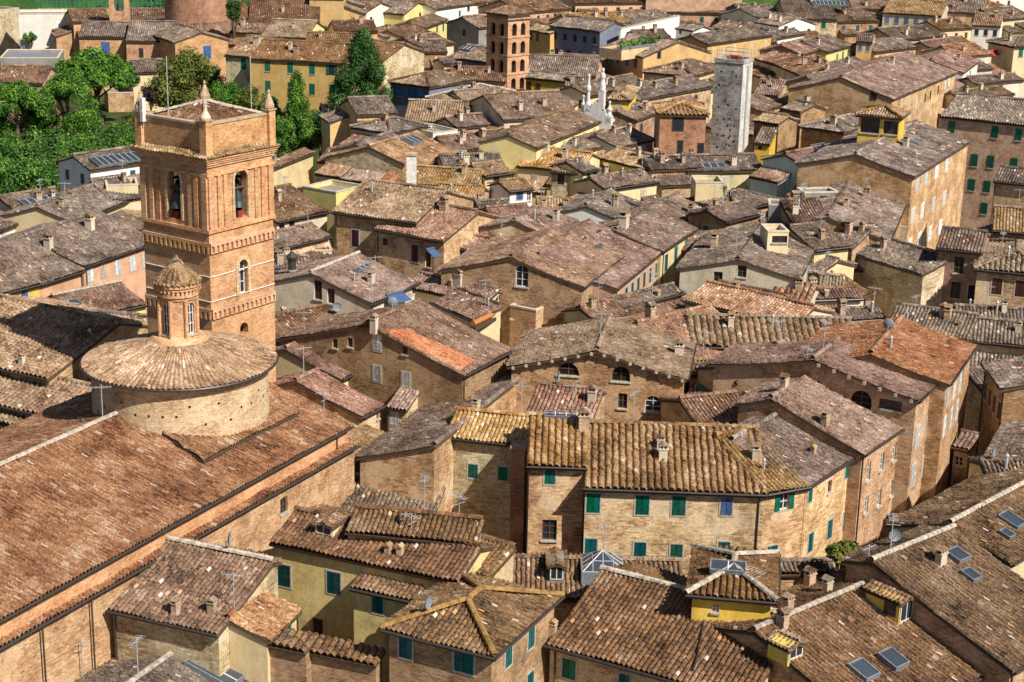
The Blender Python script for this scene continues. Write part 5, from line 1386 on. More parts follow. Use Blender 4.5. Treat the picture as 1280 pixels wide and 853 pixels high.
H('far grey house with two green shutters and a wide glazed dormer', (85, 94), (350, 100), (210, 2), 20.0, 'gable', 'grey', 'tan', auto=[('f', 'g', 2, -1.2, .9, 1.4)], rc=1, sk=[(310, 20, 8, 2.2, 'big')], group=FG)
H('far brown roofed house beside the wide glazed dormer', (350, 110), (560, 105), (460, 45), 19.2, 'gable', 'brown', 'tan', rc=2, group=FG)
H('pale gabled brick house under the far brown roofs', (470, 125), (570, 100), 6, 18.4, 'gx', 'grey', 'cream', auto=[('f', 'd', 2, -1.6, .7, 1.2)], group=FG)
H('lemon house with three green shutters under a grey roof', (300, 262), (432, 226), (300, 175), 19.0, 'gable', 'grey', 'lemon', wins=[('g', [(345, 290), (374, 277), (400, 268)], .7, 1.5)], rc=1, group=FG)
H('brown brick house with a glass roof light beside the lemon house', (178, 272), (295, 240), (160, 200), 19.2, 'gable', 'pink', 'brown', auto=[('f', 'b', 4, -1.3, .7, 1.2)], sk=[(230, 225, 2.5, 1.4, 'big')], group=FG)
H('yellow tower like house among grey roofs in the east', (440, 208), (525, 212), 7, 20.0, 'gable', 'grey', 'ochre', auto=[('f', 'u', 2, -1.2, .7, 1.2), ('r', 'k', 2, -1.2, .7, 1.2)], group=FG)
H('grey roofed house in front of the yellow tower like house', (540, 262), (760, 235), (640, 190), 18.0, 'gable', 'grey', 'tan', rc=3, group=FG)
H('long low grey roof house below the lemon house', (225, 385), (520, 320), (400, 290), 17.4, 'shed', 'grey', 'stucco', rc=2, auto=[('f', 'c', 3, -1.3, 1, 1.3)], group=FG)
H('stucco house with a sloping brown roof behind the grey stone tower', (-20, 300), (210, 400), (100, 260), 18.6, 'shed', 'brown', 'stucco', rc=1, group=FG)
H('low brown house right behind the brown brick house', (170, 340), (330, 330), (260, 290), 17.8, 'gable', 'brown', 'tan', rc=2, group=FG)
H('long grey pink roof house with a white vent along the lane', (-20, 560), (380, 410), (150, 400), 17.2, 'gable', 'grey', 'tan', rc=3, group=FG)
H('grey roofed house with an attic window beside the pinkish house', (380, 470), (640, 395), (560, 290), 18.8, 'gable', 'grey', 'orange', wins=[('f', [(578, 322)], .7, 1.0)], rc=2, group=FG)
H('pinkish hipped house on the way to the long pinkish house', (600, 420), (860, 330), (700, 260), 19.0, 'gable', 'pink', 'tan', rc=1, group=FG)
H('white walled far house among the grey roofs', (-20, 205), (190, 168), (90, 150), 18.8, 'gable', 'grey', 'white', rc=2, group=FG)
H('far grey roof house with a blue shaded gable', (640, 200), (870, 185), (760, 130), 18.6, 'gable', 'grey', 'tan', rc=2, group=FG)
H('far tiled house with red clay edges near the awning', (820, 240), (1010, 215), (920, 190), 18.2, 'gable', 'pink', 'tan', rc=2, group=FG)
H('far brown roof house between the pale gable and the white gable', (870, 150), (1030, 140), (960, 95), 19.0, 'gable', 'brown', 'cream', rc=2, group=FG)
H('far long ribbed roof house on the skyline', (420, 45), (650, 50), (540, 0), 20.4, 'gable', 'beige', 'tan', rc=1, group=FG)
H('far grey roof house left of the lichen pyramid', (880, 60), (1080, 70), (980, -10), 20.4, 'gable', 'grey', 'tan', rc=2, group=FG)
H('lichen pyramid roofed house on the far skyline', (1085, 50), (1240, 46), 14, 20.4, 'hip', 'lichen', 'white', group=FG, auto=[('f', 'g', 2, -1.3, .8, 1.4)])
H('far pale house in the northeast corner', (1170, 100), (1330, 85), (1260, 30), 19.5, 'gable', 'grey', 'cream', rc=1, group=FG)
H('far grey house behind the pale northeast house', (-40, 90), (110, 70), (40, 20), 19.6, 'gable', 'grey', 'tan', rc=2, group=FG)
H('low tiled house with skylight in front of the rooftop loggia', (480, 745), (640, 700), (560, 640), 19.0, 'shed', 'brown', 'tan', group=FG)
H('brown stone house with a ledge in front of the tall tan house', (310, 800), (480, 745), (340, 760), 18.0, 'shed', 'grey', 'stucco', wins=[('d', [(516, 795)], .7, 1.3)], group=FG)

# ================================================================== far, middle
tile(2, 0)
H('ochre house with four blue shutters below a planted roof terrace', (433, 242), (650, 286), (560, 155), 20.0, 'gable', 'pink', 'ochre', wins=[('u', [(468, 280), (500, 292), (530, 296), (575, 308), (618, 318)], .9, 1.5), ('d', [(735, 275)], .7, 1.2)], group=FG)
H('yellow gabled house with tall windows along a shaded lane', (800, 200), (985, 222), 22, 21.0, 'gx', 'grey', 'ochre', auto=[('r', 'c', 6, -2.0, .8, 2.2)], ch=[(960, 110, 'plaster'), (1010, 130, 'plaster')], group=FG)
H('brick square house with a hipped lichen roof beside the grey stone tower', (728, 572), (988, 577), 8, 21.8, 'hip', 'lichen', 'red', w=.6, wins=[('d', [(830, 622)], 1.5, 1.8), ('d', [(840, 740)], .7, 2.0), ('B', [(943, 750)], .8, 1.8)], group=FG)
H('yellow house with green windows under a pointed hipped roof', (476, 498), (598, 504), 12, 20.0, 'hip', 'beige', 'yellow', wins=[('c', [(530, 548)], 1.2, 1.6), ('b', [(612, 540)], .7, 1.4)], rc=1, group=FG)
H('brown hipped house in front of the yellow gabled house', (645, 358), (905, 384), 14, 19.2, 'hip', 'brown', 'cream', rc=2, group=FG)
H('long grey roof house leading to the grey stone tower', (640, 500), (1010, 432), (800, 395), 18.6, 'gable', 'grey', 'tan', rc=3, group=FG)
H('broad grey roof house under the yellow pointed hip', (400, 480), (700, 420), (560, 380), 18.8, 'gable', 'grey', 'tan', rc=2, group=FG)
H('yellow house with brown arched windows next to the arcaded brick tower', (60, 388), (266, 408), (180, 365), 18.8, 'gable', 'grey', 'yellow', wins=[('b', [(80, 430), (130, 440)], .9, 1.4)], group=FG)
H('plain yellow house with a low grey roof left of the marble church front', (262, 430), (392, 434), (320, 385), 18.4, 'gable', 'grey', 'yellow', group=FG, rc=1)
H('grey brown hip roof house above the plain yellow walls', (60, 370), (420, 385), (240, 280), 18.0, 'gable', 'grey', 'tan', rc=4, group=FG)
H('brown roof house beneath the slate shaded wall', (200, 330), (440, 345), (320, 275), 17.2, 'gable', 'grey', 'tan', rc=2, group=FG)
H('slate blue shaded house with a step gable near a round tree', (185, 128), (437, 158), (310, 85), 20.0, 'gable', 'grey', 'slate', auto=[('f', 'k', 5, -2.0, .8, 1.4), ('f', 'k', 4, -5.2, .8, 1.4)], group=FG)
H('small ochre house with brown windows left of the slate shaded house', (65, 146), (186, 168), (125, 118), 18.6, 'gable', 'beige', 'ochre', wins=[('b', [(95, 180), (128, 188)], .8, 1.6)], group=FG)
H('lichen ribbed roof house north of the slate shaded house', (308, 125), (600, 112), (450, 65), 20.0, 'gable', 'lichen', 'tan', rc=2, group=FG)
H('dark roofed house on the skyline right of the arcaded brick tower', (62, 65), (305, 42), (170, -20), 20.4, 'gable', 'brown', 'tan', rc=2, group=FG)
H('peach house strip under a far brown roof', (318, 18), (690, 14), (500, -30), 20.6, 'gable', 'brown', 'salmon', rc=2, group=FG)
H('very long pale stone palace at the top of the view', (672, -60), (1160, -55), (900, -110), 24.0, 'gable', 'brown', 'rose', auto=[('f', 'w', 8, -6.5, 1.1, 2.2)], group=FG)
H('brown flat topped house below the pale stone palace', (700, 60), (1130, 70), (940, 35), 18.6, 'gable', 'brown', 'rose', rc=3, group=FG)
H('grey roof house beyond a long white parapet', (540, 150), (830, 90), (640, 60), 19.2, 'shed', 'grey', 'white', rc=2, group=FG)
H('small white attic house between the parapet and the yellow gable', (810, 140), (900, 155), 6, 20.0, 'gable', 'grey', 'white', wins=[('k', [(842, 155)], .6, .9)], group=FG)
H('low grey roof house behind the planted terrace', (630, 190), (800, 185), (720, 150), 19.2, 'gable', 'grey', 'white', rc=2, group=FG)
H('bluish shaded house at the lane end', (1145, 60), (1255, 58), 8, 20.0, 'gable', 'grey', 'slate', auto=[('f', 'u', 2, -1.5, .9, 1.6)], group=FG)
H('far grey roof house at the right of the lane end', (1210, 110), (1330, 130), (1270, 60), 20.0, 'gable', 'grey', 'white', rc=2, group=FG)
H('far grey roof house with a white flank east of the lane', (1200, 215), (1330, 215), (1270, 165), 19.0, 'gable', 'grey', 'white', rc=2, group=FG)
H('tan house with pinkish roof just behind the grey stone tower', (1200, 290), (1330, 330), (1260, 240), 18.4, 'gable', 'pink', 'stucco', rc=1, group=FG)
H('grey roofed house with ribbed tiles left of the marble front', (-40, 600), (350, 580), (150, 460), 17.8, 'gable', 'beige', 'tan', rc=2, group=FG)
mz = H('church nave with a long cream clerestory wall ending in the marble front', (135, 738), (452, 606), 9, 19.0, 'gable', 'brown', 'lemon', name='church', cat='church', auto=[('f', 'c', 6, -1.5, .9, 1.5)], ridge=None)
H('house with a red painted eave band below the cream clerestory', (170, 760), (330, 745), 4, 15.8, 'shed', 'pink', 'lemon', fascia=True, lod=1, group=FG)
H('white walled house with a brown roof left of the brick square house', (545, 740), (720, 695), (560, 640), 17.2, 'gable', 'grey', 'white', rc=2, group=FG)
H('grey roof house with the lemon gable between lichen roofs', (330, 770), (560, 700), (470, 650), 17.0, 'gable', 'grey', 'lemon', rc=2, group=FG)
H('lichen roofed house below the cream clerestory', (20, 830), (340, 860), (180, 745), 16.6, 'gable', 'lichen', 'tan', rc=2, group=FG)
H('ochre lichen house sloping towards the brick square house', (430, 790), (690, 850), (560, 745), 16.8, 'gable', 'lichen', 'lemon', rc=1, group=FG)
H('grey house with small pots in front of the brick square house', (700, 850), (960, 840), (850, 780), 17.0, 'gable', 'grey', 'tan', rc=3, group=FG)
H('grey roof house with a white skylight at the grey tower foot', (880, 860), (1270, 850), (1100, 775), 16.6, 'gable', 'grey', 'cream', rc=2, sk=[(990, 835, 4, 1.4, 'big')], group=FG)
H('yellow walled house with a blue window at the foot of the grey tower', (1200, 600), (1330, 620), (1260, 560), 18.6, 'gable', 'beige', 'brown', wins=[('u', [(1265, 660)], .9, 1.6)], group=FG)
H('small yellow house right of the grey tower foot', (1205, 715), (1290, 722), 5, 17.2, 'shed', 'grey', 'yellow', wins=[('d', [(1240, 738)], .4, .4)], group=FG)
H('house with pinkish roof and clothes line right of the grey tower', (1200, 470), (1330, 480), (1260, 400), 18.4, 'gable', 'pink', 'tan', rc=2, group=FG)
H('grey house with brick edges left of the brick square house', (630, 600), (740, 560), (650, 510), 17.6, 'gable', 'grey', 'brown', rc=2, group=FG)

# ================================================================== far, west
tile(1, 0)
H('long ochre palace with green shutters behind the dark evergreen', (-40, 292), (442, 318), (220, 208), 19.6, 'gable', 'brown', 'ochre', wins=[('g', [(58, 330), (172, 338), (281, 345)], .95, 1.9), ('o', [(378, 351)], .95, 1.7), ('g', [(60, 432), (174, 440), (281, 447), (381, 452)], .95, 1.9), ('g', [(381, 555)], .95, 1.9)], rc=2, group=FG)
H('tan house with two blue shutters behind the long ochre palace', (245, 206), (512, 212), (380, 166), 19.6, 'gable', 'brown', 'tan', wins=[('u', [(310, 214), (424, 222)], 1.0, 1.0)], rc=1, group=FG)
H('ribbed roof house with a yellow flank behind the ochre palace', (20, 182), (250, 192), (200, 102), 19.4, 'gable', 'beige', 'lemon', wins=[('k', [(115, 197)], .8, .9)], rc=2, group=FG)
H('far house with a very broad brown roof in the northwest', (-40, 108), (320, 112), (150, -10), 19.8, 'gable', 'brown', 'tan', rc=4, group=FG)
H('orange house with a dark flank on the northwest skyline', (262, -14), (442, -10), 9, 24.0, 'gable', 'brown', 'ochre', group=FG)
H('ochre house with a grey blue window right of the ribbed roof', (395, 158), (612, 156), (500, 106), 20.2, 'gable', 'brown', 'ochre', wins=[('u', [(565, 192)], .9, 1.9)], rc=2, group=FG)
H('white gabled house standing among far brown roofs', (525, 75), (722, 48), 12, 20.2, 'gx', 'brown', 'white', auto=[('f', 'k', 2, -1.2, .7, .9)], group=FG)
H('bright lemon gabled house right of the white gable', (738, 72), (888, 44), 12, 20.0, 'gx', 'grey', 'lemon', wins=[('b', [(820, 75)], .8, 1.0)], group=FG)
H('white house with small green windows beneath the skyline', (905, 46), (1098, 18), (960, 0), 20.6, 'gable', 'grey', 'white', wins=[('k', [(1062, 42)], 1, 1.2), ('g', [(1018, 68)], .8, 1.2)], group=FG)
H('grey plastered gable house left of the arcaded brick tower', (945, 112), (1118, 138), 8, 20.4, 'gx', 'beige', 'grey', wins=[('k', [(1040, 165)], .8, 1.4)], group=FG)
H('lemon house with two green shutters left of the grey gable', (850, 140), (965, 98), (850, 80), 19.2, 'gable', 'brown', 'lemon', wins=[('g', [(905, 143), (936, 136)], .9, 1.6)], group=FG)
H('white walled house with a flat brown roof below the lemon gable', (655, 188), (762, 162), (660, 130), 18.8, 'gable', 'brown', 'white', wins=[('u', [(755, 212)], .9, 1.0)], group=FG)
H('brown roof house right of the white walled house', (750, 190), (880, 160), (800, 120), 18.8, 'gable', 'brown', 'cream', rc=1, group=FG)
H('tan gabled stone house right of the dark evergreen', (635, 300), (850, 258), 12, 18.6, 'gx', 'brown', 'stone', wins=[('c', [(738, 258)], 1.0, 1.2)], rc=1, group=FG)
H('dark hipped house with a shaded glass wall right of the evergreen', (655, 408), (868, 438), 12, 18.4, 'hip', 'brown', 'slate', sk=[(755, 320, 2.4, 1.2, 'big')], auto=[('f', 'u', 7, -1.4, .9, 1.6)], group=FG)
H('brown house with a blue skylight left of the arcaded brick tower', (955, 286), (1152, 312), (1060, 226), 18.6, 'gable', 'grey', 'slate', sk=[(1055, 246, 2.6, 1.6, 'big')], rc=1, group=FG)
H('small stone house between the hipped roofs', (942, 322), (1018, 318), 5, 18.4, 'gable', 'grey', 'stone', wins=[('k', [(990, 335)], .5, .6)], group=FG)
H('brown gabled house below the arcaded brick tower', (955, 400), (1250, 410), (1100, 338), 17.8, 'gable', 'brown', 'tan', rc=2, group=FG)
H('beige hipped house with a sharp ridge in the middle far row', (845, 490), (1088, 516), 14, 18.0, 'hip', 'beige', 'tan', ridge='m', rc=1, group=FG)
H('grey house with beige tiles right of the sharp ridge', (1085, 540), (1320, 520), (1200, 440), 17.6, 'gable', 'beige', 'tan', wins=[('k', [(1225, 555)], .8, 1.2)], rc=2, group=FG)
H('ribbed roof house below the sharp ridged hip', (735, 606), (1045, 616), (890, 506), 16.6, 'gable', 'beige', 'tan', rc=1, group=FG)
H('orange walled house with a glass pyramid in front', (505, 576), (715, 568), (650, 485), 17.8, 'gable', 'grey', 'ochre', group=FG)
H('cream hipped house below the glass pyramid', (468, 634), (672, 668), 9, 16.8, 'hip', 'grey', 'cream', rc=1, group=FG)
H('rust roofed house with a grey skylight', (800, 845), (1040, 770), (800, 665), 16.6, 'gable', 'terra', 'tan', sk=[(782, 706, 3, 2, 'big')], group=FG)
H('cream triangular gable house under grey tiles', (365, 748), (628, 778), 10, 16.8, 'gx', 'grey', 'cream', group=FG)
H('tiled lean-to house in front of the cream triangular gable', (300, 808), (600, 832), (440, 745), 14.8, 'shed', 'brown', 'tan', group=FG)
H('brown strip roof house in front of the rust roof', (520, 830), (850, 840), (640, 700), 15.6, 'gable', 'brown', 'tan', rc=2, group=FG)
H('yellow corner house peeping past the bell tower top', (70, 850), (300, 760), (240, 740), 15.6, 'shed', 'brown', 'cream', rc=1, group=FG)
H('red tiled house with a white roof terrace', (1010, 640), (1200, 620), (1120, 570), 16.6, 'gable', 'pink', 'rose', rc=2, group=FG)
H('white roof terrace house beside the red tiles', (885, 665), (1008, 650), 6, 16.4, 'flat', 'pink', 'white', group=FG)
H('grey pink roof house below the red tiles', (1000, 760), (1290, 720), (1130, 660), 16.0, 'gable', 'pink', 'tan', rc=4, group=FG)
H('grey gabled house left of the centre lane', (950, 860), (1260, 850), (1120, 772), 16.4, 'gable', 'grey', 'tan', rc=3, group=FG)
H('far brown roofs house behind the ochre and white gables', (440, 50), (690, 25), (560, -30), 20.4, 'gable', 'brown', 'tan', rc=3, group=FG)
H('far brown house on the skyline between lemon and white houses', (690, 40), (900, 10), (780, -30), 20.6, 'gable', 'brown', 'tan', rc=2, group=FG)
H('brown roof house under the tan gable by the evergreen', (580, 280), (760, 250), (650, 212), 18.0, 'gable', 'brown', 'tan', rc=2, group=FG)
H('brown roof house in front of the lemon house with green shutters', (840, 240), (1000, 215), (900, 165), 18.4, 'gable', 'brown', 'tan', rc=2, group=FG)
H('grey roof house in the row below the white walled house', (760, 260), (960, 260), (860, 200), 17.8, 'gable', 'grey', 'tan', rc=2, group=FG)

tile(0, 0)
H('stone house with one green shutter left of the ochre palace', (1118, 276), (1300, 290), (1220, 178), 19.4, 'gable', 'brown', 'stone', wins=[('g', [(1218, 320)], .95, 1.9)], rc=2, group=FG)
H('brick church wing with a blue window and a grey roof', (390, 184), (628, 186), (510, 112), 18.6, 'gable', 'grey', 'tower', wins=[('u', [(528, 240)], 1.6, 2.2)], group=FG)
H('brick church wing with three small round topped slits', (625, 206), (868, 208), (730, 108), 18.4, 'gable', 'grey', 'tower', wins=[('B', [(706, 265), (822, 262)], .7, 1.6)], group=FG)
H('low cream house under the brick church wing', (660, 364), (832, 360), (745, 300), 14.6, 'gable', 'grey', 'cream', wins=[('k', [(692, 395)], .6, .9)], group=FG)
H('brick church front with a shallow pediment and a framed blue window', (866, 212), (1152, 198), 16, 19.2, 'gx', 'grey', 'tower', wins=[('u', [(1036, 262)], 1.5, 2.4)], group=FG)
H('garden wall house of bare brick behind the umbrella pine', (540, 466), (670, 462), 6, 11.0, 'flat', 'grey', 'orange', group=FG)
H('tall bare brick house behind the yellowish tree', (660, 420), (770, 418), 6, 12.0, 'flat', 'grey', 'orange', group=FG)
H('low house with green shutters left of the umbrella pine', (-40, 412), (212, 418), (120, 332), 16.5, 'gable', 'brown', 'orange', auto=[('f', 'g', 3, -1.3, 1, 1.3)], group=FG)
H('white plastered block behind the flat grey roof', (92, 70), (370, 68), 8, 19.5, 'flat', 'grey', 'white', group=FG)
H('flat grey roofed building with a glazed front at the northwest', (0, 290), (290, 290), 12, 15.0, 'flat', 'grey', 'grey', auto=[('f', 'u', 6, -1.2, 2.2, 1.4)], group=FG)
H('stone walkway house with a railing at the northwest corner', (-60, 60), (95, 40), 14, 19.0, 'flat', 'grey', 'stone', group=FG)
H('brown roof house behind the little bell arch', (365, 110), (560, 105), (460, 48), 18.8, 'gable', 'brown', 'tower', group=FG)
H('brown roof house right of the little bell arch', (645, 104), (835, 104), (740, 46), 18.8, 'gable', 'brown', 'tower', group=FG)
H('brown roof house right of the great brick drum', (1140, 160), (1300, 170), (1210, 108), 19.6, 'gable', 'brown', 'tower', rc=1, group=FG)
H('far roofs house right of the great brick drum on the skyline', (1190, 100), (1330, 90), (1260, 0), 20.0, 'gable', 'brown', 'tan', rc=1, group=FG)
H('house with a pale glass conservatory roof under the trees', (455, 850), (735, 810), (600, 745), 15.6, 'gable', 'grey', 'white', sk=[(600, 800, 8, 2.5, 'big')], group=FG)

# the last row along the top edge
tile(3, 0)
H('farthest long brown roof in the east, cut by the top of the view', (560, -22), (900, -12), (700, -70), 21.0, 'gable', 'brown', 'cream', rc=2, group=FG)
H('farthest grey roof above the white vent in the east, at the top edge', (860, -12), (1110, -16), (980, -60), 21.4, 'gable', 'grey', 'tan', rc=2, group=FG)
H('farthest roof at the northeast corner of the view', (1080, -10), (1340, -18), (1200, -60), 21.2, 'gable', 'brown', 'white', rc=2, group=FG)
tile(1, 0)
H('farthest white house right of the small green windows, cut by the top edge', (1090, 20), (1290, -4), (1180, -40), 20.4, 'gable', 'brown', 'white', rc=1, auto=[('f', 'u', 3, -1.4, .9, 1.5)], group=FG)
H('farthest grey roof behind the bright lemon gable', (760, -4), (960, -24), (850, -60), 21.2, 'gable', 'grey', 'cream', rc=2, group=FG)
# ================================================================== towers and other landmarks
def tower_frame(p_corner, py_top, z_top, wl_px, wr_px, ang_l):
    pass
# grey stone tower: broad grey face, narrow face with sunlight painted in as white
tile(2, 0)
def corner_tower(name, label, p, ztop, w_front, w_side, turn):
    A = at(px(p), ztop); d = A[:2]/np.linalg.norm(A[:2]); az = math.atan2(d[1], d[0])+turn
    o = empty(name, (A[0], A[1], 0), az-math.pi/2); tag(o, label, 'tower')
    return o, A, np.linalg.norm(A-CAM)
# local frame: x to the right along the front, y away, origin at the front right corner
ZT = 28.2
gt, gA, gd = corner_tower('stone_tower', 'tall plain grey stone tower with a sunlit white flank and a railed top', (1157, 322), ZT, 0, 0, R(-20))
s_ = gd/F_PX
gw, gs = 35*s_/math.cos(R(20)), 34*s_
mb = MB()
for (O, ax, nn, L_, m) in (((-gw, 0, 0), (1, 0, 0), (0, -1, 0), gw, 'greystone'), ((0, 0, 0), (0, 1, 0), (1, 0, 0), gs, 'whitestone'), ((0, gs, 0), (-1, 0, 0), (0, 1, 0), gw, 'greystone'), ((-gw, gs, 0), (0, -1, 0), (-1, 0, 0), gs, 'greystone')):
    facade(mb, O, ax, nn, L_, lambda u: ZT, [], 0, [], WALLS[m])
mb.face([(-gw, 0, ZT-.6), (0, 0, ZT-.6), (0, gs, ZT-.6), (-gw, gs, ZT-.6)], M_CONC)
mb.build('shaft', gt)
mb = MB()
mb.sqring(-gw, 0, 0, gs, .1, .35, ZT, ZT+.5, WALLS['greystone'])
mb.build('parapet', gt)
mb = MB()
for (x, y) in ((-gw+.2, .2), (-.2, .2), (-.2, gs-.2), (-gw+.2, gs-.2), (-gw/2, .2), (-gw/2, gs-.2)): mb.tube((x, y, ZT+.4), (x, y, ZT+1.7), .05, M_STEEL, 5)
for zz in (1.1, 1.65):
    c4 = [(-gw+.2, .2), (-.2, .2), (-.2, gs-.2), (-gw+.2, gs-.2)]
    for a, b in zip(c4, c4[1:]+c4[:1]): mb.tube((*a, ZT+zz), (*b, ZT+zz), .045, M_STEEL, 5)
mb.build('railing', gt)
mb = MB(); mb.box(-gw*.62, -gw*.3, gs*.3, gs*.6, ZT-.6, ZT+.9, M_RED); mb.build('roof_hatch', gt)
mb = MB(); mb.box(-.0, .14, gs*.42, gs*.55, 4, ZT-.4, M_STEEL); mb.build('cable_duct', gt)
first = None
for k in range(30):
    x, z_ = random.uniform(-gw+.4, -.5), random.uniform(12, ZT-1)
    if first is None: mb = MB(); mb.box(-.11, .11, -.015, .05, -.12, .12, M_DARK); first = q = mb.build('putlog_hole', gt)
    else: q = first.copy(); COL.objects.link(q)
    q.location = (x, 0, z_)

# arcaded brick tower
tile(1, 0)
ZA = 28.6
ta, tA, td = corner_tower('arcaded_brick_tower', 'square brick tower with four tiers of paired arched windows', (1262, 76), ZA, 0, 0, R(-45))
s_ = td/F_PX; aw = 27*s_/math.cos(R(40)); asd = 26*s_/math.cos(R(50))
aw = asd = (aw+asd)/2
mb = MB()
fl = [((-aw, 0, 0), (1, 0, 0), (0, -1, 0)), ((0, 0, 0), (0, 1, 0), (1, 0, 0)), ((0, aw, 0), (-1, 0, 0), (0, 1, 0)), ((-aw, aw, 0), (0, -1, 0), (-1, 0, 0))]
tiers = [ZA-3.6-3.05*k for k in range(5)]
for (O, ax, nn) in fl:
    facade(mb, O, ax, nn, aw, lambda u: ZA, [], 0, [(aw*f-.55, aw*f+.55, t, t+2.1, True) for f in (.3, .7) for t in tiers], WALLS['tower'], .5)
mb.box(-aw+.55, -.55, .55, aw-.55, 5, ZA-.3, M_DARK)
mb.build('shaft', ta)
mb = MB()
for t in tiers+[ZA-.5]:
    e = .12 if t < ZA-1 else .35
    mb = MB(); mb.sqring(-aw, 0, 0, aw, e, 0, t-.35, t-.12, M_CHIM); mb.build('string_course', ta)
mb = MB(); e = .5; ap = (-aw/2, aw/2, ZA+1.3)
q = [(-aw-e, -e, ZA), (e, -e, ZA), (e, aw+e, ZA), (-aw-e, aw+e, ZA)]
for a, b in zip(q, q[1:]+q[:1]): tile_slope(mb, [a, b, ap], ROOFS['pink'], .5, .6, 2)
mb.hull([(x, y, z-.2) for x, y, z in q], [(x, y, z-.03) for x, y, z in q], M_WOOD)
mb.build('roof', ta)

# great brick drum of the far church
tile(0, 0)
dc = at(px((983, 60)), 22.0); ds = np.linalg.norm(dc-CAM); rr = 38*ds/F_PX
dr = empty('brick_rotunda', (dc[0], dc[1], 0)); tag(dr, 'great round brick drum with cornice rings rising over the far brick church', 'church drum')
mb = MB(); pr = [(rr, 14), (rr, 25.2), (rr*1.02, 25.25), (rr*1.02, 25.6), (rr*.985, 25.65), (rr*.985, 26.4), (rr*1.04, 26.5), (rr*1.04, 26.9), (rr*.99, 27), (rr*.99, 28)]
v = []; n_ = 48
for r_, z_ in pr:
    for i in range(n_): a = 2*math.pi*i/n_; v.append((r_*math.cos(a), r_*math.sin(a), z_))
for j in range(len(pr)-1):
    for i in range(n_):
        i2 = (i+1) % n_; Q = [v[j*n_+i], v[j*n_+i2], v[(j+1)*n_+i2], v[(j+1)*n_+i]]
        mb.face(Q, WALLS['red'], [(i*2*math.pi*rr/n_, Q[0][2]), ((i+1)*2*math.pi*rr/n_, Q[0][2]), ((i+1)*2*math.pi*rr/n_, Q[2][2]), (i*2*math.pi*rr/n_, Q[2][2])])
mb.build('drum', dr)
mb = MB(); cone_tiles(mb, (0, 0), rr*1.06, 28, 1.2, 32, 70, ROOFS['lichen'], .8, .12); mb.build('roof', dr)
mb = MB(); cone_tiles(mb, (0, 0), rr*1.5, 18.6, rr*.99, 20.6, 80, ROOFS['brown'], .8, .12); mb.build('skirt_roof', dr)

# little bell arch
A, B = at(px((548, 104)), 19.5), at(px((650, 104)), 19.5); fr = Frame(A, B)
bc = empty('bell_arch', tuple(fr.o), fr.rz); tag(bc, 'small brick bell arch with one bell standing on the far church roof', 'bell arch')
mb = MB()
for yy, ax, nn, O in ((0, (1, 0, 0), (0, -1, 0), (0, 0, 0)), (1.2, (-1, 0, 0), (0, 1, 0), (fr.W, 1.2, 0))):
    facade(mb, O, ax, nn, fr.W, lambda u: 25.6, [], 12, [(fr.W/2-.95, fr.W/2+.95, 20.6, 24.6, True)], WALLS['tower'], .6)
for x, nn in ((0, -1), (fr.W, 1)): mb.face([(x, 0, 12), (x, 1.2, 12), (x, 1.2, 25.6), (x, 0, 25.6)], WALLS['tower'], [(0, 12), (1.2, 12), (1.2, 25.6), (0, 25.6)])
mb.face([(0, 0, 25.6), (fr.W, 0, 25.6), (fr.W, 1.2, 25.6), (0, 1.2, 25.6)], M_CHIM)
mb.build('arch', bc)
mb = MB(); mb.lathe([(.75, 21.4), (.6, 21.9), (.45, 22.8), (.1, 23.2)], M_BRONZE, 14, (fr.W/2, .6, 0)); mb.tube((fr.W/2, .6, 23.1), (fr.W/2, .6, 24.4), .08, M_METAL); mb.build('bell', bc)
mb = MB(); n = tile_slope(mb, [(-.3, -.3, 25.7), (fr.W/2, -.3, 26.8), (fr.W/2, 1.5, 26.8), (-.3, 1.5, 25.7)], ROOFS['brown'], .5, .6, 2); tile_slope(mb, [(fr.W+.3, -.3, 25.7), (fr.W/2, -.3, 26.8), (fr.W/2, 1.5, 26.8), (fr.W+.3, 1.5, 25.7)], ROOFS['brown'], .5, .6, 2)
mb.face([(0, 0, 25.6), (fr.W, 0, 25.6), (fr.W/2, 0, 26.7)], WALLS['tower'], [(0, 0), (2, 0), (1, 1)]); mb.build('roof', bc)

# marble church front: scrolled gable with pinnacles and statues, standing at the end of its nave
tile(2, 0)
fr = mz['fr']; zt_ = 18.4
fxr = fr.W+.15
mf = empty('marble_church_front', tuple(fr.world((fxr, -.6, 0))), fr.rz+math.pi/2); tag(mf, 'white marble scrolled church front crowned by pinnacles and a statue', 'church front')
D_ = 3.6; prof = []
# local: x along the front, -y outward
zr_ = zt_+1.3
out = [(-.6, 6), (D_+.6, 6), (D_+.6, zt_+.6), (D_+.1, zt_+1.2)]
for k in range(9):
    t = k/8; out.append((D_*(.98-.3*t), zt_+1.2+(zr_+1.2-zt_-1.2)*(t**.6)+.35*math.sin(t*math.pi*2)))
out += [(D_*.62, zr_+1.6), (D_*.5, zr_+2.1), (D_*.38, zr_+1.6)]
for k in range(9):
    t = 1-k/8; out.append((D_*(.02+.3*t), zt_+1.2+(zr_+1.2-zt_-1.2)*(t**.6)+.35*math.sin(t*math.pi*2)))
out += [(-.1, zt_+1.2), (-.6, zt_+.6)]
mb = MB()
mb.hull([(x, -.9, z) for x, z in out], [(x, 0, z) for x, z in out], M_MARBLE)
mb.build('gable_wall', mf)
mb = MB()
for zz in (zt_-.4, zt_+.5): mb.box(-.8, D_+.8, -1.2, -.9, zz, zz+.35, M_MARBLE)
mb.build('cornice', mf)
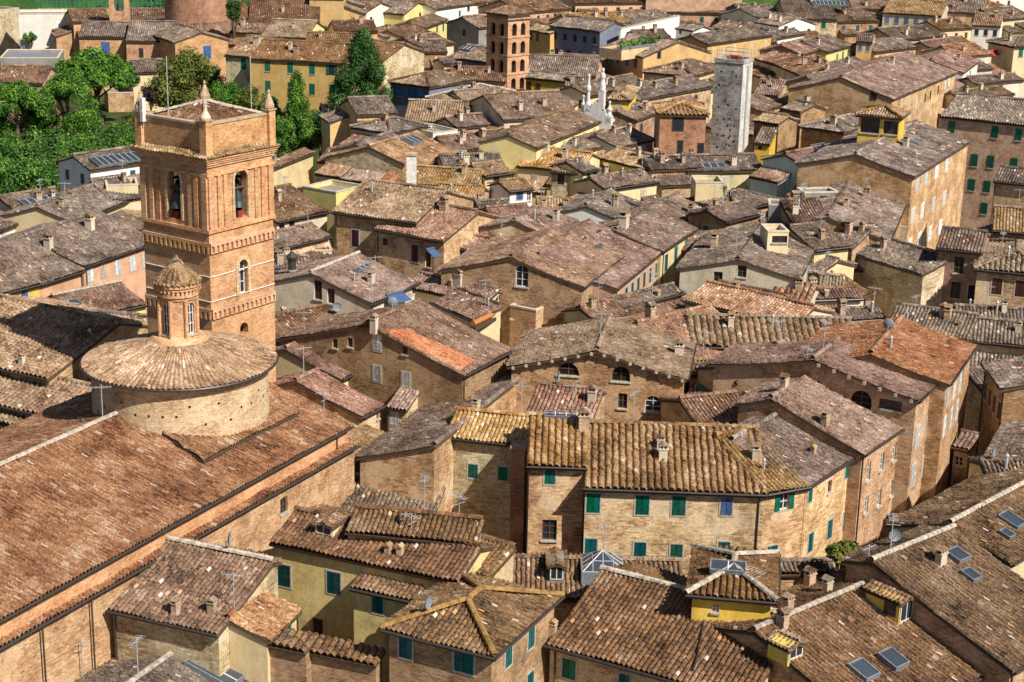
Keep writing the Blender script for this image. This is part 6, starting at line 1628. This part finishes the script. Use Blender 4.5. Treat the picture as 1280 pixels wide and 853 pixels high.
for x, zz, h_ in ((-.2, zt_+.8, 2.4), (D_+.2, zt_+.8, 3.0), (D_*.86, zr_+.9, 4.6)):
    mb = MB(); mb.box(x-.45, x+.45, -.9, 0, zz-.5, zz+.5, M_MARBLE)
    mb.lathe([(.4, .5), (.42, .7), (.3, .9), (.24, h_*.5), (.36, h_*.55), (.36, h_*.65), (.2, h_*.72), (.12, h_*.9), (.2, h_), (.05, h_+.3)], M_MARBLE, 10, (x, -.45, zz)); mb.build('pinnacle', mf)
mb = MB(); x = D_*.28; zz = zr_+1.4
mb.box(x-.42, x+.42, -.86, -.02, zz-.5, zz+2.2, M_MARBLE); zz += 2.0
mb.lathe([(.5, .2), (.46, 1.0), (.34, 1.6), (.42, 2.1), (.36, 2.5), (.14, 2.7), (.2, 2.85), (.24, 3.05), (.18, 3.25), (.04, 3.35)], M_MARBLE, 10, (x, -.45, zz)); mb.tube((x+.3, -.45, zz+2.3), (x+.75, -.6, zz+2.9), .1, M_MARBLE, 6); mb.build('statue', mf)

# tall white chimney stack of its own
tile(1, 0)
# black flue by the bell tower
tile(1, 1)
q = at(px((183, 600)), 14.2)
fo = empty('flue_stack', (q[0], q[1], 0)); tag(fo, 'tall black metal flue rising by the bell tower', 'flue')
zt1 = z_at(q[:2], px((183, 445))[1]); mb = MB(); mb.lathe([(.42, 0), (.42, zt1)], M_METAL, 12); mb.build('pipe', fo)
mb = MB(); mb.lathe([(.55, zt1), (.62, zt1+.3), (.1, zt1+.8)], M_METAL, 12); mb.build('cowl', fo)
mb = MB()
for zz in np.arange(3, zt1, 2.2): mb.lathe([(.5, zz), (.5, zz+.18)], M_STEEL, 12)
mb.build('clamp_ring', fo)
q = at(px((777, 60)), 20.0)
wo = empty('white_chimney_stack', (q[0], q[1], 0)); tag(wo, 'tall white plastered chimney stack standing over the lichen tiles', 'chimney stack')
zt1 = z_at(q[:2], (775+0)/4.0); mb = MB(); mb.box(-.55, .55, -.45, .45, 10, zt1, M_WHITE); mb.build('stack', wo)
mb = MB(); mb.box(-.68, .68, -.58, .58, zt1, zt1+.25, M_CHIM); mb.build('cap', wo)

# ------------------------------------------------------------------ garden walls, fence, car
def wall_run(name, label, cat, P, Q, ztop, th, mat, cop, raw=False):
    A, B = at(px(P), ztop), at(px(Q), ztop); fr = Frame(A, B)
    o = empty(name, tuple(fr.o), fr.rz); tag(o, label, cat)
    mb = MB(); mb.box(0, fr.W, 0, th, 0, ztop-.02, WALLS[mat]); mb.build('wall', o)
    mb = MB()
    if cop == 'tile':
        n = tile_slope(mb, [(-.1, -.35, ztop), (fr.W+.1, -.35, ztop), (fr.W+.1, th+.25, ztop+.35), (-.1, th+.25, ztop+.35)], ROOFS['brown'], .45, .45, 0)
        slab(mb, [(-.1, -.35, ztop), (fr.W+.1, -.35, ztop), (fr.W+.1, th+.25, ztop+.35), (-.1, th+.25, ztop+.35)], n, M_WOOD)
    else: mb.box(-.1, fr.W+.1, -.1, th+.1, ztop, ztop+.15, M_MORT)
    mb.build('coping', o); return o, fr
tile(1, 3)
wall_run('garden_wall', 'brick courtyard wall with a tiled coping, at the lower edge', 'wall', (-160, 600), (250, 685), 12.6, .9, 'brown', 'tile')
wall_run('garden_wall', 'lower brick courtyard wall with a tiled coping next to the roof with ochre hip ridges', 'wall', (215, 672), (600, 748), 12.3, .9, 'brown', 'tile')
tile(3, 0)
wall_run('parapet_wall', 'weathered yellow parapet beside the rooftop loggia', 'wall', (720, 640), (895, 665), 20.6, .4, 'yellow', 'flat')
tile(2, 0)
wall_run('parapet_wall', 'long white parapet running between far roofs', 'wall', (545, 145), (838, 80), 20.6, .4, 'white', 'flat')

def accent(name, label, cat, P, Q, z, r_, mat, zb=0):
    A, B = at(px(P), z), at(px(Q), z); fr = Frame(A, B); o = empty(name, tuple(fr.o+np.array([0, 0, z])), fr.rz); tag(o, label, cat)
    mb = MB(); mb.tube((0, 0, 0), (fr.W, 0, 0), r_, mat, 12); mb.build('roll', o)
    mb = MB()
    if zb: mb.hull([(0, -.3, -r_-.4), (fr.W, -.3, -r_-.4), (fr.W, .3, -r_-.4), (0, .3, -r_-.4)], [(0, -.3, -r_-.05), (fr.W, -.3, -r_-.05), (fr.W, .3, -r_-.05), (0, .3, -r_-.05)], M_WOOD)
    else: mb.hull([(0, -.1, -r_), (fr.W, -.1, -r_), (fr.W, -1.3, -r_-.5), (0, -1.3, -r_-.5)], [(0, -.1, -r_+.03), (fr.W, -.1, -r_+.03), (fr.W, -1.3, -r_-.47), (0, -1.3, -r_-.47)], mat)
    mb.build('casing' if zb else 'canopy', o)
    for x in (.1, fr.W-.1):
        mb = MB(); mb.tube((x, 0, -r_), (x, 0, -3.5), .04, M_METAL, 6); mb.build('post', o)
M_ORA = plain('orange awning cloth', (.5, .2, .06), .8, 0); M_GRN = plain('green awning cloth', (.05, .26, .18), .8, 0); M_CRM = plain('red awning cloth', (.55, .06, .05), .8, 0)
tile(1, 1)
accent('awning', 'rolled orange awning above the small brown roofed house', 'awning', (1085, 768), (1190, 716), 14.8, .26, M_ORA, 1)
accent('awning', 'blue canopy on the little roof terrace between pink roofs', 'awning', (650, 625), (735, 605), 15.6, .12, M_BLUE)
accent('awning', 'small pale blue canopy at the plum shuttered houses', 'awning', (850, 395), (890, 388), 17.3, .1, M_BLUE)
tile(2, 2)
accent('awning', 'green awning over the terrace between the lunette house and grey roofs', 'awning', (930, 195), (1070, 198), 15.9, .15, M_GRN)
tile(3, 0)
accent('awning', 'red awning near the faded orange far roof', 'awning', (1100, 258), (1168, 250), 18.8, .2, M_CRM)

# silver car in the shaded street
tile(3, 1)
q = at(px((792, 632)), 3.2)
# the street floor is at the foot of its houses
car = empty('parked_car', (q[0], q[1], 3.0), R(70)); tag(car, 'silver car parked in the shaded street below the tall tan house', 'car')
M_CAR = plain('silver car paint', (.55, .56, .58), .25, 0, .6, .4, .05)
mb = MB()
sec = [(-2.1, .35, .62), (-2.0, .3, .85), (-1.2, .28, .95), (1.6, .28, .92), (2.05, .3, .8), (2.1, .4, .6)]
prof = [(-2.1, .35), (2.1, .35), (2.12, .75), (1.75, .92), (.95, 1.0), (-1.5, 1.02), (-2.05, .95)]
mb.hull([(x, -.82, z) for x, z in prof], [(x, .82, z) for x, z in prof], M_CAR); mb.build('body', car)
mb = MB(); cab = [(-1.75, 1.0), (1.0, .99), (.35, 1.48), (-1.2, 1.5)]
mb.hull([(x, -.74, z) for x, z in cab], [(x, .74, z) for x, z in cab], M_GLASS); mb.build('glazing', car)
mb = MB(); rf = [(.32, 1.47), (.3, 1.53), (-1.15, 1.55), (-1.22, 1.48)]
mb.hull([(x, -.7, z) for x, z in rf], [(x, .7, z) for x, z in rf], M_CAR); mb.build('roof', car)
for sx in (-1.3, 1.3):
    for sy in (-.84, .84):
        mb = MB(); mb.tube((sx, sy-.1, .33), (sx, sy+.1, .33), .33, M_METAL, 14); w_o = mb.build('wheel', car)
        mb = MB(); yy = sy+(.11 if sy > 0 else -.11); mb.tube((sx, yy-.01, .33), (sx, yy+.01, .33), .2, M_STEEL, 12); mb.build('rim', w_o)
for sy in (-.6, .6):
    mb = MB(); mb.box(2.06, 2.13, sy-.18, sy+.18, .6, .76, M_WHITE); mb.build('headlight', car)

# green railing along the far garden
tile(0, 0)
A, B = at(px((190, 42)), 17.0), at(px((825, 48)), 17.0); fr = Frame(A, B)
fo = empty('garden_fence', tuple(fr.o), fr.rz); tag(fo, 'green post and mesh fence in front of the far hillside green', 'fence')
M_GF = plain('green fence paint', (.03, .2, .14), .6, .1)
for i in range(29):
    mb = MB(); x = fr.W*i/28; mb.tube((x, 0, 0), (x, 0, 20.2), .14, M_GF, 6); mb.build('post', fo)
mb = MB(); mb.box(0, fr.W, -.6, .6, 0, 17, WALLS['orange']); mb.build('base_wall', fo)
mb = MB(); mb.tube((0, 0, 20.1), (fr.W, 0, 20.1), .09, M_GF); mb.tube((0, 0, 18.4), (fr.W, 0, 18.4), .07, M_GF); mb.build('rail', fo)

# ------------------------------------------------------------------ plants
LEAF = {
 'pine': leaf_mat('pine needles', [(0, (.008, .03, .008)), (.35, (.04, .12, .015)), (.65, (.11, .24, .025)), (1, (.26, .40, .05))]),
 'dark': leaf_mat('dark evergreen leaves', [(0, (.008, .03, .008)), (.45, (.032, .09, .02)), (.8, (.075, .17, .035)), (1, (.15, .26, .06))]),
 'bright': leaf_mat('bright green leaves', [(0, (.008, .03, .008)), (.35, (.035, .11, .02)), (.65, (.10, .22, .03)), (1, (.26, .38, .06))]),
 'olive': leaf_mat('yellowish green leaves', [(0, (.02, .035, .008)), (.4, (.085, .11, .02)), (.75, (.18, .2, .035)), (1, (.3, .30, .06))]),
 'purple': leaf_mat('dark purple leaves', [(0, (.012, .006, .012)), (.6, (.04, .02, .035)), (1, (.09, .06, .07))]),
}
M_BARK = plain('bark', (.13, .09, .065), .95, .2, .1)
def leaves(mb, clumps, n, size, mat, flat=0.0):
    """clumps: (x,y,z,rx,ry,rz); small leaf faces spread through the outer part of every clump"""
    vol = np.array([c[3]*c[4]+c[4]*c[5]+c[3]*c[5] for c in clumps]); cnt = np.maximum(6, (n*vol/vol.sum()).astype(int))
    Vs = []
    for c, k in zip(clumps, cnt):
        d = rng.normal(size=(k, 3)); d /= np.linalg.norm(d, axis=1)[:, None]
        rad = rng.uniform(.55, 1.08, (k, 1))
        p = np.array(c[:3])+d*rad*np.array(c[3:6])
        nn = d+rng.normal(0, .55, (k, 3)); nn[:, 2] += .25; nn /= np.linalg.norm(nn, axis=1)[:, None]
        t = np.cross(nn, rng.normal(size=(k, 3))); t /= np.linalg.norm(t, axis=1)[:, None]; b = np.cross(nn, t)
        s1 = rng.uniform(.6, 1.25, (k, 1))*size; s2 = s1*rng.uniform(.45, .8, (k, 1))
        Vs.append(np.stack([p-t*s1, p-b*s2*.7+t*s1*.1, p+t*s1, p+b*s2*.7-t*s1*.1], 1))
    V = np.concatenate(Vs).reshape(-1, 3); F = np.arange(len(V)).reshape(-1, 4)
    mb.grid(V, F, np.zeros((len(F)*4, 2)), mat)
def tree(name, label, p, zc_, hw, hh, kind, leaf, n=3500, base=(0, 0), zg=0, size=None, group=None):
    """p: middle of the crown in the picture at height zc_; hw, hh half width and half height there"""
    c = at(px(p), zc_); s_ = np.linalg.norm(c-CAM)/F_PX/4
    W, Hh = hw*s_, hh*s_
    o = empty(name, (c[0], c[1], zg)); tag(o, label, 'tree', group)
    z0 = zc_-zg; rr = random.Random(int(p[0]*7+p[1]))
    cl = []
    if kind == 'umbrella':
        for i in range(46):
            a, r_ = rr.uniform(0, 6.28), math.sqrt(rr.uniform(0, 1))*.82; q = W*rr.uniform(.18, .30)
            cl.append((W*r_*math.cos(a), W*r_*math.sin(a), z0+Hh*(1.15*(1-r_*r_)-.5)+rr.uniform(-.25, .12)*Hh, q, q, q*.75))
        top = z0-Hh*.3
    elif kind == 'cone':
        for i in range(52):
            t = i/51; r_ = W*(1-t)**.75 if leaf == 'pine' else W*min(1, .75+t)*(1-t**2.2)**.8*1.15; a = i*2.4+rr.uniform(-.5, .5); r_ *= rr.uniform(.6, 1.3); q = max(.35, W*rr.uniform(.28, .46)*(1-t*.45)); t = min(1, max(0, t+rr.uniform(-.05, .05)))
            cl.append((r_*.62*math.cos(a), r_*.62*math.sin(a), z0-Hh+2*Hh*t, q, q, q*1.5))
        top = z0+Hh*.7
    else:
        for i in range(24):
            d = [rr.gauss(0, 1) for _ in range(3)]; m_ = math.sqrt(sum(x*x for x in d)); f = rr.uniform(.35, .78); q = W*rr.uniform(.24, .40)
            cl.append((W*f*d[0]/m_, W*f*d[1]/m_, z0+Hh*f*d[2]/m_, q, q, min(q, Hh*.5)))
        top = z0+Hh*.2
    mb = MB(); leaves(mb, cl, int(n*3.2), size or max(.18, W*.042), LEAF[leaf]); mb.build('crown', o)
    mb = MB(); r0 = max(.18, W*.06)
    mb.tube((base[0], base[1], 0), (base[0]*.3, base[1]*.3, top*.7), r0*1.3, M_BARK, 8, r0); mb.tube((base[0]*.3, base[1]*.3, top*.7), (0, 0, top), r0, M_BARK, 8, r0*.6)
    for c_l in cl[:9]: mb.tube((base[0]*.2, base[1]*.2, top*.72), c_l[:3], r0*.5, M_BARK, 5, r0*.12)
    mb.build('trunk', o)
    return o
TG = 'garden trees in the northwest'
tree('umbrella_pine', 'largest umbrella pine with a bare leaning trunk in front of the brick church', (470, 370), 16.4, 210, 118, 'umbrella', 'pine', 9500, (1.2, 0), 4, group=TG)
tree('umbrella_pine', 'umbrella pine with a rounder crown just below the largest one', (335, 490), 14.8, 160, 130, 'umbrella', 'pine', 4500, (.6, 0), 4, group=TG)
tree('umbrella_pine', 'umbrella pine cut by the western edge of the view', (75, 520), 14.3, 165, 115, 'umbrella', 'pine', 4500, (.4, 0), 4, group=TG)
tree('broadleaf_tree', 'yellowish broadleaf tree in front of the pedimented brick church', (915, 415), 15, 190, 175, 'round', 'olive', 6000, (0, 0), 2, group=TG)
tree('broadleaf_tree', 'small dark purple tree left of the yellowish tree', (752, 465), 14, 48, 48, 'round', 'purple', 900, (0, 0), 2, group=TG)
tree('broadleaf_tree', 'green tree in front of the ochre palace beside the bell tower top', (1130, 490), 14.5, 110, 90, 'round', 'pine', 2200, (0, 0), 2, group=TG)
tree('broadleaf_tree', 'large bright green tree in the northwest garden, nearest the edge', (90, 760), 12, 190, 130, 'round', 'bright', 4500, (0, 0), 3, group=TG)
tree('broadleaf_tree', 'bright green tree beside the glass conservatory roof', (360, 760), 11, 190, 125, 'round', 'bright', 4500, (0, 0), 3, group=TG)
tree('broadleaf_tree', 'bright green tree below the pine trunk', (590, 700), 9.5, 110, 85, 'round', 'bright', 2500, (0, 0), 3, group=TG)
tree('broadleaf_tree', 'yellow green tree between the pines and the garden trees', (230, 620), 10, 120, 70, 'round', 'olive', 2200, (0, 0), 3, group=TG)
tree('broadleaf_tree', 'green tree at the western edge under the cut pine', (20, 640), 10, 110, 80, 'round', 'bright', 2200, (0, 0), 3, group=TG)
tree('broadleaf_tree', 'low green tree next to the grey roofed house at the western edge', (180, 880), 11, 170, 90, 'round', 'bright', 3200, (0, 0), 3, group=TG)
tree('broadleaf_tree', 'dense green tree filling the ground under the largest umbrella pine', (400, 620), 11.5, 130, 75, 'round', 'pine', 2500, (0, 0), 7, group=TG)
tree('broadleaf_tree', 'dense green tree between the two smaller umbrella pines', (195, 560), 12.5, 120, 85, 'round', 'pine', 2500, (0, 0), 7, group=TG)
tree('broadleaf_tree', 'broad bright tree at the very western edge of the gardens', (-10, 880), 11.5, 190, 110, 'round', 'bright', 2500, (0, 0), 7, group=TG)
tree('broadleaf_tree', 'yellow green tree in the gap beside the bare brick garden wall', (690, 620), 10.5, 80, 60, 'round', 'olive', 1500, (0, 0), 7, group=TG)
tree('broadleaf_tree', 'dark tree in the shadow right of the yellowish broadleaf tree', (1075, 400), 14, 80, 90, 'round', 'dark', 1800, (0, 0), 8, group=TG)
tree('broadleaf_tree', 'dark green tree on the skyline right of the great brick drum', (1168, 45), 24, 45, 70, 'round', 'dark', 1200, (0, 0), 2, group=TG)
tree('broadleaf_tree', 'small bush like tree by the pale walls at the northwest', (145, 185), 15, 35, 25, 'round', 'bright', 500, (0, 0), 8, group=TG)
tile(1, 0)
tree('evergreen_tree', 'tall dense dark evergreen at the end of the ochre palace', (530, 412), 18.6, 152, 222, 'cone', 'dark', 15000, (0, 0), 9, group=TG)
tree('evergreen_tree', 'pointed conifer in front of the ochre palace', (205, 570), 15.5, 108, 185, 'cone', 'pine', 6000, (0, 0), 8, group=TG)
tree('broadleaf_tree', 'green tree between the bell tower and the pointed conifer', (60, 560), 15, 85, 120, 'round', 'bright', 2200, (0, 0), 8, group=TG)
tree('broadleaf_tree', 'low leafy tree at the foot of the dark evergreen', (450, 630), 14, 60, 60, 'round', 'olive', 1200, (0, 0), 8, group=TG)
tree('broadleaf_tree', 'green tree filling the gap before the lower floor of the ochre palace', (120, 660), 13, 80, 90, 'round', 'pine', 1800, (0, 0), 8, group=TG)
tree('broadleaf_tree', 'small tree of drooping dark fronds before the ochre palace', (340, 545), 15, 28, 40, 'round', 'purple', 500, (0, 0), 8, group=TG)
tree('broadleaf_tree', 'shrubby tree at the foot of the pointed conifer', (330, 690), 12.5, 70, 40, 'round', 'olive', 900, (0, 0), 8, group=TG)
tree('broadleaf_tree', 'leafy tree rising just beside the bell tower parapet', (-30, 500), 15, 70, 90, 'round', 'olive', 1800, (0, 0), 8, group=TG)
tree('broadleaf_tree', 'bushy dark tree between the pointed conifer and the tall evergreen', (320, 610), 13.5, 75, 70, 'round', 'dark', 1600, (0, 0), 8, group=TG)
tile(2, 0)
tree('broadleaf_tree', 'rounded green tree left of the slate shaded house', (133, 252), 14, 52, 26, 'round', 'bright', 900, (0, 0), 1, group=TG)
tile(3, 3)
tree('broadleaf_tree', 'leafy light green bush growing between the long stone house and the roofs', (375, 205), 12.6, 85, 50, 'round', 'olive', 1600, (0, 0), 3, .2, group=TG)
# plants on the roof terrace
tile(2, 0)
A, B = at(px((548, 252)), 21.3), at(px((772, 222)), 21.3); fr = Frame(A, B)
pt = empty('planted_terrace', tuple(fr.o), fr.rz); tag(pt, 'roof terrace edged with lush green plants above the blue shutters', 'roof terrace')
mb = MB(); mb.box(0, fr.W, 0, 5, 19.5, 21.3, WALLS['cream']); mb.build('deck', pt)
mb = MB(); leaves(mb, [(fr.W*(i+.5)/14, .6+.3*(i % 2), 21.9+.4*math.sin(i*2.1), .9, .8, .8) for i in range(14)], 1600, .22, LEAF['bright']); leaves(mb, [(fr.W-.5, 1+i, 21.9, .8, .8, .7) for i in range(5)], 500, .22, LEAF['bright']); mb.build('foliage', pt)
mb = MB(); mb.box(0, fr.W, -.05, 0, 21.3, 21.8, M_LEAD); mb.build('railing', pt)

# ------------------------------------------------------------------ ground and hills
M_GROUND, nt, b = new_mat('street paving'); 
tc = ND(nt, 'ShaderNodeTexCoord'); n = ND(nt, 'ShaderNodeTexNoise'); n.inputs['Scale'].default_value = .3; n.inputs['Detail'].default_value = 8
nt.links.new(tc.outputs['Object'], n.inputs['Vector']); r = ramp(nt, [(.3, (.05, .045, .04)), (.7, (.12, .105, .09))]); nt.links.new(n.outputs['Fac'], r.inputs['Fac']); nt.links.new(r.outputs['Color'], b.inputs['Base Color'])
mb = MB(); mb.face([(-3000, -500, 0), (3000, -500, 0), (3000, 6000, 0), (-3000, 6000, 0)], M_GROUND); o = mb.build('ground'); tag(o, kind='structure')
M_EARTH = plain('garden earth', (.06, .075, .025), .95, 0, .1, 0, .5, .3)
# (ground) the northwest trees
def garden(pts, z, name):
    tile(0, 0); P = [at(px(p), z) for p in pts]
    mb = MB(); mb.hull([(p[0], p[1], .004) for p in P], [tuple(p) for p in P], M_EARTH); o = mb.build(name); tag(o, kind='structure')
garden([(-300, 1000), (700, 900), (1800, 720), (1800, 480), (700, 420), (-300, 430)], 7.5, 'garden_ground')
# the hillside beyond the roofs
M_HILL, nt, b = new_mat('wooded hillside')
tc = ND(nt, 'ShaderNodeTexCoord'); n = ND(nt, 'ShaderNodeTexNoise'); n.inputs['Scale'].default_value = .06; n.inputs['Detail'].default_value = 10; n.inputs['Roughness'].default_value = .75
nt.links.new(tc.outputs['Object'], n.inputs['Vector']); r = ramp(nt, [(.35, (.012, .035, .01)), (.5, (.04, .10, .02)), (.7, (.10, .17, .045))]); nt.links.new(n.outputs['Fac'], r.inputs['Fac']); nt.links.new(r.outputs['Color'], b.inputs['Base Color'])
nx, ny = 60, 24; V = []
for j in range(ny):
    for i in range(nx):
        x = -400+800*i/(nx-1); y = 500+500*j/(ny-1); h_ = 55*(1-math.exp(-max(0, y-500)/130))+3*math.sin(x*.05+y*.03)+2*math.sin(x*.13-y*.07)
        V.append((x, y, max(-.5, h_-1 if j else -.5)))
idx = np.arange(nx*ny).reshape(ny, nx)
F = np.stack([idx[:-1, :-1], idx[:-1, 1:], idx[1:, 1:], idx[1:, :-1]], -1).reshape(-1, 4)
mb = MB(); mb.grid(np.array(V), F, np.zeros((len(F)*4, 2)), M_HILL); o = mb.build('hill'); tag(o, kind='structure')
mb = MB(); cl = []
for i in range(150):
    x = rng.uniform(-190, 40) if i < 110 else rng.uniform(-190, 190); y = rng.uniform(500, 590); h_ = 55*(1-math.exp(-max(0, y-500)/130)); q = rng.uniform(2.5, 5); cl.append((x, y, h_+q*.6, q, q, q))
leaves(mb, cl, 22000, .8, LEAF['bright']); o = mb.build('hillside_wood'); tag(o, 'green wood covering the hillside beyond the roofs', 'wood', kind='stuff')

# ------------------------------------------------------------------ light, sky, camera
SUN_EL, SUN_AZ = R(44), R(47)     # azimuth measured from straight behind the camera towards its right
sd = np.array([math.sin(SUN_AZ)*math.cos(SUN_EL), -math.cos(SUN_AZ)*math.cos(SUN_EL), math.sin(SUN_EL)])
L = bpy.data.lights.new('sun', 'SUN'); L.energy = 5.0; L.angle = R(.5); L.color = (1.0, .93, .82)
so = bpy.data.objects.new('sun', L); COL.objects.link(so); so.rotation_euler = Vector(sd).to_track_quat('Z', 'Y').to_euler(); so.location = (60, -60, 150)
w = bpy.data.worlds.new('World'); scene.world = w; w.use_nodes = True; nt = w.node_tree
sky = nt.nodes.new('ShaderNodeTexSky'); sky.sky_type = 'NISHITA'; sky.sun_disc = False; sky.sun_elevation = SUN_EL
sky.sun_rotation = math.atan2(sd[0], sd[1])
bg = nt.nodes['Background']; nt.links.new(sky.outputs[0], bg.inputs['Color']); bg.inputs['Strength'].default_value = .05
cam = bpy.data.cameras.new('camera'); co = bpy.data.objects.new('camera', cam); COL.objects.link(co)
cam.sensor_width = 36; cam.lens = 36*F_PX/1280; cam.clip_end = 8000; cam.clip_start = .5
M = Matrix([[*r_, 0] for r_ in np.array([RT, UP, -FW]).T]+[[0, 0, 0, 1]])
co.matrix_world = Matrix.Translation(Vector(CAM)) @ M
scene.camera = co
vs = scene.view_settings; vs.view_transform = 'Standard'; vs.look = 'None'; vs.gamma = 1; vs.use_curve_mapping = False; vs.exposure = .36
scene.cycles.max_bounces = 5; scene.cycles.diffuse_bounces = 3; scene.cycles.glossy_bounces = 2
scene.render.film_transparent = False
for x in WARN: print('WARN', x)
print('houses', len(HOUSES), 'objects', len(bpy.data.objects), 'verts', sum(len(m.vertices) for m in bpy.data.meshes))
